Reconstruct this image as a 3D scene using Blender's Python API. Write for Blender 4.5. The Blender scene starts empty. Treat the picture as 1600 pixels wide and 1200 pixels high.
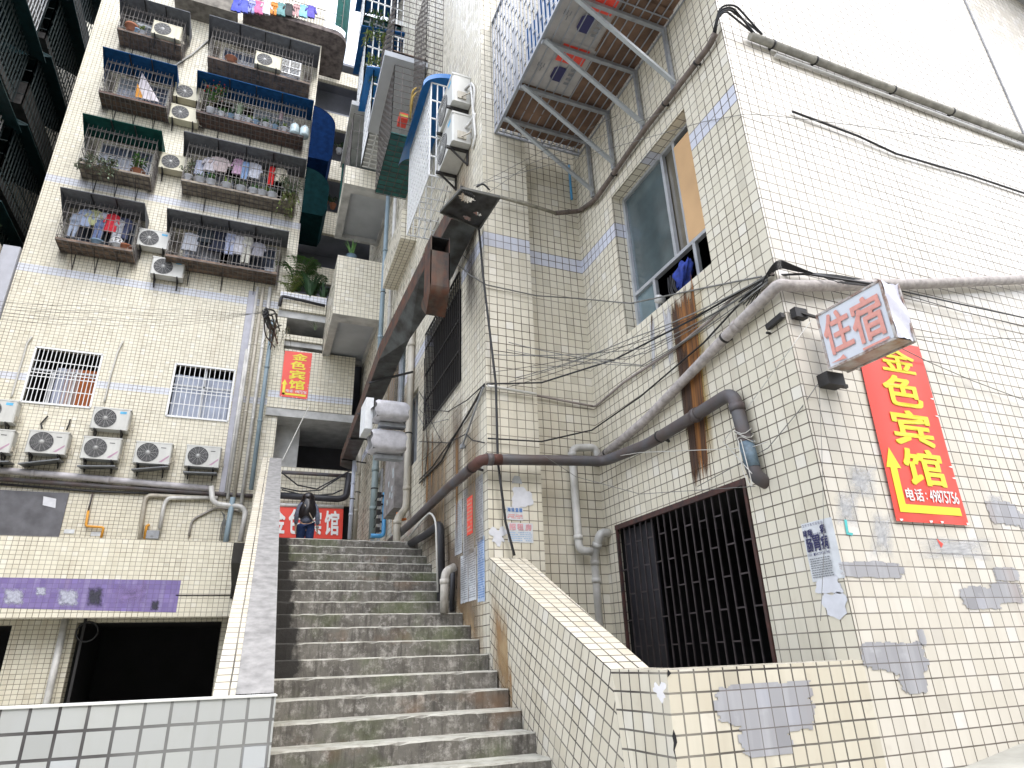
import bpy, math, random
from mathutils import Vector, Matrix, Quaternion
random.seed(7)
SC = bpy.context.scene
COL = SC.collection
# ---------------------------------------------------------------- camera
F_PX, YAW, PITCH, ROLL = 1008.4, -0.391260, 0.401162, 0.032734
def _rot():
    ca, sa, cb, sb, cc, sc = (math.cos(YAW), math.sin(YAW), math.cos(PITCH), math.sin(PITCH), math.cos(ROLL), math.sin(ROLL))
    return (Matrix(((cc, 0, -sc), (0, 1, 0), (sc, 0, cc))) @ Matrix(((1, 0, 0), (0, cb, sb), (0, -sb, cb)))
            @ Matrix(((ca, sa, 0), (-sa, ca, 0), (0, 0, 1))))
RM = _rot()                      # rows: right, forward, up of the camera in world axes
cam_d = bpy.data.cameras.new('camera'); cam = bpy.data.objects.new('camera', cam_d); COL.objects.link(cam)
cam_d.sensor_width = 36; cam_d.lens = F_PX / 1600 * 36; cam_d.clip_end = 500; cam_d.clip_start = 0.05
m3 = Matrix((RM[0], RM[2], -Vector(RM[1]))).transposed()
cam.matrix_world = m3.to_4x4()
SC.camera = cam
# ---------------------------------------------------------------- light
SUN_EL, SUN_AZ = math.radians(52), math.radians(163)   # azimuth from +Y clockwise seen from above: light comes from behind the viewer
w = bpy.data.worlds.new("World"); SC.world = w; w.use_nodes = True
nt = w.node_tree; bg = nt.nodes['Background']
sky = nt.nodes.new('ShaderNodeTexSky'); sky.sky_type = 'NISHITA'; sky.sun_disc = False
sky.sun_elevation = SUN_EL; sky.sun_rotation = SUN_AZ; sky.air_density = 1.0; sky.dust_density = 6.0; sky.ozone_density = 0.6
# overcast: the clear-sky dome seen through an even white cloud layer
cl = nt.nodes.new('ShaderNodeMix'); cl.data_type = 'RGBA'; cl.inputs[0].default_value = .8
nt.links.new(sky.outputs[0], cl.inputs[6]); cl.inputs[7].default_value = (9.7, 10.3, 11.6, 1)
nt.links.new(cl.outputs[2], bg.inputs[0]); bg.inputs[1].default_value = 0.15
sun_d = bpy.data.lights.new('sun', 'SUN'); sun = bpy.data.objects.new('sun', sun_d); COL.objects.link(sun)
sun_d.energy = 1.0; sun_d.angle = math.radians(40); sun_d.color = (1, .98, .95)
sdir = Vector((math.sin(SUN_AZ) * math.cos(SUN_EL), math.cos(SUN_AZ) * math.cos(SUN_EL), math.sin(SUN_EL)))
sun.rotation_euler = sdir.to_track_quat('Z', 'Y').to_euler()
SC.view_settings.view_transform = 'Standard'; SC.view_settings.look = 'None'
SC.view_settings.exposure = 1.16; SC.view_settings.gamma = 1
SC.cycles.max_bounces = 6; SC.cycles.diffuse_bounces = 3; SC.cycles.transparent_max_bounces = 12
SC.cycles.use_denoising = True
# ---------------------------------------------------------------- where a sight line meets a real plane of the place
SK = 0.0195                      # the alley runs very slightly off the world Y axis
CW = 2.465 - SK * 6.8            # the long alley wall: X = CW + SK*Y
def ray(x, y):
    return RM.transposed() @ Vector(((x - 800) / F_PX, 1, -(y - 600) / F_PX))
def pY(x, y, Y): d = ray(x, y); return d * (Y / d.y)
def pX(x, y, X): d = ray(x, y); return d * (X / d.x)
def pZ(x, y, Z): d = ray(x, y); return d * (Z / d.z)
def pD(x, y, off=0.0): d = ray(x, y); return d * ((CW - off) / (d.x - SK * d.y))
def wallx(Y, off=0.0): return CW + SK * Y - off
# ---------------------------------------------------------------- mesh helpers
ORG = {}
class MB:
    def __init__(s): s.v = []; s.f = []; s.mi = []; s.sm = []; s.uv = []
    def face(s, pts, mi=0, smooth=False, uv=None):
        n = len(s.v); s.v += [Vector(p) for p in pts]; s.f.append(list(range(n, n + len(pts)))); s.mi.append(mi); s.sm.append(smooth); s.uv.append(uv)
    def box(s, a, b, mi=0):
        x0, y0, z0 = [min(a[i], b[i]) for i in range(3)]; x1, y1, z1 = [max(a[i], b[i]) for i in range(3)]
        s.hexa([(x0, y0, z0), (x1, y0, z0), (x1, y1, z0), (x0, y1, z0)], [(x0, y0, z1), (x1, y0, z1), (x1, y1, z1), (x0, y1, z1)], mi)
    def hexa(s, lo, hi, mi=0):
        s.face(lo[::-1], mi); s.face(hi, mi)
        for i in range(len(lo)):
            j = (i + 1) % len(lo); s.face([lo[i], lo[j], hi[j], hi[i]], mi)
    def bar(s, p, q, wd, ht=None, mi=0, up=(0, 0, 1)):
        ht = ht or wd; p = Vector(p); q = Vector(q); d = (q - p).normalized(); up = Vector(up)
        if abs(d.dot(up)) > .95: up = Vector((0, 1, 0)) if abs(d.y) < .9 else Vector((1, 0, 0))
        a = d.cross(up).normalized() * wd / 2; b = a.cross(d).normalized() * ht / 2
        s.hexa([p - a - b, p + a - b, p + a + b, p - a + b], [q - a - b, q + a - b, q + a + b, q - a + b], mi)
    def tube(s, pts, r, n=8, mi=0, caps=True, bend=0.0):
        pts = [Vector(p) for p in pts]
        if bend > 0 and len(pts) > 2:
            o = [pts[0]]
            for i in range(1, len(pts) - 1):
                a, b, c = pts[i - 1], pts[i], pts[i + 1]
                l = min(bend, (a - b).length * .48, (c - b).length * .48)
                p0 = b + (a - b).normalized() * l; p1 = b + (c - b).normalized() * l
                for k in range(6):
                    t = k / 5; o.append((1 - t) ** 2 * p0 + 2 * t * (1 - t) * b + t * t * p1)
            o.append(pts[-1]); pts = o
        rs = r if isinstance(r, (list, tuple)) else [r] * len(pts)
        if len(rs) != len(pts): rs = [rs[0]] * len(pts)
        rings = []; nrm = None
        for i, p in enumerate(pts):
            d = (pts[min(i + 1, len(pts) - 1)] - pts[max(i - 1, 0)])
            if d.length < 1e-9: d = Vector((0, 0, 1))
            d.normalize()
            if nrm is None:
                nrm = d.orthogonal().normalized()
            nrm = (nrm - d * nrm.dot(d))
            if nrm.length < 1e-6: nrm = d.orthogonal()
            nrm.normalize(); bn = d.cross(nrm)
            rings.append([p + (nrm * math.cos(2 * math.pi * k / n) + bn * math.sin(2 * math.pi * k / n)) * rs[i] for k in range(n)])
        base = len(s.v)
        for rg in rings: s.v += rg
        for i in range(len(rings) - 1):
            for k in range(n):
                k2 = (k + 1) % n
                s.f.append([base + i * n + k, base + i * n + k2, base + (i + 1) * n + k2, base + (i + 1) * n + k]); s.mi.append(mi); s.sm.append(True); s.uv.append(None)
        if caps:
            s.f.append([base + k for k in range(n)][::-1]); s.mi.append(mi); s.sm.append(False); s.uv.append(None)
            s.f.append([base + (len(rings) - 1) * n + k for k in range(n)]); s.mi.append(mi); s.sm.append(False); s.uv.append(None)
    def lathe(s, c, prof, n=16, axis='z', mi=0, smooth=True):
        c = Vector(c); base = len(s.v)
        for (r, h) in prof:
            for k in range(n):
                a = 2 * math.pi * k / n
                if axis == 'z': s.v.append(c + Vector((r * math.cos(a), r * math.sin(a), h)))
                elif axis == 'y': s.v.append(c + Vector((r * math.cos(a), h, r * math.sin(a))))
                else: s.v.append(c + Vector((h, r * math.cos(a), r * math.sin(a))))
        for i in range(len(prof) - 1):
            for k in range(n):
                k2 = (k + 1) % n
                s.f.append([base + i * n + k, base + i * n + k2, base + (i + 1) * n + k2, base + (i + 1) * n + k]); s.mi.append(mi); s.sm.append(smooth); s.uv.append(None)
    def grid(s, fn, nu, nv, mi=0, smooth=True, uv=True):
        base = len(s.v)
        for j in range(nv + 1):
            for i in range(nu + 1): s.v.append(Vector(fn(i / nu, j / nv)))
        for j in range(nv):
            for i in range(nu):
                a = base + j * (nu + 1) + i
                s.f.append([a, a + 1, a + nu + 2, a + nu + 1]); s.mi.append(mi); s.sm.append(smooth)
                s.uv.append([(i / nu, j / nv), ((i + 1) / nu, j / nv), ((i + 1) / nu, (j + 1) / nv), (i / nu, (j + 1) / nv)] if uv else None)
    def build(s, name, mats, parent=None, loc=None, label=None):
        if not isinstance(mats, (list, tuple)): mats = [mats]
        org = Vector(loc) if loc is not None else (ORG.get(parent, Vector((0, 0, 0))) if parent else Vector((0, 0, 0)))
        me = bpy.data.meshes.new(name)
        me.from_pydata([tuple(v - org) for v in s.v], [], s.f)
        for m in mats: me.materials.append(m)
        ul = me.uv_layers.new(name='UVMap'); k = 0
        for fi, p in enumerate(me.polygons):
            p.material_index = min(s.mi[fi], len(mats) - 1); p.use_smooth = s.sm[fi]
            pts = [s.v[i] for i in s.f[fi]]
            u = s.uv[fi]
            if u is None:
                nr = (pts[1] - pts[0]).cross(pts[-1] - pts[0])
                if nr.length < 1e-9: nr = Vector((0, 0, 1))
                nr.normalize()
                if abs(nr.z) > .75: u = [(q.x, q.y) for q in pts]
                elif abs(nr.x) > abs(nr.y): u = [(q.y, q.z) for q in pts]
                else: u = [(q.x, q.z) for q in pts]
            for q in u: ul.data[k].uv = q; k += 1
        me.update()
        o = bpy.data.objects.new(name, me); COL.objects.link(o)
        if parent is not None:
            o.parent = parent; ORG[o] = org
            # a part's own origin coincides with its parent's
            if loc is not None: o.location = Vector(loc) - ORG.get(parent, Vector((0, 0, 0)))
        elif loc is not None:
            o.location = loc; ORG[o] = Vector(loc)
        else: ORG[o] = Vector((0, 0, 0))
        if label: o['label'] = label
        return o
def tag(o, label=None, cat=None, group=None, kind=None):
    if label: o['label'] = label
    if cat: o['category'] = cat
    if group: o['group'] = group
    if kind: o['kind'] = kind
    return o
def thing(name, loc, label, cat, group=None, rz=0, parent=None):
    o = bpy.data.objects.new(name, None); COL.objects.link(o); o.location = loc; o.rotation_euler = (0, 0, rz); o.empty_display_size = .2
    ORG[o] = Vector(loc)
    if parent is not None:      # a part with pieces of its own: no category, no group
        o.parent = parent; o.location = Vector(loc) - ORG[parent]; return tag(o, label)
    return tag(o, label, cat, group, 'thing')
def clone(o, parent=None, loc=None, rz=None, label=None, group=None):
    c = o.copy(); COL.objects.link(c); c.parent = parent
    if loc is not None: c.location = loc
    if rz is not None: c.rotation_euler = (0, 0, rz)
    if label: c['label'] = label
    if group: c['group'] = group
    for ch in list(o.children): clone(ch, c)
    return c
def single(mb, name, mats, label, cat, group=None):
    cs = mb.v; lo = Vector((sum(v.x for v in cs) / len(cs), sum(v.y for v in cs) / len(cs), min(v.z for v in cs)))
    return tag(mb.build(name, mats, None, loc=lo), label, cat, group, 'thing')
# ---------------------------------------------------------------- materials
def _new(name):
    m = bpy.data.materials.new(name); m.use_nodes = True; nt = m.node_tree; b = nt.nodes['Principled BSDF']; return m, nt, b
def N(nt, t, **k):
    n = nt.nodes.new(t)
    for a, v in k.items(): setattr(n, a, v)
    return n
def mixc(nt, fac, a, b, mode='MIX'):
    n = N(nt, 'ShaderNodeMix', data_type='RGBA', blend_type=mode)
    for sock, v in ((n.inputs[0], fac), (n.inputs[6], a), (n.inputs[7], b)):
        if isinstance(v, (int, float)): sock.default_value = v
        elif isinstance(v, tuple): sock.default_value = (*v[:3], 1)
        else: nt.links.new(v, sock)
    return n.outputs[2]
def ramp(nt, inp, stops):
    r = N(nt, 'ShaderNodeValToRGB'); e = r.color_ramp.elements
    while len(e) < len(stops): e.new(.5)
    for k, (p, c) in enumerate(stops): e[k].position = p; e[k].color = (*((c,) * 3 if isinstance(c, (int, float)) else c[:3]), 1)
    nt.links.new(inp, r.inputs[0]); return r.outputs[0]
def noise(nt, scale, detail=4, vec=None, rough=.55, dist=0):
    n = N(nt, 'ShaderNodeTexNoise'); n.inputs['Scale'].default_value = scale; n.inputs['Detail'].default_value = detail; n.inputs['Roughness'].default_value = rough; n.inputs['Distortion'].default_value = dist
    if vec is not None: nt.links.new(vec, n.inputs['Vector'])
    return n.outputs[0]
def vmap(nt, src, scale=(1, 1, 1), loc=(0, 0, 0)):
    m = N(nt, 'ShaderNodeMapping'); m.inputs['Scale'].default_value = scale; m.inputs['Location'].default_value = loc; nt.links.new(src, m.inputs[0]); return m.outputs[0]
MC = {}
def mat(name, col, rough=.6, metal=0, var=.25, scale=6, bump=0, streak=0, col2=None, bscale=None, spec=.5, emis=None):
    if name in MC: return MC[name]
    m, nt, b = _new(name); geo = N(nt, 'ShaderNodeNewGeometry').outputs['Position']
    n1 = noise(nt, scale, 5, geo)
    c2 = col2 or tuple(c * (1 - var) for c in col)
    base = mixc(nt, ramp(nt, n1, [(.35, 0.), (.68, 1.)]), col, c2)
    if streak:
        n2 = noise(nt, 3, 5, vmap(nt, geo, (4, 4, .5)))
        base = mixc(nt, ramp(nt, n2, [(.45, 0.), (.75, streak)]), base, (.09, .075, .055))
    nt.links.new(base, b.inputs['Base Color'])
    b.inputs['Roughness'].default_value = rough; b.inputs['Metallic'].default_value = metal; b.inputs['Specular IOR Level'].default_value = spec
    if bump:
        bp = N(nt, 'ShaderNodeBump'); bp.inputs['Strength'].default_value = .6; bp.inputs['Distance'].default_value = bump
        nt.links.new(noise(nt, bscale or scale * 4, 6, geo), bp.inputs['Height']); nt.links.new(bp.outputs[0], b.inputs['Normal'])
    MC[name] = m; return m
def tile(name, tw, th, c1, c2, grout, mortar=.006, bands=(), band_col=(.56, .58, .64), dirt=.3, off=(0, 0), rough=.32, dirtcol=(.22, .17, .1), rust=0):
    m, nt, b = _new(name)
    uv = N(nt, 'ShaderNodeUVMap').outputs[0]; geo = N(nt, 'ShaderNodeNewGeometry').outputs['Position']
    uvo = vmap(nt, uv, (1, 1, 1), (off[0], off[1], 0))
    wob = N(nt, 'ShaderNodeVectorMath', operation='MULTIPLY_ADD')
    nz = N(nt, 'ShaderNodeTexNoise'); nz.inputs['Scale'].default_value = 1.7; nt.links.new(geo, nz.inputs[0])
    nt.links.new(nz.outputs['Color'], wob.inputs[0]); wob.inputs[1].default_value = (.008, .008, 0); nt.links.new(uvo, wob.inputs[2])
    br = N(nt, 'ShaderNodeTexBrick'); br.offset = 0; br.squash = 1; nt.links.new(wob.outputs[0], br.inputs['Vector'])
    for k, v in (('Scale', 1), ('Mortar Size', mortar), ('Mortar Smooth', .15), ('Brick Width', tw), ('Row Height', th), ('Bias', 0)): br.inputs[k].default_value = v
    br.inputs['Color1'].default_value = (*c1, 1); br.inputs['Color2'].default_value = (*c2, 1); br.inputs['Mortar'].default_value = (*c1, 1)
    base = br.outputs['Color']
    # single tiles that are dirtier, greyer or newer than their neighbours
    dv_ = N(nt, 'ShaderNodeVectorMath', operation='DIVIDE'); nt.links.new(wob.outputs[0], dv_.inputs[0]); dv_.inputs[1].default_value = (tw, th, 1)
    fl = N(nt, 'ShaderNodeVectorMath', operation='FLOOR'); nt.links.new(dv_.outputs[0], fl.inputs[0])
    wn = N(nt, 'ShaderNodeTexWhiteNoise', noise_dimensions='2D'); nt.links.new(fl.outputs[0], wn.inputs['Vector'])
    base = mixc(nt, ramp(nt, wn.outputs['Value'], [(.94, 0.), (.98, .38)]), base, tuple(c * .62 for c in c2))
    base = mixc(nt, ramp(nt, wn.outputs['Value'], [(.03, .6), (.06, 0.)]), base, (min(1, c1[0] * 1.12), min(1, c1[1] * 1.15), min(1, c1[2] * 1.25)))
    sx = N(nt, 'ShaderNodeSeparateXYZ'); nt.links.new(uv, sx.inputs[0])
    for (z0, z1) in bands:
        a = N(nt, 'ShaderNodeMath', operation='GREATER_THAN'); a.inputs[1].default_value = z0; nt.links.new(sx.outputs[1], a.inputs[0])
        c = N(nt, 'ShaderNodeMath', operation='LESS_THAN'); c.inputs[1].default_value = z1; nt.links.new(sx.outputs[1], c.inputs[0])
        d = N(nt, 'ShaderNodeMath', operation='MULTIPLY'); nt.links.new(a.outputs[0], d.inputs[0]); nt.links.new(c.outputs[0], d.inputs[1])
        base = mixc(nt, d.outputs[0], base, band_col)
    # broad tone drift, dirt streaks running down and blotches
    base = mixc(nt, ramp(nt, noise(nt, .5, 3, geo), [(.35, 0.), (.7, .5 * dirt)]), base, tuple(c * .8 for c in c2))
    st = noise(nt, 2.2, 6, vmap(nt, geo, (3.5, 3.5, .28)))
    base = mixc(nt, ramp(nt, st, [(.5, 0.), (.8, dirt)]), base, dirtcol)
    bl = noise(nt, 9, 6, geo)
    base = mixc(nt, ramp(nt, bl, [(.6, 0.), (.8, dirt * .8)]), base, dirtcol)
    if rust:
        rn = noise(nt, 1.3, 6, vmap(nt, geo, (2.5, 2.5, .12), (7, 3, 1)))
        base = mixc(nt, ramp(nt, rn, [(.58, 0.), (.75, rust)]), base, (.3, .15, .04))
    # grout lines vary between thick dark and thin pale
    gw = ramp(nt, noise(nt, 1.1, 4, geo), [(.3, .55), (.65, 1.)])
    gm = N(nt, 'ShaderNodeMath', operation='MULTIPLY'); nt.links.new(br.outputs['Fac'], gm.inputs[0]); nt.links.new(gw, gm.inputs[1])
    gc = mixc(nt, noise(nt, 14, 3, geo), grout, tuple(min(1, g * 2.2) for g in grout))
    col = mixc(nt, gm.outputs[0], base, gc)
    nt.links.new(col, b.inputs['Base Color'])
    rr = N(nt, 'ShaderNodeMapRange'); rr.inputs[3].default_value = rough; nt.links.new(ramp(nt, wn.outputs['Value'], [(0., rough * .6), (1., min(1, rough * 1.6))]), rr.inputs[3]); rr.inputs[4].default_value = .9; nt.links.new(br.outputs['Fac'], rr.inputs[0]); nt.links.new(rr.outputs[0], b.inputs['Roughness'])
    bp = N(nt, 'ShaderNodeBump'); bp.invert = True; bp.inputs['Strength'].default_value = .7; bp.inputs['Distance'].default_value = .003
    ad = N(nt, 'ShaderNodeMath', operation='MULTIPLY_ADD'); nt.links.new(noise(nt, 5, 2, geo), ad.inputs[0]); ad.inputs[1].default_value = .35; nt.links.new(br.outputs['Fac'], ad.inputs[2])
    nt.links.new(ad.outputs[0], bp.inputs['Height']); nt.links.new(bp.outputs[0], b.inputs['Normal'])
    MC[name] = m; return m
def glassmat(name, col, rough=.08):
    m, nt, b = _new(name); b.inputs['Base Color'].default_value = (*col, 1); b.inputs['Roughness'].default_value = rough; b.inputs['Specular IOR Level'].default_value = .9
    g = N(nt, 'ShaderNodeNewGeometry').outputs['Position']; nt.links.new(mixc(nt, ramp(nt, noise(nt, 2.5, 3, g), [(.3, 0.), (.7, 1.)]), col, tuple(c * .55 for c in col)), b.inputs['Base Color'])
    return m
def stainmat(name, col, strength=.9, sc=(6, 1.2), soft=.25, col2=None, along='v'):
    """a stain: UV 0..1 over its own sheet, ragged see-through edges"""
    m, nt, b = _new(name)
    uv = N(nt, 'ShaderNodeUVMap').outputs[0]; sx = N(nt, 'ShaderNodeSeparateXYZ'); nt.links.new(uv, sx.inputs[0])
    geo = N(nt, 'ShaderNodeNewGeometry').outputs['Position']
    nn = noise(nt, 1, 9, vmap(nt, uv, (sc[0], sc[1], 1)), .72)
    def edge(o):
        a = N(nt, 'ShaderNodeMath', operation='SUBTRACT'); nt.links.new(o, a.inputs[0]); a.inputs[1].default_value = .5
        c = N(nt, 'ShaderNodeMath', operation='ABSOLUTE'); nt.links.new(a.outputs[0], c.inputs[0])
        d = N(nt, 'ShaderNodeMath', operation='SUBTRACT'); d.inputs[0].default_value = .5; nt.links.new(c.outputs[0], d.inputs[1]); return d.outputs[0]
    mn = N(nt, 'ShaderNodeMath', operation='MINIMUM'); nt.links.new(edge(sx.outputs[0]), mn.inputs[0]); nt.links.new(edge(sx.outputs[1]), mn.inputs[1])
    ml = N(nt, 'ShaderNodeMath', operation='MULTIPLY_ADD'); nt.links.new(mn.outputs[0], ml.inputs[0]); ml.inputs[1].default_value = 1.6; 
    sb = N(nt, 'ShaderNodeMath', operation='SUBTRACT'); nt.links.new(nn, sb.inputs[0]); sb.inputs[1].default_value = .62
    nt.links.new(sb.outputs[0], ml.inputs[2])
    al = ramp(nt, ml.outputs[0], [(.0, 0.), (soft, strength)])
    nt.links.new(al, b.inputs['Alpha'])
    nt.links.new(mixc(nt, ramp(nt, noise(nt, 1, 8, vmap(nt, uv, (sc[0] * 1.6, sc[1] * 2.2, 1), (3, 5, 1)), .7), [(.36, 0.), (.62, 1.)]), col, col2 or tuple(c * .5 for c in col)), b.inputs['Base Color']); b.inputs['Roughness'].default_value = .8
    MC[name] = m; return m
CREAM1, CREAM2, GROUT = (.66, .62, .515), (.60, .56, .45), (.045, .034, .025)
M_tileR = tile('tile_cream', .11, .111, CREAM1, CREAM2, GROUT, .0055, bands=[(5.10, 5.322)], band_col=(.56, .58, .66), dirt=.16, rust=.12)
M_tileF = tile('tile_cream_front', .12, .111, (.68, .64, .57), (.62, .58, .50), GROUT, .005, dirt=.12, rust=.1, rough=.22)
M_tileL = tile('tile_cream_far', .111, .095, (.68, .64, .52), (.62, .58, .46), (.085, .07, .05), .006, bands=[(10.25, 10.5), (7.05, 7.25), (13.35, 13.6)], dirt=.18, rust=.15)
M_tileW = tile('tile_cream_low', .11, .111, (.65, .605, .50), (.58, .53, .42), (.014, .01, .01), .0065, dirt=.2, rust=.12)
M_tileBig = tile('tile_large', .155, .147, (.45, .46, .44), (.41, .42, .41), (.012, .008, .009), .010, dirt=.10, off=(.02, .036))
M_tilePatch = tile('tile_cement_patch', .11, .111, (.37, .37, .39), (.33, .33, .35), (.1, .09, .085), .004, dirt=.75, rough=.85, dirtcol=(.50, .50, .53), rust=.3)
M_tilePurple = tile('tile_purple', .111, .095, (.21, .16, .36), (.16, .12, .29), (.09, .07, .14), .006, dirt=.6, rough=.6, dirtcol=(.36, .33, .46), rust=.25)
M_render = mat('cement_render', (.33, .32, .31), .9, var=.4, scale=9, bump=.006, bscale=30)
M_soffit = mat('soffit_paint', (.42, .44, .47), .8, var=.15, scale=2, bump=.001)
M_soffitrim = mat('soffit_trim', (.5, .5, .49), .8, var=.35, scale=3)
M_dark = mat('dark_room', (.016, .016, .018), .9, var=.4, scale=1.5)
M_blk = mat('black_iron', (.018, .016, .016), .55, var=.4, scale=12)
M_rust = mat('rusty_iron', (.075, .03, .024), .75, var=.6, scale=10, bump=.002, col2=(.025, .018, .018))
# ================================================================ SETTING
M_step = None
def make_step_mat():
    m, nt, b = _new('step_concrete'); geo = N(nt, 'ShaderNodeNewGeometry'); P = geo.outputs['Position']
    base = mixc(nt, ramp(nt, noise(nt, 3.2, 8, P, .7), [(.3, 0.), (.7, 1.)]), (.20, .188, .165), (.07, .063, .055))
    sp = noise(nt, 11, 9, P, .78)
    base = mixc(nt, ramp(nt, sp, [(.5, 0.), (.66, .8)]), base, (.42, .40, .37))
    st = noise(nt, 3, 6, vmap(nt, P, (8, 2, 1.2), (3, 1, 4)), .6)
    base = mixc(nt, ramp(nt, st, [(.5, 0.), (.68, .75)]), base, (.05, .045, .04))
    gr = noise(nt, 1.6, 6, vmap(nt, P, (1, 1, 1), (9, 2, 5)))
    base = mixc(nt, ramp(nt, gr, [(.52, 0.), (.68, .5)]), base, (.09, .12, .035))
    ru = noise(nt, 1.1, 5, vmap(nt, P, (1, 1, 1), (4, 8, 2)))
    base = mixc(nt, ramp(nt, ru, [(.6, 0.), (.72, .5)]), base, (.24, .12, .05))
    # treads painted paler than risers, as though lit by the sky above
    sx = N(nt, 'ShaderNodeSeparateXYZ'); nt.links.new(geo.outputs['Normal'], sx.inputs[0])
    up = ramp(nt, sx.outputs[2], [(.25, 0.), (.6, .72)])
    wet = N(nt, 'ShaderNodeSeparateXYZ'); nt.links.new(P, wet.inputs[0])
    wx_ = N(nt, 'ShaderNodeMath', operation='MULTIPLY_ADD'); nt.links.new(noise(nt, 2.5, 6, P, .7), wx_.inputs[0]); wx_.inputs[1].default_value = -.5; nt.links.new(wet.outputs[0], wx_.inputs[2])
    wy_ = N(nt, 'ShaderNodeMath', operation='GREATER_THAN'); nt.links.new(wet.outputs[1], wy_.inputs[0]); wy_.inputs[1].default_value = 6.75
    wf = N(nt, 'ShaderNodeMath', operation='MULTIPLY'); nt.links.new(ramp(nt, wx_.outputs[0], [(.30, .95), (.36, 0.)]), wf.inputs[0]); nt.links.new(wy_.outputs[0], wf.inputs[1])
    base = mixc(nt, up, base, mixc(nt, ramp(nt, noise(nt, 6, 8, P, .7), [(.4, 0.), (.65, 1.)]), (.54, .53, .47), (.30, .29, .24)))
    base = mixc(nt, wf.outputs[0], base, (.022, .02, .018))
    nt.links.new(base, b.inputs['Base Color']); b.inputs['Roughness'].default_value = .92
    bp = N(nt, 'ShaderNodeBump'); bp.inputs['Strength'].default_value = .8; bp.inputs['Distance'].default_value = .008
    nt.links.new(noise(nt, 22, 8, P, .7), bp.inputs['Height']); nt.links.new(bp.outputs[0], b.inputs['Normal'])
    return m
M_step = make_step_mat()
M_ground = mat('paving_concrete', (.42, .41, .36), .9, var=.35, scale=2.5, bump=.006, bscale=20)
RISE, Y0, EK = .155, 10.283, 11.3
GZ = -1.78
# ground: one sheet, flat on the left, climbing to the right in front of the corner building
def gz(x): return GZ if x < .35 else GZ + .2255 * (x - .35) if x < 4.74 else -.79 + .15 * (min(x, 9) - 4.74)
mb = MB()
xs = [-60, -20, -8, -3, .35, 1.5, 2.6, 3.5, 4.74, 5.5, 6.5, 8, 9, 14, 60]; ysl = [-60, -10, 0, 2, 3, 3.8, 5, 8, 16, 40, 90]
for i in range(len(xs) - 1):
    for j in range(len(ysl) - 1):
        a, b_, c, d = xs[i], xs[i + 1], ysl[j], ysl[j + 1]
        mb.face([(a, c, gz(a)), (b_, c, gz(b_)), (b_, d, gz(b_)), (a, d, gz(a))])
tag(mb.build('ground', M_ground), kind='structure')
# staircase
stair = thing('staircase', (1.4, 3.2, GZ), 'long flight of worn grey concrete steps climbing between the two tiled walls', 'staircase')
zL = EK * RISE
for k in range(0, 23):
    z = (EK - k) * RISE; y = (66.34 - 2.024 * k) * RISE
    yb = (66.34 - 2.024 * (k - 1)) * RISE + .02 if k else y + .6
    x0 = wallx(y) - 2.14 - .02; x1 = wallx(y) - .01 if y > 6.75 else wallx(y) - .03
    mb = MB()
    nseg = 26
    # nosing edge slightly chipped and uneven
    r1 = random.Random(100 + k)
    off = [(r1.uniform(-.006, .006), r1.uniform(-.004, .003)) for _ in range(nseg + 1)]
    for q in range(2):
        i = r1.randrange(2, nseg - 2); off[i] = (.02, -.012)
    xx = [x0 + (x1 - x0) * i / nseg for i in range(nseg + 1)]
    zb = z - RISE - .012
    for i in range(nseg):
        a, b_ = xx[i], xx[i + 1]; (ya, za), (yb2, zb2) = off[i], off[i + 1]
        mb.face([(a, y + .012 + ya, zb), (b_, y + .012 + yb2, zb), (b_, y + .004 + yb2, z - .012 + zb2), (a, y + .004 + ya, z - .012 + za)])
        mb.face([(a, y + .004 + ya, z - .012 + za), (b_, y + .004 + yb2, z - .012 + zb2), (b_, y + .014 + yb2, z), (a, y + .014 + ya, z)])
        mb.face([(a, y + .014 + ya, z), (b_, y + .014 + yb2, z), (b_, yb, z), (a, yb, z)])
    mb.face([(x1, y, zb), (x1, yb, zb), (x1, yb, z), (x1, y, z)])
    mb.face([(x0, y, zb), (x0, y, z), (x0, yb, z), (x0, yb, zb)])
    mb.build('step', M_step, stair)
# landing
mb = MB(); mb.box((-.2, Y0 + .6, zL - .3), (2.9, 18.6, zL)); tag(mb.build('landing_pavement', M_step), kind='structure')
# parapet rising along the left of the stairs
YA, YB = 5.42, 15.4; ZA, ZB = -.19, 4.42
def px(Y, o): return .302 + SK * (Y - 5.42) - o
par = thing('stair_parapet', (0, 8, GZ), 'sloping parapet left of the stairs, grey cement top with a tiled border', 'parapet wall')
m1, m2, m3_ = MB(), MB(), MB()
def zt(Y): return ZA + (Y - YA) / (YB - YA) * (ZB - ZA)
m1.grid(lambda u, v: (px(YA + v * (YB - YA), .255 * (1 - u)), YA + v * (YB - YA), zt(YA + v * (YB - YA)) + .012), 4, 60, smooth=False, uv=False)
m1.build('coping', M_render, par)
sl = math.hypot(1, (ZB - ZA) / (YB - YA))
a, b_, c, d = (px(YA, .405), YA, ZA), (px(YA, .255), YA, ZA), (px(YB, .255), YB, ZB), (px(YB, .405), YB, ZB)
m2.face([a, b_, c, d], uv=[(0, 0), (.15, 0), (.15, (YB - YA) * sl), (0, (YB - YA) * sl)])
m2.face([(px(YA, .0), YA, GZ), (px(YB, 0), YB, GZ), (px(YB, 0), YB, ZB), (px(YA, 0), YA, ZA)])
m2.face([(px(YA, .405), YA, GZ), (px(YA, .405), YA, ZA), (px(YB, .405), YB, ZB), (px(YB, .405), YB, GZ)])
m2.face([(px(YA, .405), YA, GZ), (px(YA, 0), YA, GZ), (px(YA, 0), YA, ZA), (px(YA, .405), YA, ZA)])
m2.face([(px(YB, .405), YB, GZ), (px(YB, .405), YB, ZB), (px(YB, 0), YB, ZB), (px(YB, 0), YB, GZ)])
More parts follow.
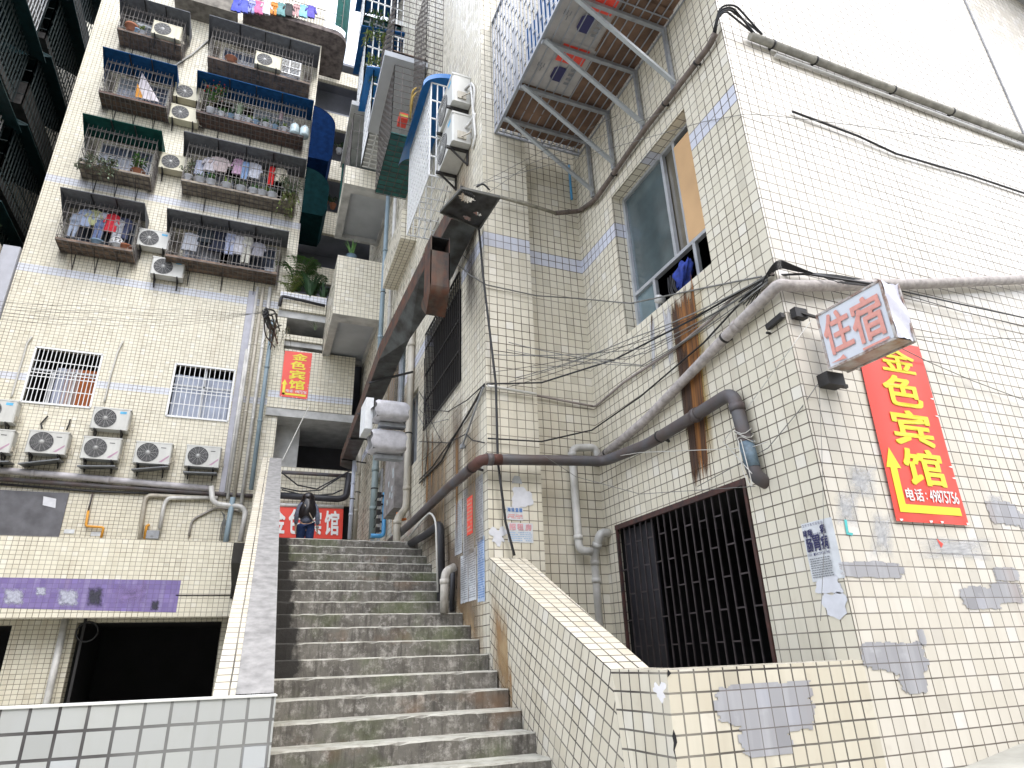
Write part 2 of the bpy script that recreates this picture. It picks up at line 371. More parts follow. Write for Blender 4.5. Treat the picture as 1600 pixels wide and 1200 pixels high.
m2.build('tiled_side', M_tileW, par)
# front left low wall with large tiles
mb = MB(); mb.box((-4.5, 5.18, GZ), (.308, 5.40, -.195)); 
lw = thing('low_wall', (-2, 5.3, GZ), 'low wall of large pale square tiles with dark joints at the bottom left', 'wall')
mb.build('tiled_face', M_tileBig, lw)
mb = MB(); mb.box((-4.52, 5.17, -.194), (.314, 5.41, -.184)); mb.build('coping', mat('coping_white', (.7, .7, .66), .7, var=.15), lw)
# right: stair side wall with sloped top, chamfered end and low front wall
ra = thing('stair_side_wall', (2.5, 4.5, GZ), 'cream tiled wall sloping down along the right of the stairs and turning to the street', 'wall')
mb = MB()
T = [Vector((wallx(6.8), 6.8, 1.02)), Vector((2.41, 4.24, -.092))]
# tiles on the inclined stretch follow the incline
sl_ang = math.atan2(T[0].z - T[1].z, T[0].y - T[1].y)
def rampuv(p):
    y, z = p[1] - T[1].y, p[2] - T[1].z
    return (y * math.cos(sl_ang) + z * math.sin(sl_ang), -y * math.sin(sl_ang) + z * math.cos(sl_ang))
# bottom of the inclined stretch
b0, b1 = Vector((wallx(6.8), 6.8, -.3)), Vector((2.41, 3.3, GZ))
c0 = Vector((2.372, 4.0, -.55)); e1 = Vector((2.34, 3.9, GZ))
poly = [T[0], b0, Vector((2.40, 5.5, GZ)), e1, Vector((2.36, 4.06, -.62)), T[1]]
mb.face([T[0], Vector((wallx(6.8), 6.8, GZ)), e1, T[1]], uv=[rampuv(p) for p in (T[0], Vector((2.4, 6.8, GZ)), e1, T[1])])
W2 = Vector((2.44, 3.62, -.097)); W3 = Vector((2.425, 3.61, GZ))
mb.face([T[1], e1, W3, W2], uv=[(0, T[1].z), (0, GZ), (.62, GZ), (.62, W2.z)])
mb.face([W2, W3, (4.05, 3.615, GZ), (4.05, 3.62, -.084)])
# tops
mb.face([T[1], W2, (4.10, 3.62, -.084), (4.10, 3.84, -.084), (2.66, 3.88, -.092), (2.72, 4.24, -.092)])
sl2 = math.hypot(T[0].z - T[1].z, T[0].y - T[1].y)
mb.face([T[1], (2.72, 4.24, -.092), (2.90, 6.80, 1.02), T[0]], uv=[(0, 0), (.3, 0), (.4, sl2), (0, sl2)])
mb.face([(2.72, 4.24, -.092), (2.72, 4.24, GZ), (2.90, 6.80, GZ), (2.90, 6.80, 1.02)])
mb.face([(2.66, 3.88, -.092), (4.10, 3.84, -.084), (4.10, 3.84, GZ), (2.66, 3.88, GZ)])
mb.build('tiled_face', M_tileW, ra)

# ================================================================ CORNER BUILDING (right)
def panel(mb, P0, U, L, z0, z1, holes=(), rev=.2, nin=None, mi=0):
    """wall sheet from P0 along unit U, length L; holes (u0,u1,z0,z1) with reveals going along nin"""
    P0 = Vector(P0); U = Vector(U).normalized()
    us = sorted({0, L, *[h[0] for h in holes], *[h[1] for h in holes]}); zs = sorted({z0, z1, *[h[2] for h in holes], *[h[3] for h in holes]})
    P = lambda u, z: Vector((P0.x + U.x * u, P0.y + U.y * u, z))
    for i in range(len(us) - 1):
        for j in range(len(zs) - 1):
            uc, zc = (us[i] + us[i + 1]) / 2, (zs[j] + zs[j + 1]) / 2
            if any(h[0] < uc < h[1] and h[2] < zc < h[3] for h in holes): continue
            mb.face([P(us[i], zs[j]), P(us[i + 1], zs[j]), P(us[i + 1], zs[j + 1]), P(us[i], zs[j + 1])], mi)
    if nin is not None:
        n = Vector(nin) * rev
        for (a, b, c, d) in holes:
            q = [P(a, c), P(b, c), P(b, d), P(a, d)]
            for k in range(4):
                k2 = (k + 1) % 4; mb.face([q[k], q[k2], q[k2] + n, q[k] + n], mi)
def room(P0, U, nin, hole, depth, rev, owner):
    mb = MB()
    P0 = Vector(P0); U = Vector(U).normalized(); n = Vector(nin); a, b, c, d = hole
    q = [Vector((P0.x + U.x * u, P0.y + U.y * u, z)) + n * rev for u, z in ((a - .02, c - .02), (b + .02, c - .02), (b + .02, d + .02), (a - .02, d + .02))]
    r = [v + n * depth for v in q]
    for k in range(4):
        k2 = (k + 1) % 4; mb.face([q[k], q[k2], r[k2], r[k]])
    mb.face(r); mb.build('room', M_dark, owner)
HR = 24.0
cb = thing('corner_building', (4.05, 3.62, GZ), 'cream tiled corner building on the right with barred openings and a recessed window', 'building')
mb = MB(); rm = MB()
G = (4.44, 6.73, -1.6, 1.415); W = (4.384, 6.042, 3.64, 5.737)      # gate and window on the side face, in world Y
sideholes = [(G[0] - 3.62, G[1] - 3.62, G[2], G[3]), (W[0] - 3.62, W[1] - 3.62, W[2], W[3])]
# the two openings have different reveals, so the side face is cut at z = 2.5
panel(mb, (4.05, 3.62, 0), (0, 1, 0), 3.38, GZ, 2.5, [sideholes[0]], .06, (1, 0, 0))
panel(mb, (4.05, 3.62, 0), (0, 1, 0), 3.38, 2.5, HR, [sideholes[1]], .22, (1, 0, 0))
room((4.05, 3.62, 0), (0, 1, 0), (1, 0, 0), sideholes[0], 3, .06, cb)
room((4.05, 3.62, 0), (0, 1, 0), (1, 0, 0), sideholes[1], 3, .22, cb)
mb.face([(4.05, 3.62, GZ - .5), (9.1, 3.62, GZ - .5), (9.1, 3.62, HR), (4.05, 3.62, HR)], 1)
mb.face([(9.1, 3.62, GZ - .5), (9.1, 3.68, GZ - .5), (9.1, 3.68, HR), (9.1, 3.62, HR)], 1)
mb.face([(9.1, 3.68, GZ - .5), (16, 4.2, GZ - .5), (16, 4.2, HR), (9.1, 3.68, HR)], 1)
mb.face([(3.12, 7.0, GZ), (4.05, 7.0, GZ), (4.05, 7.0, HR), (3.12, 7.0, HR)])
mb.face([(wallx(6.8), 6.8, GZ), (3.137, 6.8, GZ), (3.137, 6.8, HR), (wallx(6.8), 6.8, HR)])
mb.face([(3.137, 6.8, GZ), (3.137, 7.0, GZ), (3.137, 7.0, HR), (3.137, 6.8, HR)])
YE = 19.0; LW = YE - 6.8
dv = Vector((SK, 1, 0)).normalized()
BW = (7.86 - 6.8, 9.98 - 6.8, 3.56, 5.32)       # barred window on the alley wall
alleyholes = [BW, (10.6 - 6.8, 11.5 - 6.8, 3.2, 4.6), (11.9 - 6.8, 13.9 - 6.8, 4.7, 6.3), (14.0 - 6.8, 15.0 - 6.8, zL + .02, 3.95), (9.3 - 6.8, 10.6 - 6.8, 6.5, 7.4)]
panel(mb, (wallx(6.8), 6.8, 0), dv, LW, GZ, HR, alleyholes, .12, (1, 0, 0))
for h in alleyholes: room((wallx(6.8), 6.8, 0), dv, (1, 0, 0), h, 2.5, .12, cb)
# back and roof so that light cannot come from inside
mb.face([(16, 4.2, GZ - .5), (16, YE, GZ - .5), (16, YE, HR), (16, 4.2, HR)])
mb.face([(wallx(6.8), 6.8, HR), (4.05, 3.62, HR), (16, 3.62, HR), (16, YE, HR), (wallx(YE), YE, HR)])
cbw = mb.build('wall', [M_tileR, M_tileF], cb)

# ================================================================ APARTMENT BLOCK (back)
YL, YC = 19.0, 18.3
XL = -6.82
ab = thing('apartment_block', (-3, YL, GZ), 'tall cream tiled apartment block closing the alley, with rows of caged windows', 'building')
mb = MB(); rm = MB()
winL = []   # (X0,X1,Z0,Z1) openings in the main facade
def wl(x0, y0, x1, y1): a = pY(x0, y0, YL); b = pY(x1, y1, YL); return (a.x, b.x, b.z, a.z)
BWL = [(-.3085 * 19, -.2275 * 19, .3400 * 19, .4222 * 19), (-.1320 * 19, -.0497 * 19, .3385 * 19, .4215 * 19)]
LC = [(11.05, 12.62), (13.72, 15.35), (16.5, 18.1), (19.25, 20.6)]        # left column cages: floor z, awning z
RC = [(11.1, 12.6), (13.85, 15.55), (16.65, 18.15), (19.1, 20.75)]        # right column cages
for zf, za in LC: winL.append((-5.7, -4.25, zf + .12, zf + 1.45))
for zf, za in RC: winL.append((-2.9, -.25, zf + .1, zf + 1.4))
allh = [(a - XL, b - XL, c, d) for a, b, c, d in BWL + winL]
HL = 24.5
panel(mb, (XL, YL, 0), (1, 0, 0), .38 - XL, 2.2, HL, allh, .15, (0, 1, 0))
for h in allh: room((XL, YL, 0), (1, 0, 0), (0, 1, 0), h, 1.6, .15, ab)
mb.face([(XL, YL, GZ), (XL, YL + 12, GZ), (XL, YL + 12, HL), (XL, YL, HL)])
mb.face([(XL, YL, HL), (XL, YL + 12, HL), (.38, YL + 12, HL), (.38, YL, HL)])
mb.face([(.38, YL, 5), (.38, YL + 1.9, 5), (.38, YL + 1.9, HL), (.38, YL, HL)])
# terrace level: fascia, soffit, back wall with two dark openings and a pier between them
YT, ZT, ZTB = 16.5, .1615 * 16.5, .0625 * 16.5
mb.box((-14, YT, ZTB), (-.02, YT + .14, ZT))
YU = 17.3
uh = [(0, -.2535 * YU + 14, -1.7, .95), (-.186 * YU + 14, -.020 * YU + 14, -1.7, .99)]
panel(mb, (-14, YU, 0), (1, 0, 0), 14 - .05, GZ, ZTB + .3, uh, .3, (0, 1, 0))
for h in uh: room((-14, YU, 0), (1, 0, 0), (0, 1, 0), h, 3.0, .3, ab)
mb.face([(-14, YU, ZTB + .3), (-.05, YU, ZTB + .3), (-.05, YT, ZTB + .3), (-14, YT, ZTB + .3)])
mb.box((-14, YT + .14, 1.72), (-.1, YL, 1.76))
mb.build('wall', M_tileL, ab)
# corridor part between main facade and the alley wall
def corridor(z0, z1, x0, x1, y, thick=.14):
    m = MB(); m.box((x0, y, z0), (x1, y + thick, z1)); return m.build('corridor_parapet', M_tileL, ab)
xr = wallx(YC) - .02
corridor(.3685 * YC, .470 * YC, .03, .131 * YC, YC)          # the parapet that carries the poster
corridor(.221 * YC, .2755 * YC, .45, xr, YC)                 # tiled beam over the red sign
corridor(.5425 * YC, .575 * YC, .03, .076 * YC, YC)
corridor(.489 * YC, .4985 * YC, .3, .076 * YC, YC + .05)
m = MB()
m.box((.03, YC + .02, .3555 * YC), (xr, YL + 2, .3683 * YC)); m.box((.3, YC + .14, .480 * YC), (1.4, YL + 2, .4885 * YC)); m.box((.03, YC + .1, .53 * YC), (1.45, YL + 2, .542 * YC))
m.box((.45, YC + .141, .258 * YC), (xr, YL + 2, .2665 * YC))
m.box((.36, YC + .3, .37 * YC), (.8, YC + .5, .48 * YC)); m.box((.36, YC + .9, .26 * YC), (1.05, YC + 1.1, .356 * YC))
m.build('floor_slab', M_soffitrim, ab)
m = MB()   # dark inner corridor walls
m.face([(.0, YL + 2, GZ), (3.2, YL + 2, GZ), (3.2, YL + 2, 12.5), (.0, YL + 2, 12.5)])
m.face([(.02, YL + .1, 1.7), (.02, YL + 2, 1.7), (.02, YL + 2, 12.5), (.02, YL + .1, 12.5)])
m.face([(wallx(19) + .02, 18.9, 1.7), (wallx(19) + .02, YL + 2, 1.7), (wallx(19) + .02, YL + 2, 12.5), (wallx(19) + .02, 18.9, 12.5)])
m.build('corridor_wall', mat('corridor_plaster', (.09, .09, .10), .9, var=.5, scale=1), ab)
# small tiled strip left of the corridor, behind the downpipes
m = MB(); m.face([(-.02, YC + .1, 1.7), (.36, YC + .1, 1.7), (.36, YC + .1, .3555 * YC), (-.02, YC + .1, .3555 * YC)])
m.box((.03, YC + .12, .37 * YC), (.3, YL, .53 * YC)); m.build('pier', M_tileL, ab)
# recessed upper corridors: pale parapets with dark gaps between
YR = 20.6
for (p0, p1) in (((470, 318), (527, 372)), ((483, 238), (542, 288)), ((512, 172), (555, 212)), ((500, 100), (560, 142)), ((500, 413), (522, 450))):
    zt_, zb_ = pY(p0[0] + 12, p0[1] + 6, YR).z, pY(p1[0] - 12, p1[1] - 6, YR).z
    corridor(zb_, zt_, .3, .115 * YR, YR)
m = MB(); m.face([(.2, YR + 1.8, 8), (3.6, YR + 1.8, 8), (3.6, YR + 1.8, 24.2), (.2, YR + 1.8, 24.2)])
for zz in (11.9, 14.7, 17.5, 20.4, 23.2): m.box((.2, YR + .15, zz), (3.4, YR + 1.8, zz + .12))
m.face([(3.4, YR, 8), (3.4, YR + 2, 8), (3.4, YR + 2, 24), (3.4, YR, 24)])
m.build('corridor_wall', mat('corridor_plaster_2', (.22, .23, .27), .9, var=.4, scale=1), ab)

# projecting tiled landings high over the alley
def landing_box(a, zb, zt_, bb, xl, xl2, label):
    t = MB(); xr1, xr2 = wallx(a), wallx(bb)
    t.face([(xl, a, zb), (xr1, a, zb), (xr1, a, zt_), (xl, a, zt_)]); t.face([(xl, a, zb), (xl, a, zt_), (xl2, bb, zt_), (xl2, bb, zb)])
    t.face([(xl, a, zt_), (xr1, a, zt_), (xr1, a + .12, zt_), (xl, a + .12, zt_)])
    t.face([(xl, a + .12, zt_), (xr1, a + .12, zt_), (xr1, a + .12, zb + .2), (xl, a + .12, zb + .2)])
    t.face([(xl2, bb, zb), (xl2, bb, zt_), (xr2, bb, zt_), (xr2, bb, zb)])
    t.face([(xl, a, zb), (xl, a, zb), (xl, a, zb)]) if 0 else None
    o = thing('balcony', ((xl + xr1) / 2, a, zb), label, 'balcony', 'tiled balconies with grey undersides')
    t.build('parapet', M_tileR, o)
    s = MB()
    L = lambda u, v, dz: Vector((xl + (xr1 - xl) * u + (xl2 - xl + (xr2 - xl2 - xr1 + xl) * u) * v, a + (bb - a) * v, zb + dz))
    rim = [L(0, 0, 0), L(1, 0, 0), L(1, 1, 0), L(0, 1, 0)]; i1 = [L(.16, .14, 0), L(.94, .14, 0), L(.94, .95, 0), L(.16, .95, 0)]; i2 = [v + Vector((0, 0, .14)) for v in i1]
    for k in range(4):
        k2 = (k + 1) % 4; s.face([rim[k], rim[k2], i1[k2], i1[k]]); s.face([i1[k], i1[k2], i2[k2], i2[k]])
    s.build('edge_beam', M_soffitrim, o)
    s = MB(); s.face(i2); s.build('soffit', M_soffit, o)
    return o
landing_box(14.4, 11.88, 12.48, 17.0, 1.263, 1.34, 'upper tiled balcony with grey underside high over the stairs')
landing_box(15.6, 8.54, 10.38, 18.8, 1.37, 1.42, 'lower tall tiled balcony with grey underside over the stairs')

# ================================================================ far buildings
fb = thing('far_building', (2, 40, GZ), 'pale grey building seen in the gap of sky between the blocks', 'building')
m = MB(); m.box((-2, 40, GZ), (9, 50, 46.5)); m.build('wall', mat('far_wall', (.55, .58, .64), .8, var=.1), fb)
m = MB()
for zz in (42, 38.5, 35): m.box((-2, 39.7, zz), (9, 39.99, zz + .25))
m.build('rail', mat('far_rail', (.4, .4, .42), .8), fb)
lb = thing('dark_side_building', (-9.6, 20, GZ), 'dark stained block with green awnings at the far left edge', 'building')
m = MB(); m.face([(-9.2, 13, GZ), (-9.2, 36, GZ), (-9.2, 36, 26), (-9.2, 13, 26)][::-1]); m.face([(-9.2, 13, GZ), (-16, 13, GZ), (-16, 13, 26), (-9.2, 13, 26)]); m.face([(-9.2, 13, 26), (-16, 13, 26), (-16, 36, 26), (-9.2, 36, 26)])
m.face([(-9.2, 32, GZ), (-6.9, 32, GZ), (-6.9, 32, 26), (-9.2, 32, 26)])
m.build('wall', tile('tile_dark', .111, .095, (.12, .11, .1), (.08, .08, .08), (.03, .03, .03), .006, dirt=.6), lb)


m = MB(); m.box((9.085, 3.604, -.3), (9.115, 3.619, HR)); m.build('joint_strip', mat('joint_grey', (.30, .30, .31), .8, var=.4, scale=9), cb)

ob = thing('added_street_building', (2, -9, GZ), 'plain unseen building added across the street to shade the lower walls', 'building')  # unseen block added behind the viewer to darken the lower walls
m = MB(); m.box((-30, -14, GZ - 1), (30, -9, 11)); m.build('wall', mat('added_street_wall', (.45, .42, .36), .8, var=.2), ob)
for k in range(10):
    for z in (1.5, 4.7, 7.9):
        m = MB(); m.box((-22 + 4.6 * k, -9, z), (-20.2 + 4.6 * k, -8.96, z + 1.5)); m.build('window', M_dark, ob)
# ================================================================ FITTINGS OF THE CORNER BUILDING
M_alu = mat('aluminium', (.55, .57, .6), .4, .6, var=.2)
M_alud = mat('aluminium_dark', (.25, .26, .28), .45, .5, var=.3)
M_white = mat('white_bars', (.75, .76, .76), .5, var=.15, scale=15)
M_galv = mat('galvanised', (.38, .4, .43), .45, .5, var=.3, scale=8)
M_cable = mat('black_cable', (.012, .012, .014), .5, var=.1)
M_cableg = mat('grey_cable', (.16, .16, .15), .6, var=.2)
M_cablew = mat('pale_cable', (.55, .54, .5), .6, var=.2)
M_pvc = mat('pvc_white', (.62, .61, .58), .4, var=.3, scale=4, streak=.25)
M_pvcb = mat('pvc_beige', (.50, .46, .38), .5, var=.25, scale=3, streak=.35)
M_wrap = mat('wrapped_pipe', (.34, .31, .29), .8, var=.5, scale=14, bump=.004, bscale=60)
M_gpipe = mat('grey_pipe', (.085, .085, .095), .55, var=.4, scale=3.5, col2=(.075, .05, .045), streak=.4, bump=.002, bscale=40)
M_bpipe = mat('black_pipe', (.03, .03, .036), .5, var=.5, scale=5)
M_bluegrey = mat('bluegrey_pipe', (.22, .29, .33), .5, var=.2, scale=3)
M_glassd = glassmat('glass_dusty', (.07, .10, .11), .12)
M_glassp = glassmat('glass_pale', (.30, .33, .36), .1)
M_tan = mat('tan_board', (.58, .37, .19), .8, var=.2, scale=1.5)
M_cloth_blue = mat('blue_cloth', (.02, .05, .32), .8, var=.5, scale=14)

# --- gate: rusty frame, staggered bars
gate = thing('barred_gate', (4.05, 5.58, G[2]), 'black barred opening with rusty frame in the corner building above the low wall', 'window grille', parent=cb)
m = MB(); fx = 4.055
m.bar((fx, G[0], G[3] - .028), (fx, G[1], G[3] - .028), .035, .056); m.bar((fx, G[0] + .025, G[2]), (fx, G[0] + .025, G[3] - .056), .035, .03); m.bar((fx, G[1] - .025, G[2]), (fx, G[1] - .025, G[3] - .056), .035, .03)
m.build('frame', M_rust, gate)
M_bar = mat('gate_bar', (.05, .04, .043), .5, var=.5, scale=12)
nb = 19; dy = (G[1] - G[0] - .1) / nb
m = MB(); m2 = MB()
for i in range(1, nb):
    y = G[1] - .05 - i * dy
    m.bar((fx + .01, y, G[2]), (fx + .01, y, G[3] - .05), .014, .014)
for i in range(nb):
    y = G[1] - .05 - i * dy
    zoff = (0 if i % 2 else .27)
    for k in range(-3, 3):
        z = .62 + zoff + k * .545
        if G[2] < z < G[3] - .08: m2.bar((fx + .01, y - .007, z), (fx + .01, y - dy + .007, z), .012, .014)
m.v, m.f, m.mi, m.sm, m.uv = m.v + m2.v, m.f + [[i + len(m.v) for i in f] for f in m2.f], m.mi + m2.mi, m.sm + m2.sm, m.uv + m2.uv
m.build('grille', M_bar, gate)
m = MB(); m.box((fx + .10, G[1] - .62, G[2]), (fx + .12, G[1] - .02, G[3] - .06)); m.build('inner_panel', mat('dark_panel', (.02, .02, .026), .6), gate)

# --- recessed window
win = thing('recessed_window', (4.24, 5.2, W[2]), 'recessed aluminium window with dusty glass and a tan board, blue cloth stuffed below', 'window', parent=cb)
wx = 4.05 + .19
def q(x, y): return pX(x, y, wx)
m = MB()
ya, yb = W[0], W[1]; zt_, zb_ = W[3], W[2]; zm = 4.212
yg1, yg2, yg3 = 5.108, 4.879, 4.41
for (p, r) in (((yb - .02, zt_ - .02), (ya, zt_ - .02)), ((yb - .02, zb_ + .02), (ya, zb_ + .02)), ((yb, zm), (ya, zm))): m.bar((wx, p[0], p[1]), (wx, r[0], r[1]), .06, .045)
for y, z0, z1 in ((yb - .02, zb_, zt_), (yg1, zm, zt_), (yg2 - .02, zm, zt_), (ya + .02, zb_, zt_), (5.585, zb_, zm), (4.784, zb_, zm)): m.bar((wx - .005, y, z0), (wx - .005, y, z1), .045, .05)
m.bar((wx + .03, yg1 + .05, zm), (wx + .03, yg1 + .05, zt_), .03, .03)
m.build('frame', M_alu, win)
def pane(a, b, z0, z1, dx, mt, nm='pane'):
    p = MB(); p.box((wx + dx, a, z0), (wx + dx + .008, b, z1)); return p.build(nm, mt, win)
pane(yg1, yb, zm, zt_, .01, M_glassd); pane(yg2, yg1, zm, zt_, .03, glassmat('glass_brown', (.13, .115, .085), .15)); pane(5.585, yb, zb_, zm, .01, glassmat('glass_teal', (.14, .2, .22), .12))
p = MB(); p.box((wx - .03, 4.42, zm + .02), (wx - .012, 4.85, zt_ - .13)); p.build('board', M_tan, win)
pane(4.40, 4.59, zb_ + .03, zm - .02, .0, M_glassd)
# blue cloth bundle hanging through the lower gap
m = MB(); rr = random.Random(5)
cc = pX(1070, 427, wx - .07)
def cl(u, v):
    a = u * 2 * math.pi; hgt = 1 - 2 * v
    r = .55 * (.08 + .17 * math.sin(math.pi * min(1, v * .9 + .08))) * (1 + .28 * math.sin(5 * a + 9 * v) + .18 * math.sin(11 * a + 4 * v))
    return cc + Vector((-.5 * r * math.cos(a), r * math.sin(a) * .85 + (.14 * (v - .3)), hgt * .13 + .03 * math.sin(3 * a)))
m.grid(cl, 36, 18); single(m, 'blue_cloth', M_cloth_blue, 'crumpled blue cloth stuffed through the lower gap of the recessed window', 'cloth')
m = MB()
for k in range(5): m.tube([cc + Vector((.0, .1 + .05 * k, .12)), cc + Vector((-.05 + .02 * k, .16 + .05 * k, -.08 + .04 * (k % 2))), cc + Vector((.0, .12 + .03 * k, -.22))], .009, 6, bend=.1)
single(m, 'cable_bundle', M_cable, 'tangle of black cable ends beside the blue cloth in the window', 'cable')
m = MB(); m.lathe((0, 0, 0), [(0.0, 0), (.05, 0), (.055, .04), (.04, .1), (0, .12)], 14, 'x')
for i, v in enumerate(m.v): m.v[i] = v + Vector((wx - .12, 5.45, 3.83))
single(m, 'round_lamp', mat('lamp_white', (.7, .7, .68), .3), 'small round white lamp head at the bottom of the recessed window', 'lamp')

# --- black stained window with bars in the alley wall
bw = thing('sooty_window', (wallx(9), 8.9, BW[2] + .0), 'sooty black barred window in the alley wall under the metal duct', 'window grille', parent=cb)
m = MB()
y0, y1 = 7.86, 9.98
def wp(y, off, z): return Vector((wallx(y, off), y, z))
n = 20
for i in range(n + 1):
    y = y0 + (y1 - y0) * i / n; m.bar(wp(y, .03, BW[2] - .03), wp(y, .03, BW[3]), .016)
for z in (BW[2] - .03, BW[2] + .45, BW[2] + .95, BW[3] - .3, BW[3]): m.bar(wp(y0, .035, z), wp(y1, .035, z), .022)
m.build('grille', M_blk, bw)
# windows further along the alley wall
for (a, b, z0, z1), lab in (((10.6, 11.5, 3.2, 4.6), 'small'), ((11.9, 13.9, 4.7, 6.3), 'wide'), ((9.3, 10.6, 6.5, 7.4), 'upper')):
    o = thing('alley_window', (wallx(a), (a + b) / 2, z0), {'small': 'narrow white framed window beside the beige downpipe', 'wide': 'wide window high on the alley wall above the plastic bags', 'upper': 'small window on the alley wall right under the white cage'}[lab], 'window', parent=cb)
    f = MB()
    for (p, r) in ((wp(a, -.08, z0), wp(b, -.08, z0)), (wp(a, -.08, z1), wp(b, -.08, z1)), (wp(a, -.08, z0), wp(a, -.08, z1)), (wp(b, -.08, z0), wp(b, -.08, z1)), (wp((a + b) / 2, -.08, z0), wp((a + b) / 2, -.08, z1))): f.bar(p, r, .05)
    f.build('frame', M_alu, o)
    g = MB(); g.face([wp(a, -.1, z0), wp(b, -.1, z0), wp(b, -.1, z1), wp(a, -.1, z1)]); g.build('pane', M_glassd, o)
# doorway frame on the landing
m = MB()
o = thing('doorway', (wallx(14.5), 14.5, zL), 'pale blue doorway in the alley wall at the top of the stairs', 'door', parent=cb)
m.bar(wp(14.0, .01, zL), wp(14.0, .01, 3.95), .06); m.bar(wp(15.0, .01, zL), wp(15.0, .01, 3.95), .06); m.bar(wp(14.0, .01, 3.95), wp(15.0, .01, 3.95), .06); m.build('frame', M_alu, o)
m = MB(); m.face([wp(14.02, -.1, zL), wp(14.98, -.1, zL), wp(14.98, -.1, 3.93), wp(14.02, -.1, 3.93)]); m.build('door_leaf', mat('door_blue', (.45, .52, .58), .5, var=.15), o)

# ---------------------------------------------------------------- pipes
def pipe(name, pts, r, mt, label, cat='pipe', bend=.08, rings=(), parent=None, n=12, group=None, ringm=None, clamps=()):
    o = thing(name, pts[0] if parent is None else pts[0], label, cat, group)
    m = MB(); m.tube(pts, r, n, bend=bend); m.build('tube', mt, o)
    for (i, t) in rings:
        m = MB(); a, b = Vector(pts[i]), Vector(pts[i + 1]); p = a.lerp(b, t); d = (b - a).normalized() * r * .55
        m.tube([p - d, p + d], r * 1.16, n); m.build('coupling', ringm or mt, o)
    for (i, t, nx) in clamps:
        m = MB(); a, b = Vector(pts[i]), Vector(pts[i + 1]); p = a.lerp(b, t); d = (b - a).normalized() * .012
        m.tube([p - d, p + d], r * 1.1, n); m.bar(p, p + Vector(nx), .025); m.build('clamp', M_blk, o)
    return o
X4 = 4.05
# big grey waste pipe: along the alley wall, round the pier, into the recess, out along the side wall, down into the wall
A = [pD(628, 838, .12), pD(690, 775, .13), pD(735, 727, .14)]
P1 = Vector((wallx(6.8, .13), 6.62, pD(752, 716, .13).z)); zc = pY(800, 719, 6.62).z
gp = [pD(610, 846, .16), pD(642, 818, .16), pD(700, 762, .15), Vector((wallx(6.8, .13), 6.62, pY(757, 718, 6.62).z)), pY(850, 719, 6.62), Vector((pY(940, 723, 6.62).x, 6.55, pY(940, 723, 6.62).z)), pX(1010, 695, X4 - .12), pX(1085, 650, X4 - .1), pX(1145, 612, X4 - .09), pX(1180, 745, X4 - .09), pX(1180, 745, X4 - .09) + Vector((.16, 0, -.06))]
pipe('waste_pipe', gp, .062, M_gpipe, 'long dark grey waste pipe bending around the pier and along the side wall', bend=.13, rings=((7, .05), (8, .2), (3, .12)), clamps=((2, .75, (.14, 0, -.03)), (6, .3, (.15, 0, -.05))), n=14)
m = MB(); el = [Vector(gp[2]).lerp(Vector(gp[3]), .72), Vector(gp[3]), Vector(gp[3]).lerp(Vector(gp[4]), .3)]; m.tube(el, .0645, 14, bend=.13); single(m, 'rusty_elbow', mat('elbow_rust', (.10, .04, .03), .7, var=.6, scale=9, bump=.003), 'rust red elbow of the long waste pipe at the pier corner', 'pipe')
m = MB(); a_, b_ = Vector(gp[8]), Vector(gp[9])
m.tube([a_.lerp(b_, .62), a_.lerp(b_, .9)], .066, 14); single(m, 'pipe_sleeve', mat('sleeve_blue', (.13, .19, .24), .5, var=.5, scale=20), 'blue grey painted sleeve around the end of the waste pipe', 'pipe')
# pale string tied round its end
m = MB()
for k in range(3):
    cpt = a_.lerp(b_, .5 + .05 * k); m.tube([cpt + Vector((-.075 * math.cos(t), .075 * math.sin(t), .03 * math.sin(t * 2 + k))) for t in [i * math.pi / 6 for i in range(13)]], .004, 5)
m.tube([a_.lerp(b_, .6) + Vector((-.08, 0, 0)), a_.lerp(b_, .95) + Vector((-.1, .03, 0)), a_.lerp(b_, 1.15) + Vector((-.09, -.04, -.02)), a_.lerp(b_, .6) + Vector((-.08, -.03, 0))], .004, 5, bend=.1)
single(m, 'string', M_cablew, 'white string tied around the end of the grey waste pipe', 'string')
# wrapped insulated pipe: from recess up the side wall, round the corner and along the front
wpz = [pX(936, 718, X4 - .09), pX(1010, 655, X4 - .08), pX(1140, 520, X4 - .08), pX(1205, 452, X4 - .08)]
wpz[-1] = Vector((X4 - .08, 3.545, wpz[-1].z))
f0 = pY(1235, 447, 3.545); f1 = pY(1330, 446, 3.545); f2 = pY(1455, 443, 3.545); f3 = pY(1700, 432, 3.526)
M_wrap2 = mat('wrapped_pipe_pale', (.44, .40, .38), .8, var=.4, scale=18, bump=.005, bscale=70)
pipe('insulated_pipe', wpz + [f0, f1, f2, f3], .052, M_wrap2, 'thick wrapped pale pipe climbing the side wall and turning the corner over the signs', bend=.16, rings=((2, .15), (5, .3)), clamps=((0, .18, (.08, 0, -.02)), (1, .95, (.08, 0, 0))), n=14)
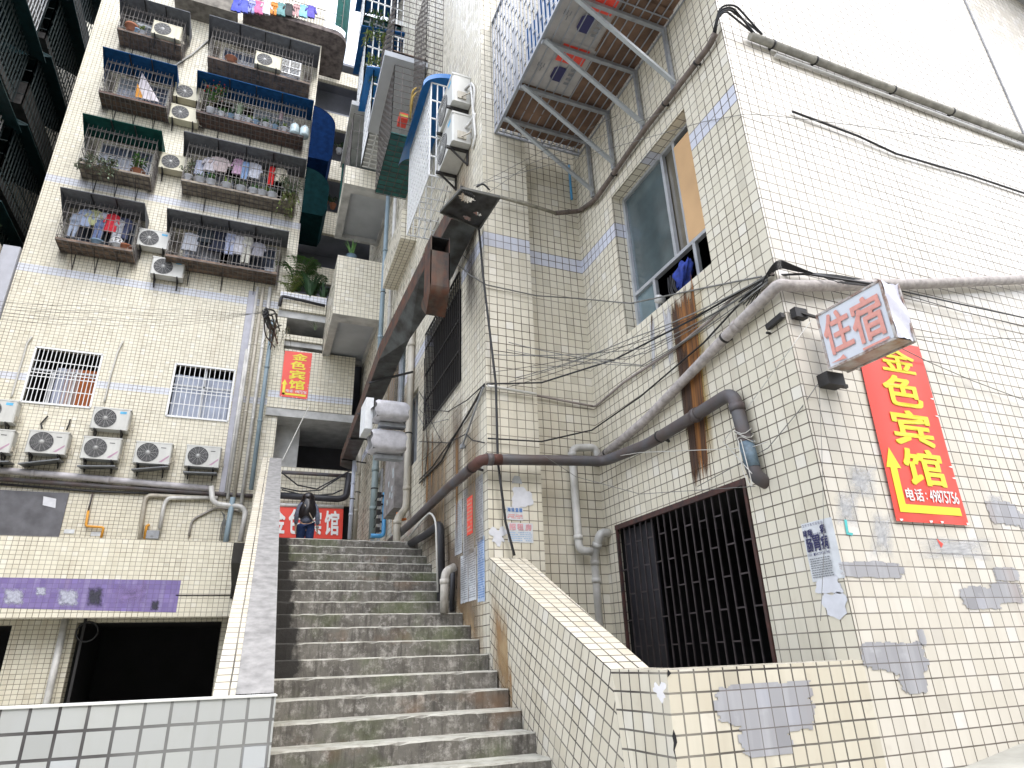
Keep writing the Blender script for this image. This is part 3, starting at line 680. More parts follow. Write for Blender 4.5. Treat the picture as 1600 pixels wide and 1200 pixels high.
# small loop pipe at the recess corner
zz = pY(905, 700, 6.93)
lp = [pY(903, 865, 6.92), pY(893, 745, 6.92), pY(900, 700, 6.92), pY(932, 702, 6.85), pX(937, 722, X4 - .12)]
pipe('trap_pipe', [pY(925, 862, 6.88), pY(905, 860, 6.9), pY(893, 700, 6.9), pY(930, 699, 6.9), pY(935, 718, 6.9)], .048, M_pvc, 'white plastic drain pipe looping beside the inner corner', bend=.1, rings=((1, .12), (1, .93), (3, .9)), n=12)
pipe('drain_pipe', [pX(952, 833, X4 + .0), Vector((X4 - .13, pX(952, 833, X4).y - .02, pX(952, 833, X4).z)), pX(928, 868, X4 - .17), pX(936, 985, X4 - .17) + Vector((0, 0, -.6))], .052, M_pvc, 'white drain pipe dropping behind the sloping wall in the inner corner', bend=.09, rings=((1, .55), (2, .06), (2, .2)), n=12)
# upper conduit on side wall: from pier hood round the recess and up to the corner
uc = [pY(782, 308, 6.68), pY(840, 324, 6.68), pY(868, 333, 6.75), pY(905, 330, 6.9), pX(930, 312, X4 - .06), pX(1005, 205, X4 - .06), pX(1075, 115, X4 - .06), pX(1108, 72, X4 - .06), pX(1118, 52, X4 - .06)]
pipe('conduit', uc[:3], .026, mat('conduit_olive', (.28, .26, .2), .7, var=.5, scale=12), 'dirty olive conduit running off the pier below the hood', bend=.1, n=10)
pipe('side_conduit', uc[2:], [.02] * 3 + [.036] * 4 if False else .034, mat('conduit_brown', (.17, .135, .115), .75, var=.5, scale=12, bump=.003), 'brown wrapped conduit rising along the side wall above the window', bend=.1, clamps=((2, .4, (.06, 0, 0)), (3, .5, (.06, 0, 0)), (4, .4, (.06, 0, 0))), n=10)
p0_, p1_ = pY(1172, 56, 3.564), pY(1640, 232, 3.564)
pipe('front_conduit', [p0_, p1_], .045, mat('conduit_dusty', (.34, .325, .28), .8, var=.4, scale=10, bump=.003), 'long dusty wrapped pipe high across the front of the corner building', clamps=((0, .06, (0, .06, -.02)), (0, .18, (0, .06, -.02)), (0, .42, (0, .06, -.02)), (0, .62, (0, .06, -.02))))
m = MB(); a_ = pY(1212, 86, 3.588); b_ = pY(1640, 243, 3.588); m.tube([a_, b_], .02, 8); single(m, 'thin_pipe', M_pvc, 'thin white pipe tucked under the dusty pipe high on the front wall', 'pipe')
m = MB()
ce = Vector(uc[-1])
for k in range(4):
    m.tube([ce + Vector((0, .02 * k, 0)), ce + Vector((-.03, -.10 - .02 * k, .10 + .035 * k)), Vector((4.0 + .03 * k, 3.48 - .02 * k, ce.z + .13 + .02 * k)), p0_ + Vector((.05 + .1 * (k % 2), -.03, .05 * (k % 2)))], .011, 6, bend=.12)
single(m, 'cable_loop', M_cable, 'black cables looping around the top corner between two conduits', 'cable')
# vertical pipes on the alley wall
pz = lambda x, y, off: pD(x, y, off)
t1 = pD(656, 500, .07); b1_ = pD(640, 805, .07)
pipe('beige_downpipe', [Vector((wallx(11.0, .07), 11.0, t1.z + 1.5)), Vector((wallx(11.0, .07), 11.0, 2.45)), Vector((wallx(11.0, .27), 10.75, 2.2)), Vector((wallx(11.0, .27), 10.7, 1.45))], .062, M_pvcb, 'thick beige downpipe beside the grey electrical box, standing on the steps', bend=.1, rings=((0, .35), (0, .93), (2, .08)), clamps=((0, .25, (.07, 0, 0)), (0, .72, (.07, 0, 0))))
for (x0, y0, x1, y1, off, r, mt, nm, lab) in (
    (607, 300, 588, 640, .0, .06, M_bluegrey, 'downpipe', 'blue grey downpipe beside the tiled balconies'),
    (618, 310, 604, 560, .0, .05, M_pvc, 'downpipe', 'white downpipe right of the blue grey one beside the balconies'),
    (589, 690, 584, 842, .1, .075, mat('sage_pipe', (.26, .32, .32), .5, var=.2), 'downpipe', 'sage green downpipe beside the blue water valves'),
    (563, 700, 541, 842, .12, .055, M_pvcb, 'downpipe', 'cream downpipe next to the red shop sign'),
    (554, 720, 540, 842, .3, .05, mat('pipe_bluewhite', (.6, .63, .72), .5, var=.1), 'downpipe', 'bluish white downpipe next to the cream one at the top of the stairs')):
    a_, b_ = pD(x0, y0, off + .08), pD(x1, y1, off + .08)
    ym = min(a_.y, 17.5) if y0 > 400 else 14.1 if x0 < 610 else 13.6
    xw = wallx(ym, off + .08)
    if y0 < 400:
        xw = ray(x0, y0).x / ray(x0, y0).y * ym
        zt_ = pY(x0, y0, ym).z; zb_ = pY(x1, y1, ym).z
    else: zt_ = pY(x0, y0, ym).z; zb_ = max(pY(x1, y1, ym).z, zL) if y1 > 800 else pY(x1, y1, ym).z
    pipe(nm, [Vector((xw, ym, zt_)), Vector((xw, ym, zb_))], r, mt, lab, rings=((0, .3), (0, .7)), clamps=((0, .5, (.08, 0, 0)),), group='downpipes on the alley wall', n=10)
# black elbow pipe by the steps, with a short plastic stub and a thin pale hose
pipe('black_elbow_pipe', [pD(640, 850, .12), pD(665, 836, .12), pD(688, 818, .12), pD(690, 960, .12)], .055, M_bpipe, 'black elbow pipe dropping along the steps beside the alley wall', bend=.14, n=12)
a_ = pD(700, 958, .16); st = Vector((wallx(8.25, .2), 8.2, .45))
sb = pY(694, 958, 7.75); 
pipe('broken_drain', [Vector((sb.x, 7.75, sb.z)), Vector((sb.x, 7.75, pY(694, 907, 7.75).z)), Vector((sb.x + .02, 7.77, pY(697, 893, 7.75).z)), Vector((sb.x + .14, 7.8, pY(708, 885, 7.75).z))], .05, mat('pvc_filthy', (.50, .47, .42), .6, var=.4, scale=9, streak=.8, bump=.003), 'short broken white drain pipe with a filthy elbow on the steps', bend=.05, rings=((0, .97),), n=12)
pipe('drain_stub', [pD(708, 885, .06), pD(706, 955, .05)], .035, M_bpipe, 'thin black drain pipe behind the broken white one', n=8)
m = MB(); m.tube([pD(640, 838, .2), pD(660, 812, .2), pD(672, 800, .2), pD(681, 812, .2), pD(684, 925, .2)], .014, 6, bend=.15); single(m, 'pale_hose', M_cablew, 'thin pale hose arching over the black elbow pipe by the steps', 'hose')
# blue water valve column and orange gas pipe
vb = Vector((wallx(13.2, .12), 13.2, zL)); zt_ = pD(600, 768, .12).z
bl = thing('valve_column', vb, 'light blue water pipe column with small black taps at the stair head', 'pipe')
Mb = mat('water_blue', (.08, .33, .62), .4, var=.2)
yv = 13.2; xv = pY(600, 800, yv).x; z0v, z1v = pY(600, 840, yv).z, pY(601, 770, yv).z
m = MB(); m.tube([(xv - .25, yv - .05, z0v + .02), (xv, yv - .05, z0v + .02), (xv, yv, z1v)], .045, 10, bend=.08); m.build('tube', Mb, bl)
for k in range(5):
    m = MB(); z = z0v + .12 + (z1v - z0v - .2) * k / 4; m.tube([(xv, yv - .02, z), (xv - .12, yv - .03, z + .02)], .02, 6); m.box((xv - .16, yv - .08, z - .03), (xv - .08, yv, z + .07)); m.tube([(xv - .14, yv - .05, z), (xv - .2, yv - .05, z - .12)], .01, 5)
    m.build('tap', M_blk, bl)
yv = 12.6; xo = pY(616, 800, yv).x
m = MB(); m.tube([(xo, yv, pY(616, 835, yv).z), (xo, yv, pY(617, 780, yv).z)], .03, 8); single(m, 'gas_pipe', mat('gas_orange', (.65, .3, .03), .5, var=.2), 'short orange yellow gas riser right of the blue valve column', 'pipe')
pipe('orange_gas_elbow', [pD(621, 801, .2), pD(621, 813, .2), pD(634, 811, .1)], .022, mat('gas_red', (.6, .17, .03), .5), 'small orange red gas elbow under the electrical box', bend=.05, n=8)
# electrical box
eb = thing('electrical_box', (wallx(11.8, .15), 11.8, 2.45), 'grey electrical box covered with scraps of paper beside the beige downpipe', 'electrical box')
m = MB(); lo, hi = [], []
z0e, z1e = 2.5, 3.85
for (y, o_) in ((11.25, .02), (11.25, .24), (12.3, .24), (12.3, .02)): lo.append(Vector((wallx(y, o_), y, z0e - (.0 if y < 12 else -.0)))); hi.append(Vector((wallx(y, o_), y, z1e)))
m.hexa(lo, hi); m.build('case', mat('box_grey', (.30, .28, .27), .6, var=.5, scale=6), eb)
for k in range(9):
    m = MB(); y = 11.35 + random.random() * .8; z = z0e + .1 + random.random() * 1.1; m.box((wallx(y, .246), y, z), (wallx(y, .242), y + .08, z + .1))
    m.build('paper_scrap', mat('scrap_paper', (.55, .6, .62), .8, var=.5, scale=20), eb)

# ---------------------------------------------------------------- metal duct and hood
M_duct = mat('duct_rust', (.10, .036, .018), .7, .1, var=.6, scale=6, col2=(.022, .02, .019), streak=.6, bump=.003, bscale=20)
M_ductb = mat('duct_steel', (.11, .12, .12), .45, .5, var=.5, scale=4, col2=(.035, .03, .028), bump=.003, bscale=18)
du = thing('metal_duct', (1.8, 10, 4.8), 'long rusty sheet metal duct sloping along the alley wall above the stairs', 'duct')
m = MB()
zd = 4.75
def dl(x, y): return pZ(x, y, zd)
near = [dl(655, 442), dl(700, 445)]; Ls = [pZ(705, 342, 5.55), pZ(655, 435, 5.3), dl(592, 562), dl(531, 728)]; Rs = [pZ(746, 350, 5.55), pZ(707, 432, 5.3), dl(640, 530), dl(548, 734)]
for i in range(3):
    a, b, c, d = Ls[i], Rs[i], Rs[i + 1], Ls[i + 1]; h = Vector((0, 0, .3))
    m.face([a, d, c, b], 1); m.face([a, a + h, d + h, d], 0); m.face([b, c, c + h, b + h], 0); m.face([a + h, b + h, c + h, d + h], 0)
m.face([Ls[0], Rs[0], Rs[0] + Vector((0, 0, .3)), Ls[0] + Vector((0, 0, .3))], 0); m.face([Ls[3], Ls[3] + Vector((0, 0, .3)), Rs[3] + Vector((0, 0, .3)), Rs[3]], 0)
m.build('trunk', [M_duct, M_ductb], du)
for t in (.15, .4, .65, .9):
    m = MB(); a = Ls[2].lerp(Ls[3], t); b = Rs[2].lerp(Rs[3], t); m.bar(a + Vector((-.03, 0, -.015)), b + Vector((.3, 0, -.015)), .03); m.build('bracket', M_blk, du)
# square outlet turned up
m = MB(); yo = 6.7
c = [pY(672, 366, yo), pY(705, 366, yo), pY(702, 460, yo), pY(675, 465, yo)]
x0, x1, zt_, zm_ = c[0].x + .015, c[1].x - .015, c[0].z, c[2].z + .1
zo = pY(690, 393, yo).z
for (xa, xb, ya_, yb_) in ((x0, x0 + .012, yo, yo + .32), (x1 - .012, x1, yo, yo + .32), (x0, x1, yo + .31, yo + .32)): m.box((xa, ya_, zm_), (xb, yb_, zt_))
m.box((x0, yo, zm_), (x1, yo + .012, zo)); m.box((x0 + .012, yo + .012, zm_ + .05), (x1 - .012, yo + .3, zm_ + .06))
m.grid(lambda u, v: (x0 + (x1 - x0) * u + .06 * v * v, yo + .5 * (1 - math.cos(v * 1.4)), zm_ - .2 * math.sin(v * 1.5)), 2, 8)
for s_ in (0, 1): m.grid(lambda u, v: ((x0 if s_ == 0 else x1) + .06 * v * v, yo + .5 * (1 - math.cos(v * 1.4)) * (1 - u) + .34 * u + .3 * u * v, zm_ - .2 * math.sin(v * 1.5) * (1 - u)), 2, 8)
m.build('outlet', [M_duct], du)
m = MB(); m.box((x0 + .014, yo + .2, zm_ + .07), (x1 - .014, yo + .21, zt_ - .005)); m.box((x0 + .014, yo + .013, zt_ - .02), (x1 - .014, yo + .3, zt_ - .004)); m.build('opening', M_dark, du)  # near-black sheets stand in for the shade inside the outlet
# hood plate
hd = thing('burnt_hood', pZ(735, 320, 5.4), 'burnt grey sheet metal hood with torn holes at the pier corner', 'hood')
zh = 5.42
hp = [pZ(722, 294, zh), pZ(781, 308, zh), pZ(749, 357, zh - .03), pZ(688, 331, zh)]
m = MB(); holes = ((.28, .25, .18, .13), (.75, .62, .09, .045), (.6, .85, .1, .05))
NU = 40
def HP(u, v): 
    p = (hp[0].lerp(hp[1], u)).lerp(hp[3].lerp(hp[2], u), v); return p + Vector((0, 0, .012 * math.sin(9 * u + 5 * v)))
for i in range(NU):
    for j in range(NU):
        u, v = (i + .5) / NU, (j + .5) / NU
        if any(((u - h[0]) / h[2]) ** 2 + ((v - h[1]) / h[3]) ** 2 < 1 + .35 * math.sin(13 * math.atan2(v - h[1], u - h[0]) + 2 * h[0]) for h in holes): continue
        m.face([HP(i / NU, j / NU), HP((i + 1) / NU, j / NU), HP((i + 1) / NU, (j + 1) / NU), HP(i / NU, (j + 1) / NU)])
m.build('plate', mat('burnt_steel', (.06, .06, .06), .5, .4, var=.6, scale=7, col2=(.018, .015, .013)), hd)
m = MB()
for a, b in ((0, 1), (1, 2), (2, 3), (3, 0)): m.bar(hp[a], hp[b], .02, .035)
m.build('rim', mat('burnt_rim', (.12, .12, .11), .6, .3, var=.5), hd)
m = MB()
for k in range(5): c_ = HP(.2 + .06 * k, .12); m.tube([c_ + Vector((.1 * math.cos(t), .06 * math.sin(t * 1.3), .02 + .09 * math.sin(t))) for t in [i * .5 for i in range(10)]], .01, 5)
m.tube([pZ(745, 292, 5.5), pZ(755, 286, 5.6), pZ(765, 297, 5.5)], .012, 6, bend=.1)
single(m, 'burnt_cables', M_cable, 'burnt black cable coils lying on the torn hood', 'cable')

# ---------------------------------------------------------------- cables
def cab(pts, r, mt, label, sag=0, group='cables strung along the walls', cat='cable', name='cable'):
    P = [Vector(p) for p in pts]; out = []
    for i in range(len(P) - 1):
        n = 8
        for k in range(n):
            t = k / n; out.append(P[i].lerp(P[i + 1], t) - Vector((0, 0, sag * 4 * t * (1 - t))))
    out.append(P[-1]); m = MB(); m.tube(out, r, 5); return single(m, name, mt, label, cat, group)
Yp = 6.76
cab([pD(748, 352, .05), pD(755, 420, .02) if 0 else pY(755, 430, Yp - .05), pY(775, 600, Yp - .05), pY(778, 720, Yp - .02), pY(783, 760, Yp - .05), pY(790, 815, Yp - .03), pY(804, 868, Yp - .03)], .016, M_cable, 'thick black cable hanging down the pier from the hood to the sloping wall', name='hanging_cable')
def C(x, y): return Vector((X4 - .03, pX(x, y, X4 - .03).y, pX(x, y, X4 - .03).z))
cz = pX(1207, 425, X4 - .04)
cab([pY(760, 600, Yp), pY(846, 598, 6.70), pX(960, 562, X4 - .25), pX(1080, 500, X4 - .1), pX(1200, 430, X4 - .05), pY(1260, 428, 3.545), pY(1370, 445, 3.240)], .011, M_cable, 'black cable crossing from the pier to the corner above the wrapped pipe', name='slung_cable')
cab([pY(762, 685, Yp), pY(846, 690, 6.70), pY(925, 672, 6.85), pX(1000, 620, X4 - .05), pX(1100, 535, X4 - .04), pX(1190, 437, X4 - .04)], .010, M_cable, 'black cable sagging low across the pier and up the side wall', name='slung_cable')
cab([pD(705, 405, .03), pD(735, 430, .03), pY(760, 445, Yp), pY(838, 462, 6.75), pY(900, 466, 6.93), pX(985, 474, X4 - .02), pX(1100, 450, X4 - .02), pX(1190, 432, X4 - .03)], .009, M_cableg, 'grey cable running from the duct past the recessed window to the corner', name='slung_cable')
cab([pY(762, 603, Yp - .02), pY(838, 616, Yp - .02)], .018, M_cablew, 'pale conduit fixed across the pier', name='pier_conduit', cat='conduit')
cab([pY(838, 618, 6.96), pY(927, 635, 6.96), pX(932, 634, X4 - .03), pX(975, 597, X4 - .03), pX(1050, 548, X4 - .03), pX(1110, 500, X4 - .03), pX(1150, 460, X4 - .03), pX(1208, 426, X4 - .03)], .016, mat('conduit_pinkgrey', (.3, .26, .24), .7, var=.3), 'pinkish grey cable duct kinked at the inner corner and rising to the corner', name='wall_conduit', cat='conduit')
rr = random.Random(11)
lines = []
for k in range(9):
    x0, y0 = 770 + rr.uniform(-10, 60), 605 - k * 9 + rr.uniform(-6, 6)
    lines.append(([pY(x0, y0, 6.7), pX(1000 + rr.uniform(-20, 30), 520 + k * 7 + rr.uniform(-12, 12), X4 - .15 - .02 * k), pX(1200, 428 + k * 1.6, X4 - .06)], .0035 + .001 * (k % 3)))
for k, (p, r) in enumerate(lines): cab(p, r, M_cableg if k % 3 else M_cable, 'one of the thin cables fanning from the pier to the building corner', sag=.04, group='thin cables fanning to the corner', name='thin_cable')
for (p, lab) in (([pY(740, 290, 6.3), pY(905, 190, 6.6) if 0 else pX(960, 230, X4 - .3), pX(1100, 190, X4 - .02), pX(1165, 178, X4 - .02), pY(1210, 181, 3.583), pY(1330, 195, 3.574), pY(1600, 236, 3.526)], 'thin wire crossing the side wall band and onto the upper front wall'),
                 ([pY(750, 310, 6.4), pY(830, 255, 6.5), pX(1050, 170, X4 - .05)], 'thin wire rising from the hood to the strut feet'),
                 ([pY(745, 290, 6.4), pY(850, 235, 6.4), pX(965, 180, X4 - .05)], 'thin wire crossing just above the other from the hood'),
                 ([pX(932, 718, X4 - .2), pX(1000, 707, X4 - .2), pX(1170, 700, X4 - .1), pX(1200, 690, X4 - .05)], 'white string stretched level across the waste pipe'),
                 ([pY(850, 712, 6.5), pY(900, 745, 6.6), pX(1000, 772, X4 - .1), pX(1180, 760, X4 - .04)], 'thin sagging wire below the grey waste pipe')):
    cab(p, .0035, M_cablew if 'white' in lab else M_cableg, lab, name='thin_wire', group=None, cat='wire')
cab([pY(1238, 174, 3.593), pY(1340, 212, 3.583), pY(1400, 240, 3.593), pY(1520, 275, 3.593), pY(1640, 315, 3.593)], .013, M_cable, 'thick dark cable running down across the upper front wall', name='front_cable', group=None)
for (p, lab) in (([pY(1410, 455, 3.545), pY(1500, 475, 3.545), pY(1640, 505, 3.545)], 'black cable under the wrapped pipe at the right edge'),
                 ([pY(1412, 460, 3.564), pY(1500, 486, 3.564), pY(1640, 520, 3.564)], 'thin cable just below the black one at the right edge'),
                 ([pY(1410, 545, 3.526), pY(1450, 565, 3.574), pY(1520, 595, 3.574), pY(1640, 640, 3.574)], 'thin wire from the sign box to the right edge'),
                 ([pY(1330, 515, 3.335), pY(1480, 530, 3.574), pY(1640, 528, 3.574)], 'thin wire from the sign box across the front wall'),
                 ([pY(1268, 500, 3.526), pY(1235, 545, 3.555), pX(1180, 620, X4 - .03), pX(1130, 690, X4 - .06), pX(1175, 740, X4 - .2)], 'pale wire hanging from the sign bracket to the waste pipe'),
                 ([pY(1278, 600, 3.545), pX(1250, 640, X4 - .02), pX(1200, 700, X4 - .04), pX(1090, 760, X4 - .08)], 'thin wire from the sign foot across the side wall'),
                 ([pY(1280, 605, 3.545), pY(1284, 700, 3.583), pY(1288, 850, 3.583), pY(1282, 970, 3.602)], 'thin loose wire hanging straight down the corner')):
    cab(p, .0022 if 'straight' in lab else .004 if 'thin' in lab or 'pale' in lab else .008, M_cablew if 'pale' in lab else M_cable if 'black' in lab else M_cableg, lab, name='thin_wire', group=None, cat='wire')
# cables bundled at the corner
m = MB()
for k in range(7):
    m.tube([pX(1150 + k * 4, 470 + k * 2, X4 - .03), pX(1200, 432 - k * 1.5, X4 - .04 - .008 * k), Vector((4.03 - .01 * k, 3.56 - .01 * k, pX(1212, 424 - k, X4).z)), pY(1250, 425 - k, 3.574 - .01 * k), pY(1310, 430 + k * 2, 3.564 - .01 * k), pY(1372, 442 + k, 3.526 - .04 * k)], .0055, 5, bend=.1)
single(m, 'corner_cables', M_cable, 'bundle of black cables bent over the building corner above the sign', 'cable')
# messy cables on the alley wall below the black window
for k, (pts, r) in enumerate([([(757, 600), (735, 640), (705, 690), (690, 720), (665, 745), (655, 755)], .014), ([(757, 603), (730, 650), (700, 695), (675, 730), (655, 750)], .011), ([(655, 690), (700, 692), (728, 678), (738, 688), (757, 692)], .008),
      ([(655, 612), (672, 640), (700, 643), (730, 625), (757, 600)], .008), ([(650, 640), (662, 665), (680, 660), (700, 655)], .006), ([(663, 560), (664, 640), (668, 700), (662, 760)], .007), ([(655, 640), (672, 655), (690, 690), (660, 720)], .006), ([(700, 290), (690, 330), (720, 395), (735, 410)], .006)]):
    cab([pD(x, y, .03 + .006 * k) for x, y in pts], r, M_cable if k != 4 else M_cableg, ['thickest black cable draped below the sooty window', 'second black cable twisting below the sooty window', 'wavy black cable over the pier edge', 'drooping cable just under the sooty window', 'short loose grey cable end beside the sooty window', 'vertical cable left of the sooty window', 'crooked cable crossing the rust streaks', 'short cable by the hood'][k], name='wall_cable', group=None)
m = MB(); m.bar(pD(755, 605, .05), pD(722, 698, .04), .02); m.box(pD(722, 698, .05) + Vector((-.02, -.03, -.02)), pD(722, 698, .05) + Vector((.03, .04, .03))); single(m, 'iron_rod', M_galv, 'slanting iron rod with a clamp on the alley wall at the pier corner', 'rod')
# dark iron stub near the corner
m = MB(); a_ = pX(1199, 512, X4 - .04); b_ = pX(1223, 492, X4 - .04); m.bar(a_, b_, .04, .05); m.tube([a_ + Vector((0, .02, -.04)), a_ + Vector((.05, .02, -.04))], .012, 6); single(m, 'iron_stub', M_blk, 'short black iron stub on the side wall under the wrapped pipe', 'bracket')
# ================================================================ WRITING
_tc = {}
def glyph(ch, bold=.02):
    """outline of one character as triangles inside its own box, from Blender's built-in font"""
    key = (ch, bold)
    if key in _tc: return _tc[key]
    c = bpy.data.curves.new('t', 'FONT'); c.body = ch; c.size = 1; c.offset = bold; c.resolution_u = 3
    o = bpy.data.objects.new('t', c); COL.objects.link(o); bpy.context.view_layer.update()
    me = o.evaluated_get(bpy.context.evaluated_depsgraph_get()).to_mesh()
    vs = [v.co.copy() for v in me.vertices]; fs = [list(p.vertices) for p in me.polygons]
    if vs:
        x0, x1 = min(v.x for v in vs), max(v.x for v in vs); y0, y1 = min(v.y for v in vs), max(v.y for v in vs)
    else: x0 = y0 = 0; x1 = y1 = 1
    COL.objects.unlink(o); bpy.data.objects.remove(o); bpy.data.curves.remove(c)
    _tc[key] = ([((v.x - x0) / max(x1 - x0, 1e-6), (v.y - y0) / max(y1 - y0, 1e-6)) for v in vs], fs); return _tc[key]
def put(mb, ch, S, u0, v0, u1, v1, bold=.02, mi=0):
    """write one character into the (u,v) rectangle of the surface S(u,v)->point"""
    vs, fs = glyph(ch, 0)
    # heavier strokes: the same outline laid down again a hair to each side, each copy a fraction of a millimetre prouder
    um, vm = (u0 + u1) / 2, (v0 + v1) / 2; P0 = Vector(S(um, vm)); eu = Vector(S(um + .01, vm)) - P0; ev = Vector(S(um, vm + .01)) - P0
    nr = eu.cross(ev).normalized(); 
    if nr.dot(P0) > 0: nr = -nr
    steps = ((0, 0),) if bold < .008 else ((-1, -1), (1, -1), (-1, 1), (1, 1), (0, 0), (0, 1), (0, -1), (1, 0), (-1, 0))
    for k, (du, dv_) in enumerate(steps):
        b = len(mb.v); ku, kv = (u1 - u0) * bold * 1.1 * du, (v1 - v0) * bold * 1.1 * dv_
        for (a, c) in vs: mb.v.append(Vector(S(u0 + (u1 - u0) * a + ku, v0 + (v1 - v0) * c + kv)) + nr * (.0003 * k))
        for f in fs: mb.f.append([b + i for i in f]); mb.mi.append(mi); mb.sm.append(False); mb.uv.append(None)
def quadS(bl, br, tr, tl, lift=Vector((0, 0, 0))):
    bl, br, tr, tl = [Vector(p) + lift for p in (bl, br, tr, tl)]
    return lambda u, v: bl.lerp(br, u).lerp(tl.lerp(tr, u), v)
def rect(mb, S, u0, v0, u1, v1, mi=0, n=1): mb.face([S(u0, v0), S(u1, v0), S(u1, v1), S(u0, v1)], mi)
M_red = mat('banner_red', (.80, .075, .05), .35, var=.12, scale=2)
M_yel = mat('banner_yellow', (.80, .68, .03), .4, var=.06)
M_wht = mat('letter_white', (.8, .78, .76), .5, var=.05)
M_ink = mat('ink_black', (.03, .03, .10), .7, var=.1)
M_inkb = mat('ink_blue', (.10, .22, .50), .7, var=.2)
M_inkr = mat('ink_red', (.72, .16, .14), .7, var=.2)
M_inkg = mat('ink_grey', (.22, .23, .25), .7, var=.3, scale=30)
M_paper = mat('paper', (.62, .64, .66), .85, var=.2, scale=8)
M_paperg = mat('paper_grey', (.46, .47, .48), .85, var=.25, scale=10)
M_papert = mat('paper_torn', (.62, .63, .67), .85, var=.12, scale=12)
M_paperb = mat('paper_blue', (.42, .52, .68), .85, var=.3, scale=12)
def banner(name, S, label, cat='banner', wav=.0):
    """vertical red banner with the four large characters, arrow and telephone line"""
    o = thing(name, S(.5, 0), label, cat)
    m = MB(); m.grid(lambda u, v: S(u, v), 24, 60, smooth=True); m.build('sheet', M_red, o)
    L = lambda u, v: Vector(S(u, v)) + LIFT
    t = MB()
    for ch, (u0, v0, u1, v1) in zip('金色宾馆', ((.31, .815, .83, .955), (.27, .615, .80, .785), (.26, .40, .82, .585), (.29, .19, .84, .375))): put(t, ch, L, u0, v0, u1, v1, .024)
    t.build('lettering', M_yel, o)
    a = MB(); rect(a, L, .07, .045, .93, .085); rect(a, L, .07, .045, .165, .27); a.face([L(-.0 + .02, .265), L(.225, .265), L(.115, .37)]); a.build('arrow', M_yel, o)
    t = MB()
    for i, ch in enumerate('电话'): put(t, ch, L, .20 + i * .13, .105, .31 + i * .13, .165, .02)
    put(t, ':', L, .475, .115, .49, .15, .02)
    for i, ch in enumerate('49875756'): put(t, ch, L, .53 + i * .053, .105, .575 + i * .053, .165, .02)
    t.build('telephone_number', M_wht, o)
    g = MB()
    rr = random.Random(3)
    for v in (.58, .68, .24, .30):
        g = MB(); g.face([L(1.0, v), L(.985, v + .006), L(.94, v + .002), L(.98, v - .004)]); g.build('eyelet', M_wht, o)
    for u in (.05, .45, .6, .97):
        g = MB(); g.face([L(u, .0), L(u + .03, .004), L(u + .035, .012), L(u - .01, .012)]); g.build('eyelet', M_wht, o)
    return o
YF = 3.607
LIFT = Vector((0, -.0045, 0))
bS = lambda u, v: Vector((4.713 + .081 * v + (.834 - .02 * v) * u, YF - .006 - .003 * math.sin(7 * v + 2 * u) - .0015 * math.sin(13 * u), .898 + 1.663 * v))
banner('hotel_banner', bS, 'large red vertical banner with yellow characters and an arrow on the corner building front')
# same banner, smaller in view, on the corridor parapet
LIFT = Vector((0, -.006, 0))
a_, b_, c_, d_ = pY(437, 619, YC - .02), pY(480, 624, YC - .02), pY(488, 552, YC - .02), pY(445, 548, YC - .02)
banner('hotel_banner', quadS(a_, b_, c_, d_), 'small red vertical banner with yellow characters hanging on the corridor parapet over the landing')
# red sign over the doorway at the top of the stairs
a_, b_, c_, d_ = pY(418, 838, YC - .3), pY(533, 842, YC - .3), pY(535, 793, YC - .3), pY(420, 788, YC - .3)
o = thing('shop_sign', a_.lerp(b_, .5), 'red horizontal sign with white characters over the dark doorway behind the woman', 'sign')
m = MB(); S = quadS(a_, b_, c_, d_); m.face([S(0, 0), S(1, 0), S(1, 1), S(0, 1)]); 
for (p, q_) in ((a_, b_), (b_, c_), (c_, d_), (d_, a_)): m.bar(p + Vector((0, .04, 0)), q_ + Vector((0, .04, 0)), .06)
m.build('board', M_red, o)
t = MB(); S2 = quadS(a_, b_, c_, d_, Vector((0, -.02, 0)))
for i, ch in enumerate('金色宾馆'): put(t, ch, S2, .03 + i * .245, .12, .22 + i * .245, .86, .024)
t.build('lettering', M_wht, o)
m = MB(); m.tube([a_ + Vector((0, .0, .83)), b_ + Vector((0, 0, .86))], .05, 8); single(m, 'awning_pipe', M_pvc, 'pale pipe running level just above the red shop sign', 'pipe')

# light box sign sticking out from the corner
sx = 4.26
n_at = pX(1266, 500, sx); 
def sp(x, y): return pX(x, y, sx)
BL, BR, TR, TL = sp(1284, 583), sp(1398, 529), sp(1377, 437), sp(1266, 500)
BL.y = TL.y = 3.49; 
yn = (BR.y + TR.y) / 2; zt_ = (TL.z + TR.z) / 2; zb_ = (BL.z + BR.z) / 2
TR = Vector((sx, yn, pX(1377, 437, sx).z)); BR = Vector((sx, yn, pX(1398, 529, sx).z)); TL.z = pX(1266, 500, sx).z; BL.z = pX(1284, 583, sx).z
wdt = pY(1429, 532, yn).x - sx
o = thing('lodging_sign', (sx + wdt / 2, (yn + 3.49) / 2, BL.z), 'worn white light box sign with two faded red characters jutting out from the building corner', 'sign')
M_sign = mat('sign_white', (.60, .63, .68), .4, var=.08, scale=5)
M_signr = mat('sign_faded_red', (.66, .30, .25), .6, var=.15, scale=25)
M_tin = mat('sign_tin', (.40, .40, .38), .5, .1, var=.5, scale=8, col2=(.22, .13, .08), bump=.003)
W_ = Vector((wdt, 0, 0))
m = MB(); m.face([BL, TL, TR, BR]); m.face([BL + W_, BR + W_, TR + W_, TL + W_]); m.build('panel', M_sign, o)
m = MB()
m.grid(lambda u, v: (BR + Vector((wdt * u, -.012 * math.sin(9 * v + 4 * u) - .006, (TR.z - BR.z) * v + .01 * math.sin(20 * u)))), 6, 12); m.build('end_sheet', mat('sign_plastic', (.66, .66, .76), .35, var=.1, bump=.004), o)
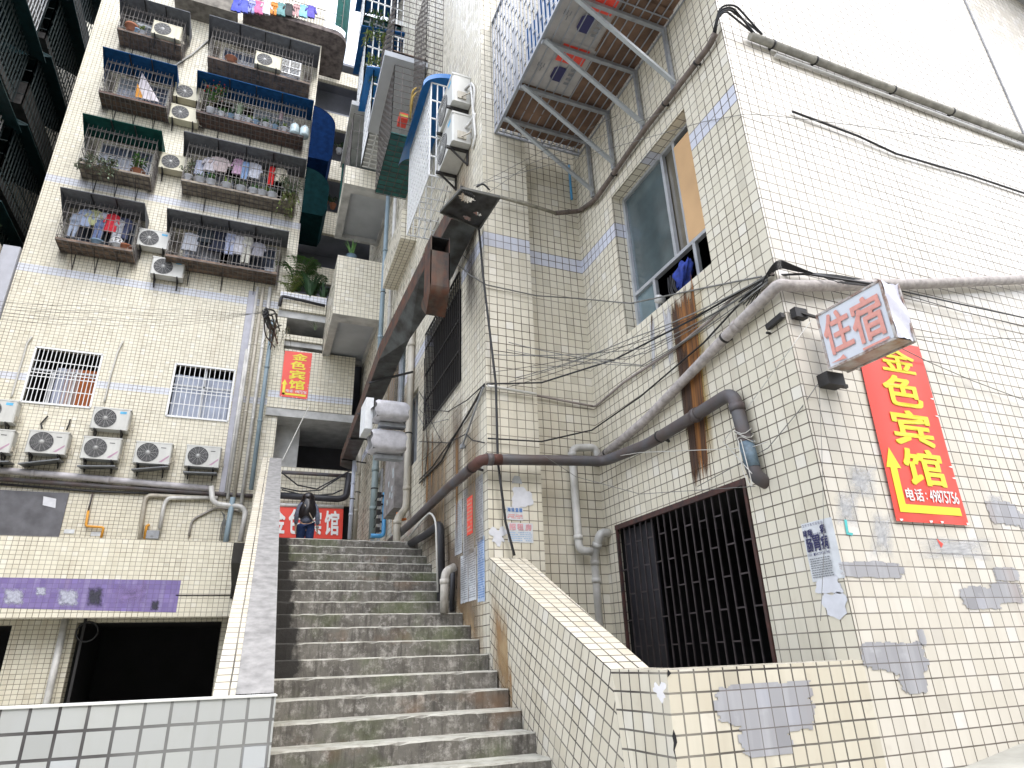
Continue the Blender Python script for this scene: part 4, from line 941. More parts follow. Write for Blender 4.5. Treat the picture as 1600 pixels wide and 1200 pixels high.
m = MB(); m.face([BL, BR, BR + W_, BL + W_]); m.face([TL, TL + W_, TR + W_, TR]); m.face([BL, BL + W_, TL + W_, TL]); m.build('tin_casing', M_tin, o)
m = MB()
for a, b in ((BL, BR), (TL, TR), (BL, TL), (BR, TR), (BL + W_, BR + W_), (TR + W_, BR + W_), (TL + W_, TR + W_)): m.bar(a, b, .018, .018)
m.build('frame', mat('sign_frame', (.45, .44, .42), .6, var=.6, scale=18, col2=(.2, .12, .09)), o)
S = quadS(BL, BR, TR, TL, Vector((-.011, 0, 0)))
t = MB(); put(t, '住', S, .06, .20, .46, .90, .022); put(t, '宿', S, .50, .15, .93, .87, .022); t.build('lettering', M_signr, o)
t = MB(); t.face([S(.05, .07), S(.3, .04), S(.26, .13), S(.2, .09)]); t.build('faded_mark', M_signr, o)
t = MB(); rect(t, S, .55, .03, .93, .07); t.build('faded_line', M_signr, o)
m = MB(); p_ = Vector((sx + .06, 3.53, BL.z - .03)); m.box(p_ + Vector((-.08, -.02, -.09)), p_ + Vector((.1, .09, .02))); m.bar(p_ + Vector((-.05, .06, -.06)), p_ + Vector((.17, .03, -.07)), .03); m.build('bracket', M_blk, o)
m = MB(); p_ = Vector((4.12, 3.545, TL.z + .06)); m.box(p_ + Vector((-.03, -.0, -.06)), p_ + Vector((.1, .06, .03))); m.bar(p_ + Vector((.0, .02, 0)), TL + Vector((.04, 0, -.02)), .02); m.build('bracket', M_blk, o)

# ---------------------------------------------------------------- papers
def ragged(mb, S, u0, v0, u1, v1, amp=.03, seed=1, n=9, mi=0):
    r = random.Random(seed); pts = []
    for i in range(n): pts.append((u0 + (u1 - u0) * i / n, v0 + r.uniform(-amp, amp)))
    for i in range(n): pts.append((u1 + r.uniform(-amp, amp), v0 + (v1 - v0) * i / n))
    for i in range(n): pts.append((u1 - (u1 - u0) * i / n, v1 + r.uniform(-amp, amp)))
    for i in range(n): pts.append((u0 + r.uniform(-amp, amp), v1 - (v1 - v0) * i / n))
    mb.face([S(*p) for p in pts], mi)
def paper(S, nrm, label, mt=None, name='notice', seed=1, amp=.01, lines=0, ink=None, glyphs=(), glm=None, group=None, rows=(.05, .95)):
    o = thing(name, S(.5, 0), label, 'paper', group); nrm = Vector(nrm)
    m = MB(); ragged(m, lambda u, v: Vector(S(u, v)) + nrm * .002, 0, 0, 1, 1, amp, seed); m.build('sheet', mt or M_paper, o)
    L = lambda u, v: Vector(S(u, v)) + nrm * .004
    r = random.Random(seed)
    if lines:
        t = MB()
        for k in range(lines):
            v = rows[0] + (rows[1] - rows[0]) * (k + .5) / lines; h = (rows[1] - rows[0]) / lines * .45; u = .07
            while u < .9:
                wd_ = r.uniform(.03, .10)
                if r.random() > .12: rect(t, L, u, v - h / 2, min(.94, u + wd_), v + h / 2)
                u += wd_ + .018
        t.build('small_print', ink or M_inkg, o)
    if glyphs:
        t = MB()
        for g in glyphs: put(t, g[0], L, *g[1:5], .03 if len(g) < 6 else g[5])
        t.build('lettering', glm or M_ink, o)
    return o
# medical notice wrapped round the corner: built as two faces of one sheet
zl = lambda x, y: pX(x, y, X4).z
ya_ = pX(1251, 815, 4.045).y; xb_ = pY(1310, 897, 3.615).x
def NS(u, v):
    s = u * ((ya_ - 3.62) + (xb_ - 4.05)); z = .462 + v * .44
    return Vector((4.043, ya_ - s, z)) if s < ya_ - 3.62 - .004 else Vector((4.047 + max(0, s - (ya_ - 3.62)), 3.613, z))
o = thing('notice', (4.04, 3.64, .448), 'white medical notice with bold black characters wrapped round the building corner', 'paper')
uc = (ya_ - 3.62) / ((ya_ - 3.62) + (xb_ - 4.05))
m = MB(); m.face([NS(0, 0), NS(uc - .01, 0), NS(uc - .01, 1), NS(0, 1)]); m.face([NS(uc + .01, 0), NS(1, 0), NS(1, 1), NS(uc + .01, 1)]); m.face([NS(uc - .01, 0), NS(uc + .01, 0), NS(uc + .01, 1), NS(uc - .01, 1)]); m.build('sheet', M_paper, o)
def NL(u, v): p = NS(u, v); return p + (Vector((-.007, 0, 0)) if u < uc - .012 else Vector((0, -.007, 0)) if u > uc + .012 else Vector((-.006, -.006, 0)))
t = MB()
for ch, u0, v0, u1, v1 in (('哮', .04, .74, .2, .88), ('喘', .24, .74, .42, .88), ('病', .76, .76, .96, .92), ('肠', .08, .50, .34, .72), ('胃', .38, .50, .66, .76), ('病', .70, .50, .97, .74)): put(t, ch, NL, u0, v0, u1, v1, .02)
for i, ch in enumerate('怎样才能彻底根治'): put(t, ch, NL, .06 + i * .11, .93, .14 + i * .11, .98, .0)
for i, ch in enumerate('支气管炎'): put(t, ch, NL, .45 + i * .075, .75, .51 + i * .075, .80, .0)
for i, ch in enumerate('请找我 15825928798'):
    if ch != ' ': put(t, ch, NL, .06 + i * .06, .425, .11 + i * .06, .47, .0)
t.build('lettering', M_ink, o)
t = MB(); r = random.Random(9)
for k in range(9):
    u = .08
    while u < .9: wd_ = r.uniform(.04, .1); rect(t, NL, u, .06 + k * .038, min(.93, u + wd_), .078 + k * .038); u += wd_ + .02
t.build('small_print', M_inkg, o)
FS = lambda x0, z0, x1, z1: (lambda u, v: Vector((x0 + (x1 - x0) * u, 3.617, z0 + (z1 - z0) * v)))
def torn(S, nrm, label, mt, seed, n=26, amp=.18):
    r = random.Random(seed); m = MB(); pts = []
    for i in range(n):
        a = 2 * math.pi * i / n; k = 1 + amp * .8 * math.sin(3 * a + seed) + amp * .5 * math.sin(7 * a + 2 * seed) + r.uniform(-amp, amp) * .25
        cx, cy = math.cos(a), math.sin(a); q_ = 1 / max(abs(cx), abs(cy)) ** .7
        pts.append(Vector(S(.5 + .5 * cx * q_ * k * .9, .5 + .5 * cy * q_ * k * .9)) + Vector(nrm) * .003)
    c = sum(pts, Vector()) / n
    for i in range(n): m.face([c, pts[i], pts[(i + 1) % n]])
    return single(m, 'torn_paper', mt, label, 'paper')
SX = lambda x0, y0, x1, y1: (lambda u, v: pX(x0, (y0 + y1) / 2, 4.046).lerp(pX(x1, (y0 + y1) / 2, 4.046), u) * Vector((1, 1, 0)) if False else Vector((4.046, pX(x0, (y0 + y1) / 2, 4.046).y * (1 - u) + pX(x1, (y0 + y1) / 2, 4.046).y * u, pX(x0, y1, 4.046).z * (1 - v) + pX(x0, y0, 4.046).z * v)))
torn(SX(1274, 903, 1318, 932), (-1, 0, 0), 'torn white paper scrap right under the medical notice', M_papert, 4)
torn(SX(1286, 926, 1326, 968), (-1, 0, 0), 'lower ragged white paper scrap below the notice at the corner', M_papert, 6)
# cement coloured patches on the tiles
def patch(S, nrm, label, seed, n=40, amp=.12, lobes=((.5, .5, .5, .5),)):
    """ragged painted-over patch: union outline of lobes"""
    r = random.Random(seed); nrm = Vector(nrm); m = MB()
    g = 44
    ph = [r.uniform(0, 6) for _ in range(8)]
    def inside(u, v):
        for (cx, cy, a, b) in lobes:
            ang = math.atan2((v - cy) / b, (u - cx) / a)
            rr_ = max(abs(u - cx) / a, abs(v - cy) / b) * .65 + math.hypot((u - cx) / a, (v - cy) / b) * .35
            if rr_ < 1 + amp * (math.sin(5 * ang + ph[0]) * .5 + math.sin(11 * ang + ph[1]) * .4 + math.sin(23 * ang + ph[2]) * .3): return True
        return False
    for i in range(g):
        for j in range(g):
            if inside((i + .5) / g, (j + .5) / g): m.face([Vector(S(a, b)) + nrm * .002 for a, b in ((i / g, j / g), ((i + 1) / g, j / g), ((i + 1) / g, (j + 1) / g), (i / g, (j + 1) / g))])
    return single(m, 'cement_patch', M_tilePatch, label, 'wall patch', 'grey cement coloured patches on the tiles')
YQ = 3.617
def FP(x0, y0, x1, y1, Y=YQ):
    a, b = pY(x0, y1, Y), pY(x1, y0, Y); return lambda u, v: Vector((a.x + (b.x - a.x) * u, Y, min(a.z, b.z) + abs(b.z - a.z) * v))
def FPz(x0, z0, x1, z1, Y=YQ): return lambda u, v: Vector((x0 + (x1 - x0) * u, Y, z0 + (z1 - z0) * v))
def XZ(x, y): p = pY(x, y, YQ); return p.x, p.z
def FQ(xl, xr, yc, hpx):
    a = pY(xl, yc, YQ); b = pY(xr, yc, YQ); c1 = pY((xl + xr) / 2, yc - hpx / 2, YQ); c2 = pY((xl + xr) / 2, yc + hpx / 2, YQ)
    return FPz(a.x, c2.z, b.x, c1.z)
patch(FQ(1312, 1413, 890, 28), (0, -1, 0), 'long grey patch level with the paper notice right of the corner', 1, lobes=((.5, .5, .5, .45),))
patch(FQ(1500, 1598, 930, 44), (0, -1, 0), 'wide wavy grey patch at the right edge under a small square one', 2, lobes=((.3, .4, .3, .4), (.75, .6, .25, .38)))
patch(FQ(1553, 1592, 897, 22), (0, -1, 0), 'small square grey patch above the wavy one at the right edge', 3)
patch(FQ(1545, 1625, 805, 42), (0, -1, 0), 'grey patch right of the red banner foot at the photo edge', 4, lobes=((.3, .55, .3, .42), (.8, .3, .3, .3)))
patch(FQ(1350, 1454, 1044, 84), (0, -1, 0), 'large L shaped grey patch on the front wall right of the low wall joint', 5, lobes=((.25, .75, .25, .26), (.62, .68, .36, .3), (.68, .28, .2, .3)))
patch(FQ(1118, 1278, 1124, 115), (0, -1, 0), 'largest bluish grey patch on the low front wall', 6, lobes=((.5, .72, .5, .3), (.45, .25, .25, .28), (.75, .5, .2, .2)))
patch(FQ(1435, 1446, 996, 26), (0, -1, 0), 'tiny pointed grey patch above the L shaped one', 7)
# small scraps of turquoise and red tape, whitish glue marks
def FX(pts): return [pY(x, y, 3.614) for x, y in pts]
for (x, y) in ((1322, 822),):
    m = MB(); m.face(FX([(x - 3, y - 10), (x + 1, y - 10), (x + 4, y + 9), (x, y + 9)])); m.face(FX([(x, y + 9), (x + 11, y + 11), (x + 10, y + 15), (x + 1, y + 13)])); single(m, 'tape_scrap', mat('tape_turquoise', (.1, .6, .6), .6), 'turquoise tape scrap near the building corner', 'tape')
m = MB(); m.face(FX([(1463, 841), (1474, 850), (1471, 856)])); single(m, 'red_scrap', M_red, 'tiny red torn scrap below the large banner', 'scrap')
M_glue = stainmat('glue_marks', (.68, .70, .74), .6, (4, 4), .5)
def stain(name, bl, br, tr, tl, nrm, mt, label, owner=None, cat='stain'):
    m = MB(); bl, br, tr, tl = [Vector(p) + Vector(nrm) * .0015 for p in (bl, br, tr, tl)]
    m.face([bl, br, tr, tl], uv=[(0, 0), (1, 0), (1, 1), (0, 1)])
    if owner is not None: return m.build(name, mt, owner)
    return single(m, name, mt, label, cat)
for (x0, y0, x1, y1) in ((1315, 718, 1375, 790), (1300, 760, 1345, 830), (1355, 790, 1400, 880), (1540, 770, 1570, 795), (1420, 835, 1560, 880)):
    a, b, c, d = pY(x0, y1, YQ), pY(x1, y1, YQ), pY(x1, y0, YQ), pY(x0, y0, YQ)
    stain('glue_mark', a, b, c, d, (0, -1, 0), M_glue, '', cb)
# rust and soot running down from the window on the side face
M_rst = stainmat('rust_run', (.30, .12, .025), 1.0, (6, .5), .10, (.022, .012, .01))
M_soot = stainmat('soot_run', (.025, .015, .012), 1.0, (4, .5), .14, (.09, .04, .015))
M_yst = stainmat('yellow_run', (.52, .34, .08), .6, (5, .7), .3)
M_white_run = stainmat('pale_run', (.66, .66, .7), .8, (5, .8), .25)
def sst(x0, y0, x1, y1, w0, w1, mt, k=0):
    a, b = pX(x0, y0, X4 - .002 - .0015 * k), pX(x1, y1, X4 - .002 - .0015 * k)
    stain('stain', b + Vector((0, w1 / 2, 0)), b - Vector((0, w1 / 2, 0)), a - Vector((0, w0 / 2, 0)), a + Vector((0, w0 / 2, 0)), (-1, 0, 0), mt, '', cb)
sst(1064, 440, 1100, 755, .75, .50, M_yst, 0); sst(1064, 436, 1098, 775, .46, .34, M_rst, 1); sst(1049, 455, 1080, 700, .13, .13, M_soot, 2); sst(1066, 520, 1090, 778, .13, .16, M_soot, 3)
sst(1040, 470, 1050, 580, .2, .12, M_white_run, 1); sst(1018, 492, 1022, 590, .12, .08, M_white_run, 1); sst(1018, 490, 1019, 530, .04, .02, M_soot, 2)
sst(1075, 630, 1085, 720, .06, .03, M_soot, 4)
# damp brown staining at the foot of the pier and along the sloping wall
M_damp = stainmat('damp_brown', (.30, .17, .07), .8, (3, 1.2), .5, (.42, .30, .16))
M_dampg = stainmat('damp_grey', (.2, .15, .11), .72, (7, .6), .5)
def ast(y0, y1, z0, z1, mt, k=0, sl=0):
    o_ = .003 + .0015 * k
    stain('stain', Vector((wallx(y1, o_), y1, z0 + sl)), Vector((wallx(y0, o_), y0, z0)), Vector((wallx(y0, o_), y0, z1)), Vector((wallx(y1, o_), y1, z1 + sl)), (0, 0, 0), mt, '', cb)
ast(6.82, 8.6, -.3, .85, M_damp, 0, .8); ast(6.82, 9.4, .0, 1.2, M_dampg, 1, .9); ast(8.6, 10.2, 1.0, 3.5, M_dampg, 0); ast(7.7, 8.4, 1.6, 3.6, M_dampg, 1)
for (y, z0, z1, w_) in ((9.75, 1.9, 3.6, .16), (9.45, 2.2, 3.55, .1), (8.05, 1.2, 3.1, .14), (10.1, 2.4, 3.7, .12)): ast(y - w_ / 2, y + w_ / 2, z0, z1, stainmat('rust_thin', (.34, .17, .05), .75, (4, .8), .3) if 'rust_thin' not in MC else MC['rust_thin'], 3)
ast(7.0, 7.75, 4.0, 6.2, stainmat('soot_wide', (.05, .04, .035), .75, (3, 1.5), .6), 2); 
def rst(t0, t1, h0, h1, mt, k=0):
    pts = []
    for (t, h) in ((t0, h0), (t1, h0), (t1, h1), (t0, h1)):
        y = 6.8 + (4.24 - 6.8) * t; zt2 = 1.02 + (-.092 - 1.02) * t
        x_ = wallx(6.8) + (2.41 - wallx(6.8)) * t
        pts.append(Vector((x_ - .012 - .002 * k, y, zt2 - h)))
    stain('stain', pts[0], pts[1], pts[2], pts[3], (0, 0, 0), mt, '', ra)
rst(-.0, .34, 1.3, .25, M_damp); rst(.05, .7, 1.3, .75, M_damp, 1)
# papers on the alley wall next to the pier and on the pier itself
def AW(x0, y0, x1, y1, off=.004):
    a, b = pD(x0, y0, off), pD(x1, y1, off)     # far-top, near-bottom picture corners
    zt_, zb_ = max(a.z, b.z), min(a.z, b.z); yf, yn_ = a.y, b.y
    return lambda u, v: Vector((wallx(yf + (yn_ - yf) * u, off), yf + (yn_ - yf) * u, zb_ + (zt_ - zb_) * v))
def AWz(xf, xn, z0, z1, off=.004):
    yf = pD(xf, 850, off).y; yn_ = pD(xn, 850, off).y
    return lambda u, v: Vector((wallx(yf + (yn_ - yf) * u, off), yf + (yn_ - yf) * u, z0 + (z1 - z0) * v))
nl = (-1, 0, 0)
paper(AWz(711, 722, 1.22, 1.90), nl, 'far grey printed sheet in the upper row on the alley wall', M_paperg, lines=22, seed=11)
paper(AWz(724, 741, 1.15, 1.98), nl, 'grey printed sheet around the red slip on the alley wall', M_paperg, lines=26, seed=12)
paper(AWz(743, 756, 1.22, 2.0), nl, 'near grey printed sheet in the upper row beside the pier edge', M_paperg, lines=24, seed=13)
paper(AWz(730, 739, 1.38, 1.84, .010), nl, 'bright red paper slip on the alley wall', M_red, lines=9, seed=14, ink=mat('slip_pale', (.75, .4, .3), .7), name='red_slip')
paper(AWz(720, 731, .62, 1.18), nl, 'lower left grey printed sheet on the alley wall', M_paper, lines=20, seed=15)
paper(AWz(732, 744, .62, 1.2), nl, 'lower middle grey printed sheet on the alley wall', M_paper, lines=20, seed=16)
paper(AWz(746, 757, .58, 1.28), nl, 'lower pale blue printed sheet next to the pier edge', M_paperb, lines=24, ink=M_inkb, seed=17)
def PF(x0, y0, x1, y1):
    a, b = pY(x0, y1, 6.796), pY(x1, y0, 6.796); return lambda u, v: Vector((a.x + (b.x - a.x) * u, 6.796, a.z + (b.z - a.z) * v))
torn(PF(798, 762, 832, 794), (0, -1, 0), 'torn pale blue white paper high on the pier', M_papert, 21)
torn(PF(800, 744, 815, 756), (0, -1, 0), 'small worn paper trace above the others on the pier', M_paperg, 22)
paper(PF(791, 793, 817, 812), (0, -1, 0), 'small notice with blue heading on the pier', M_paper, lines=3, seed=23, rows=(.1, .45), ink=M_inkr, glyphs=[(ch, .08 + i * .23, .62, .26 + i * .23, .92) for i, ch in enumerate('海珠温馨')], glm=M_inkb)
paper(PF(794, 818, 832, 847), (0, -1, 0), 'faded pink and blue notice lowest on the pier', M_paper, lines=5, seed=24, rows=(.05, .55), ink=mat('ink_lightblue', (.35, .5, .7), .7), glyphs=[('招', .06, .62, .3, .95), ('租', .38, .62, .62, .95), ('房', .7, .62, .94, .95)], glm=mat('ink_pink', (.75, .38, .42), .7))
torn(PF(766, 823, 790, 850), (0, -1, 0), 'torn white scraps at the lower left of the pier beside the cable', M_papert, 25, amp=.4)
torn(FQ(1022, 1040, 1080, 30), (0, -1, 0), 'small white smear on the chamfer of the low wall', M_papert, 31, amp=.4)

# grime on the alley wall around the sooty window and along the pipes
M_grime = stainmat('alley_grime', (.12, .09, .065), .62, (9, .5), .45, (.3, .2, .1))
for (y, z0, z1, w_, k) in ((9.0, .9, 3.5, 2.0, 2), (11.6, 1.9, 5.5, 1.6, 1), (8.0, 5.2, 7.6, 1.6, 3), (13.5, 2.0, 8.0, 2.4, 0), (7.4, .6, 3.2, .9, 4)): ast(y - w_ / 2, y + w_ / 2, z0, z1, M_grime, k)
# black jagged cracks where tiles have broken off the edges of the low wall
def crack(pts, w_, label):
    r = random.Random(len(pts)); m = MB(); n = Vector((0, -.003, 0)); L, R = [], []
    for i, (x, y) in enumerate(pts):
        p = pY(x, y, 3.617) + n; a = w_ * (1 if 0 < i < len(pts) - 1 else .1) * r.uniform(.5, 1.3); L.append(p - Vector((a, 0, 0))); R.append(p + Vector((a * r.uniform(.2, 1), 0, 0)))
    for i in range(len(pts) - 1): m.face([L[i], R[i], R[i + 1], L[i + 1]])
    m.build('crack', M_dark, ra)
crack([(1052, 1140), (1053, 1150), (1055, 1160), (1053, 1172), (1057, 1190)], .012, ''); crack([(1043, 1046), (1046, 1052), (1043, 1058)], .02, '')
# ================================================================ APARTMENT BLOCK FITTINGS
M_cage = mat('cage_bar', (.17, .155, .145), .6, .2, var=.5, scale=6)
M_cageW = M_white
M_tray = mat('tray_boards', (.22, .15, .11), .8, var=.6, scale=5, col2=(.05, .04, .035))
M_awn = {'grey': mat('awning_grey', (.17, .18, .2), .7, var=.3, spec=.2), 'blue': mat('awning_blue', (.010, .075, .22), .75, var=.35, spec=.15), 'green': mat('awning_green', (.008, .075, .065), .75, var=.4, spec=.15), 'navy': mat('awning_navy', (.003, .018, .07), .9, var=.4, spec=.05), 'bottle': mat('awning_bottle', (.003, .02, .022), .9, var=.4, spec=.05), 'bright': mat('awning_bright_blue', (.015, .17, .50), .4, var=.15)}
M_frame = mat('window_frame', (.5, .51, .52), .5, var=.2)
M_curt = mat('curtain', (.42, .44, .5), .9, var=.3, scale=3)
M_glassb = glassmat('glass_blue', (.10, .12, .17), .06)
def win_unit(x0, x1, z0, z1, Y, label, n=3, seed=0, bars=False, group=None):
    r = random.Random(seed); o = thing('window', ((x0 + x1) / 2, Y, z0), label, 'window', parent=ab)
    Yf = Y + .06
    f = MB()
    f.bar((x0, Yf, z0 + .02), (x1, Yf, z0 + .02), .04); f.bar((x0, Yf, z1 - .02), (x1, Yf, z1 - .02), .04)
    f.bar((x0, Yf, z0 + (z1 - z0) * .68), (x1, Yf, z0 + (z1 - z0) * .68), .035)
    for k in range(n + 1): xx = x0 + (x1 - x0) * k / n; f.bar((min(max(xx, x0 + .02), x1 - .02), Yf, z0), (min(max(xx, x0 + .02), x1 - .02), Yf, z1), .045)
    f.build('frame', M_frame, o)
    for k in range(n):
        a, b = x0 + (x1 - x0) * k / n, x0 + (x1 - x0) * (k + 1) / n
        if r.random() < .25 and not bars: continue
        g = MB(); g.face([(a, Yf + .02, z0), (b, Yf + .02, z0), (b, Yf + .02, z1), (a, Yf + .02, z1)]); g.build('pane', M_glassb if r.random() < .65 else M_glassp, o)
    if r.random() < .8 or bars:
        a = x0 + .02; b = x0 + (x1 - x0) * r.choice([.4, .55, .95])
        c = MB(); c.grid(lambda u, v: (a + (b - a) * u, Yf - .02 + .02 * math.sin(u * 40), z0 + .04 + (z1 - z0) * (.62 + .0 * v) * v), 60, 2); c.build('curtain', M_curt, o)
    return o
TRAYS = [M_tray, mat('tray_tiles', (.30, .26, .2), .7, var=.6, scale=6, col2=(.12, .09, .07)), mat('tray_rust', (.13, .07, .05), .8, var=.6, scale=7, col2=(.03, .025, .03)), M_tray]
def cage(x0, x1, zf, za, Y, aw, label, d=.7, ad=1.05, seed=0, axo=(.12, .12), spikes=True, tray=M_tray, barm=None, top=None, step=.115):
    """window cage bolted to the wall: board tray, bar front and ends, sheet awning over it"""
    r = random.Random(seed); barm = barm or M_cage; za -= .12
    o = thing('window_cage', ((x0 + x1) / 2, Y, zf), label, 'window cage', 'window cages on the apartment block')
    zt_ = za - .22 if top is None else top
    t = MB()
    nb_ = max(3, int((x1 - x0) / .16))
    for k in range(nb_):
        a = x0 + (x1 - x0) * k / nb_; b = x0 + (x1 - x0) * (k + 1) / nb_ - .004; dz = 0
        t.box((a, Y - d, zf - .02), (b + .004, Y - .005, zf + .02)) if k == 0 else t.box((a, Y - d + r.uniform(0, .0), zf - .02 + dz), (b + .004, Y - .005, zf + .02))
    t.box((x0, Y - d - .01, zf - .03), (x1, Y - d + .01, zf + .03))
    t.build('tray', TRAYS[seed % 4], o)
    g = MB()
    for k in range(int((x1 - x0) / .14) + 1): xx = x0 + .14 * k; g.bar((xx, Y - d, zf - .03), (xx, Y, zf - .03), .018)
    for k in range(4): yy = Y - d + d * k / 3.2; g.bar((x0, yy, zf - .035), (x1, yy, zf - .035), .016)
    n = int((x1 - x0) / step)
    for k in range(n + 1):
        xx = x0 + (x1 - x0) * k / n; g.bar((xx, Y - d, zf - .02), (xx, Y - d, zt_ + (.14 + .03 * r.random() if spikes else 0)), .013)
    for z in (zf + .12, zf + .5, zt_ - .35, zt_ - .02, zt_ + .03 if spikes else zt_): g.bar((x0, Y - d, z), (x1, Y - d, z), .016)
    for xx in (x0, x1):
        for k in range(6): yy = Y - d + d * k / 5; g.bar((xx, yy, zf), (xx, yy, zt_), .012)
        for z in (zf + .12, zf + .5, zt_ - .35, zt_ - .02): g.bar((xx, Y - d, z), (xx, Y, z), .014)
    g.build('grille', barm, o)
    if aw:
        a = MB(); e0, e1 = axo
        a.hexa([(x0 - e0, Y - ad, za - .02), (x1 + e1, Y - ad, za - .02), (x1 + e1, Y - .005, za + .06), (x0 - e0, Y - .005, za + .06)], [(x0 - e0, Y - ad, za), (x1 + e1, Y - ad, za), (x1 + e1, Y - .005, za + .08), (x0 - e0, Y - .005, za + .08)])
        a.face([(x0 - e0, Y - ad, za - .02), (x0 - e0, Y, za + .06), (x0 - e0, Y, za - .6)]) ; a.face([(x1 + e1, Y - ad, za - .02), (x1 + e1, Y, za + .06), (x1 + e1, Y, za - .5)])
        a.build('awning', M_awn[aw], o)
        for k in range(1, 4 if x1 - x0 > 2.5 else 3):
            xx = x0 + (x1 - x0) * k / (4 if x1 - x0 > 2.5 else 3); b = MB(); b.bar((xx, Y - ad + .02, za - .035), (xx, Y - .02, za + .03), .03); b.build('awning_rib', M_blk, o)
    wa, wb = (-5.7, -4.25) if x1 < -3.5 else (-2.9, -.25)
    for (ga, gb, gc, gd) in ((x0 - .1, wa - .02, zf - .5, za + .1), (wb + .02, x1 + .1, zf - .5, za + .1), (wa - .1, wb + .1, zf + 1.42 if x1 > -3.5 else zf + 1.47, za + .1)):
        b = MB(); b.face([(ga, Y - .004, gc), (gb, Y - .004, gc), (gb, Y - .004, gd), (ga, Y - .004, gd)], uv=[(0, 0), (1, 0), (1, 1), (0, 1)]); b.build('grime', M_grime_shade, o)  # wall grime that also paints in the shade below the awning
    for k in range(3):
        xx = x0 + (x1 - x0) * (.2 + .3 * k); b = MB(); b.bar((xx, Y - .03, zf - .03), (xx, Y - .03, zf - .55), .02); b.bar((xx, Y - .03, zf - .53), (xx, Y - d + .1, zf - .04), .014); b.build('strut', M_blk, o)
    return o
M_grime_shade = stainmat('cage_grime_shade', (.16, .13, .11), .8, (5, 2.5), .35, (.08, .07, .06))
ordn = ['lowest', 'second lowest', 'third', 'top']
for i, (zf, za) in enumerate(LC):
    aw = ['grey', 'green', 'blue', 'grey'][i]
    tr = ['over clothes', 'over trailing plants', 'with a hanging sheet', 'with pots and a unit'][i]
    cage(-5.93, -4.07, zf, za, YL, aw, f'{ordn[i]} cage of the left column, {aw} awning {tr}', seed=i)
    win_unit(-5.7, -4.25, zf + .12, zf + 1.45, YL, f'{ordn[i]} window of the left column behind its cage', 2, seed=10 + i, group='windows behind the cages')
for i, (zf, za) in enumerate(RC):
    aw = ['grey', 'grey', 'blue', 'grey'][i]
    tr = ['over hanging trousers', 'over washing and many pots', 'above a red flowering plant', 'beside a white louvred shutter'][i]
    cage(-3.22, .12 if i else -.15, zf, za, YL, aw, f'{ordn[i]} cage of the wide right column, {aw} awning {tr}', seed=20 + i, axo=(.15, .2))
    win_unit(-2.9, -.25, zf + .1, zf + 1.4, YL, f'{ordn[i]} wide window of the right column behind its cage', 4, seed=30 + i, group='windows behind the cages')
# curved side awnings on the right ends (blue third floor, green second)
for (za, zb_, col, lab) in ((18.2, 15.9, 'blue', 'curved dark blue side awning at the right end of the third wide cage'), (15.45, 13.6, 'green', 'curved dark green side awning at the right end of the second wide cage')):
    m = MB(); x0 = .34
    def sf(u, v):
        t = u * math.pi / 2; return (x0 + .95 * math.sin(t), YL - .62 + .25 * v, za - (1 - math.cos(t)) * .75 - 0) if False else None
    n = 12
    prof = [(x0, za + .02)] + [(x0 + .8 * math.sin(t * math.pi / 2 / n), za - .75 * (1 - math.cos(t * math.pi / 2 / n))) for t in range(1, n + 1)] + [(x0 + .79, zb_ + .3), (x0 + .68, zb_)]
    for k in range(len(prof) - 1):
        (a, z0), (b, z1) = prof[k], prof[k + 1]; m.face([(a, YL - .65, z0), (b, YL - .65, z1), (b, YL + 1.2, z1), (a, YL + 1.2, z0)], smooth=True)
    m.face([(x0, YL - .64, zb_)] + [(p, YL - .64, z) for p, z in prof[::-1]])
    m.face([(x0 + .0, YL - .64, zb_), (x0 + .68, YL - .64, zb_), (x0 + .68, YL + 1.2, zb_), (x0, YL + 1.2, zb_)])
    single(m, 'side_awning', M_awn['navy' if col == 'blue' else 'bottle'], lab, 'awning')
# top dark balcony with curved green end
tb = thing('top_balcony', (-.8, YL, 21.7), 'dark stained top floor balcony with washing and a curved green end', 'balcony')
m = MB(); zf = 21.9
cv = [(-2.45, -.72), (.75, -.72)] + [(.75 + .5 * math.sin(t), -.72 + .5 * (1 - math.cos(t))) for t in [k * math.pi / 12 for k in range(1, 7)]] + [(1.25, 1.2), (-2.45, 1.2)]
lo = [(x, YL + y if y < 0 else YL + 1.4, zf) for x, y in cv]; hi = [(x, y, zf + .2) for x, y, _ in lo]
m.hexa(lo, hi); m.build('slab', mat('stained_slab', (.17, .14, .13), .9, var=.6, scale=5, col2=(.05, .04, .04), bump=.012), tb)
m = MB()
for k in range(34): xx = -2.4 + 3.4 * k / 33; m.bar((xx, YL - .68, zf + .2), (xx, YL - .68, zf + 2.1), .016)
for z in (zf + .6, zf + 1.1, zf + 1.9): m.bar((-2.4, YL - .68, z), (.95, YL - .68, z), .02)
m.build('grille', M_cage, tb)
m = MB(); m.grid(lambda u, v: (.75 + .52 * math.sin(u * math.pi / 2), YL - .72 + .5 * (1 - math.cos(u * math.pi / 2)), zf + .45 + 2.6 * v), 8, 3); m.face([(1.27, YL - .2, zf + .1), (1.27, YL + 1.2, zf + .1), (1.27, YL + 1.2, zf + 3.0), (1.27, YL - .2, zf + 3.0)]); m.build('side_sheet', M_awn['green'], tb)
m = MB(); m.box((-4.6, YL - .8, 21.35), (-2.6, YL - .01, 21.75)); m.box((-4.6, YL - .8, 21.75), (-4.5, YL, 22.6)); m.box((-4.6, YL - .8, 21.75), (-2.6, YL - .7, 22.2)); single(m, 'small_balcony', mat('small_balcony_wall', (.22, .2, .17), .85, var=.6, scale=4), 'small grey brown balcony at the top edge, left of the big dark one', 'balcony')
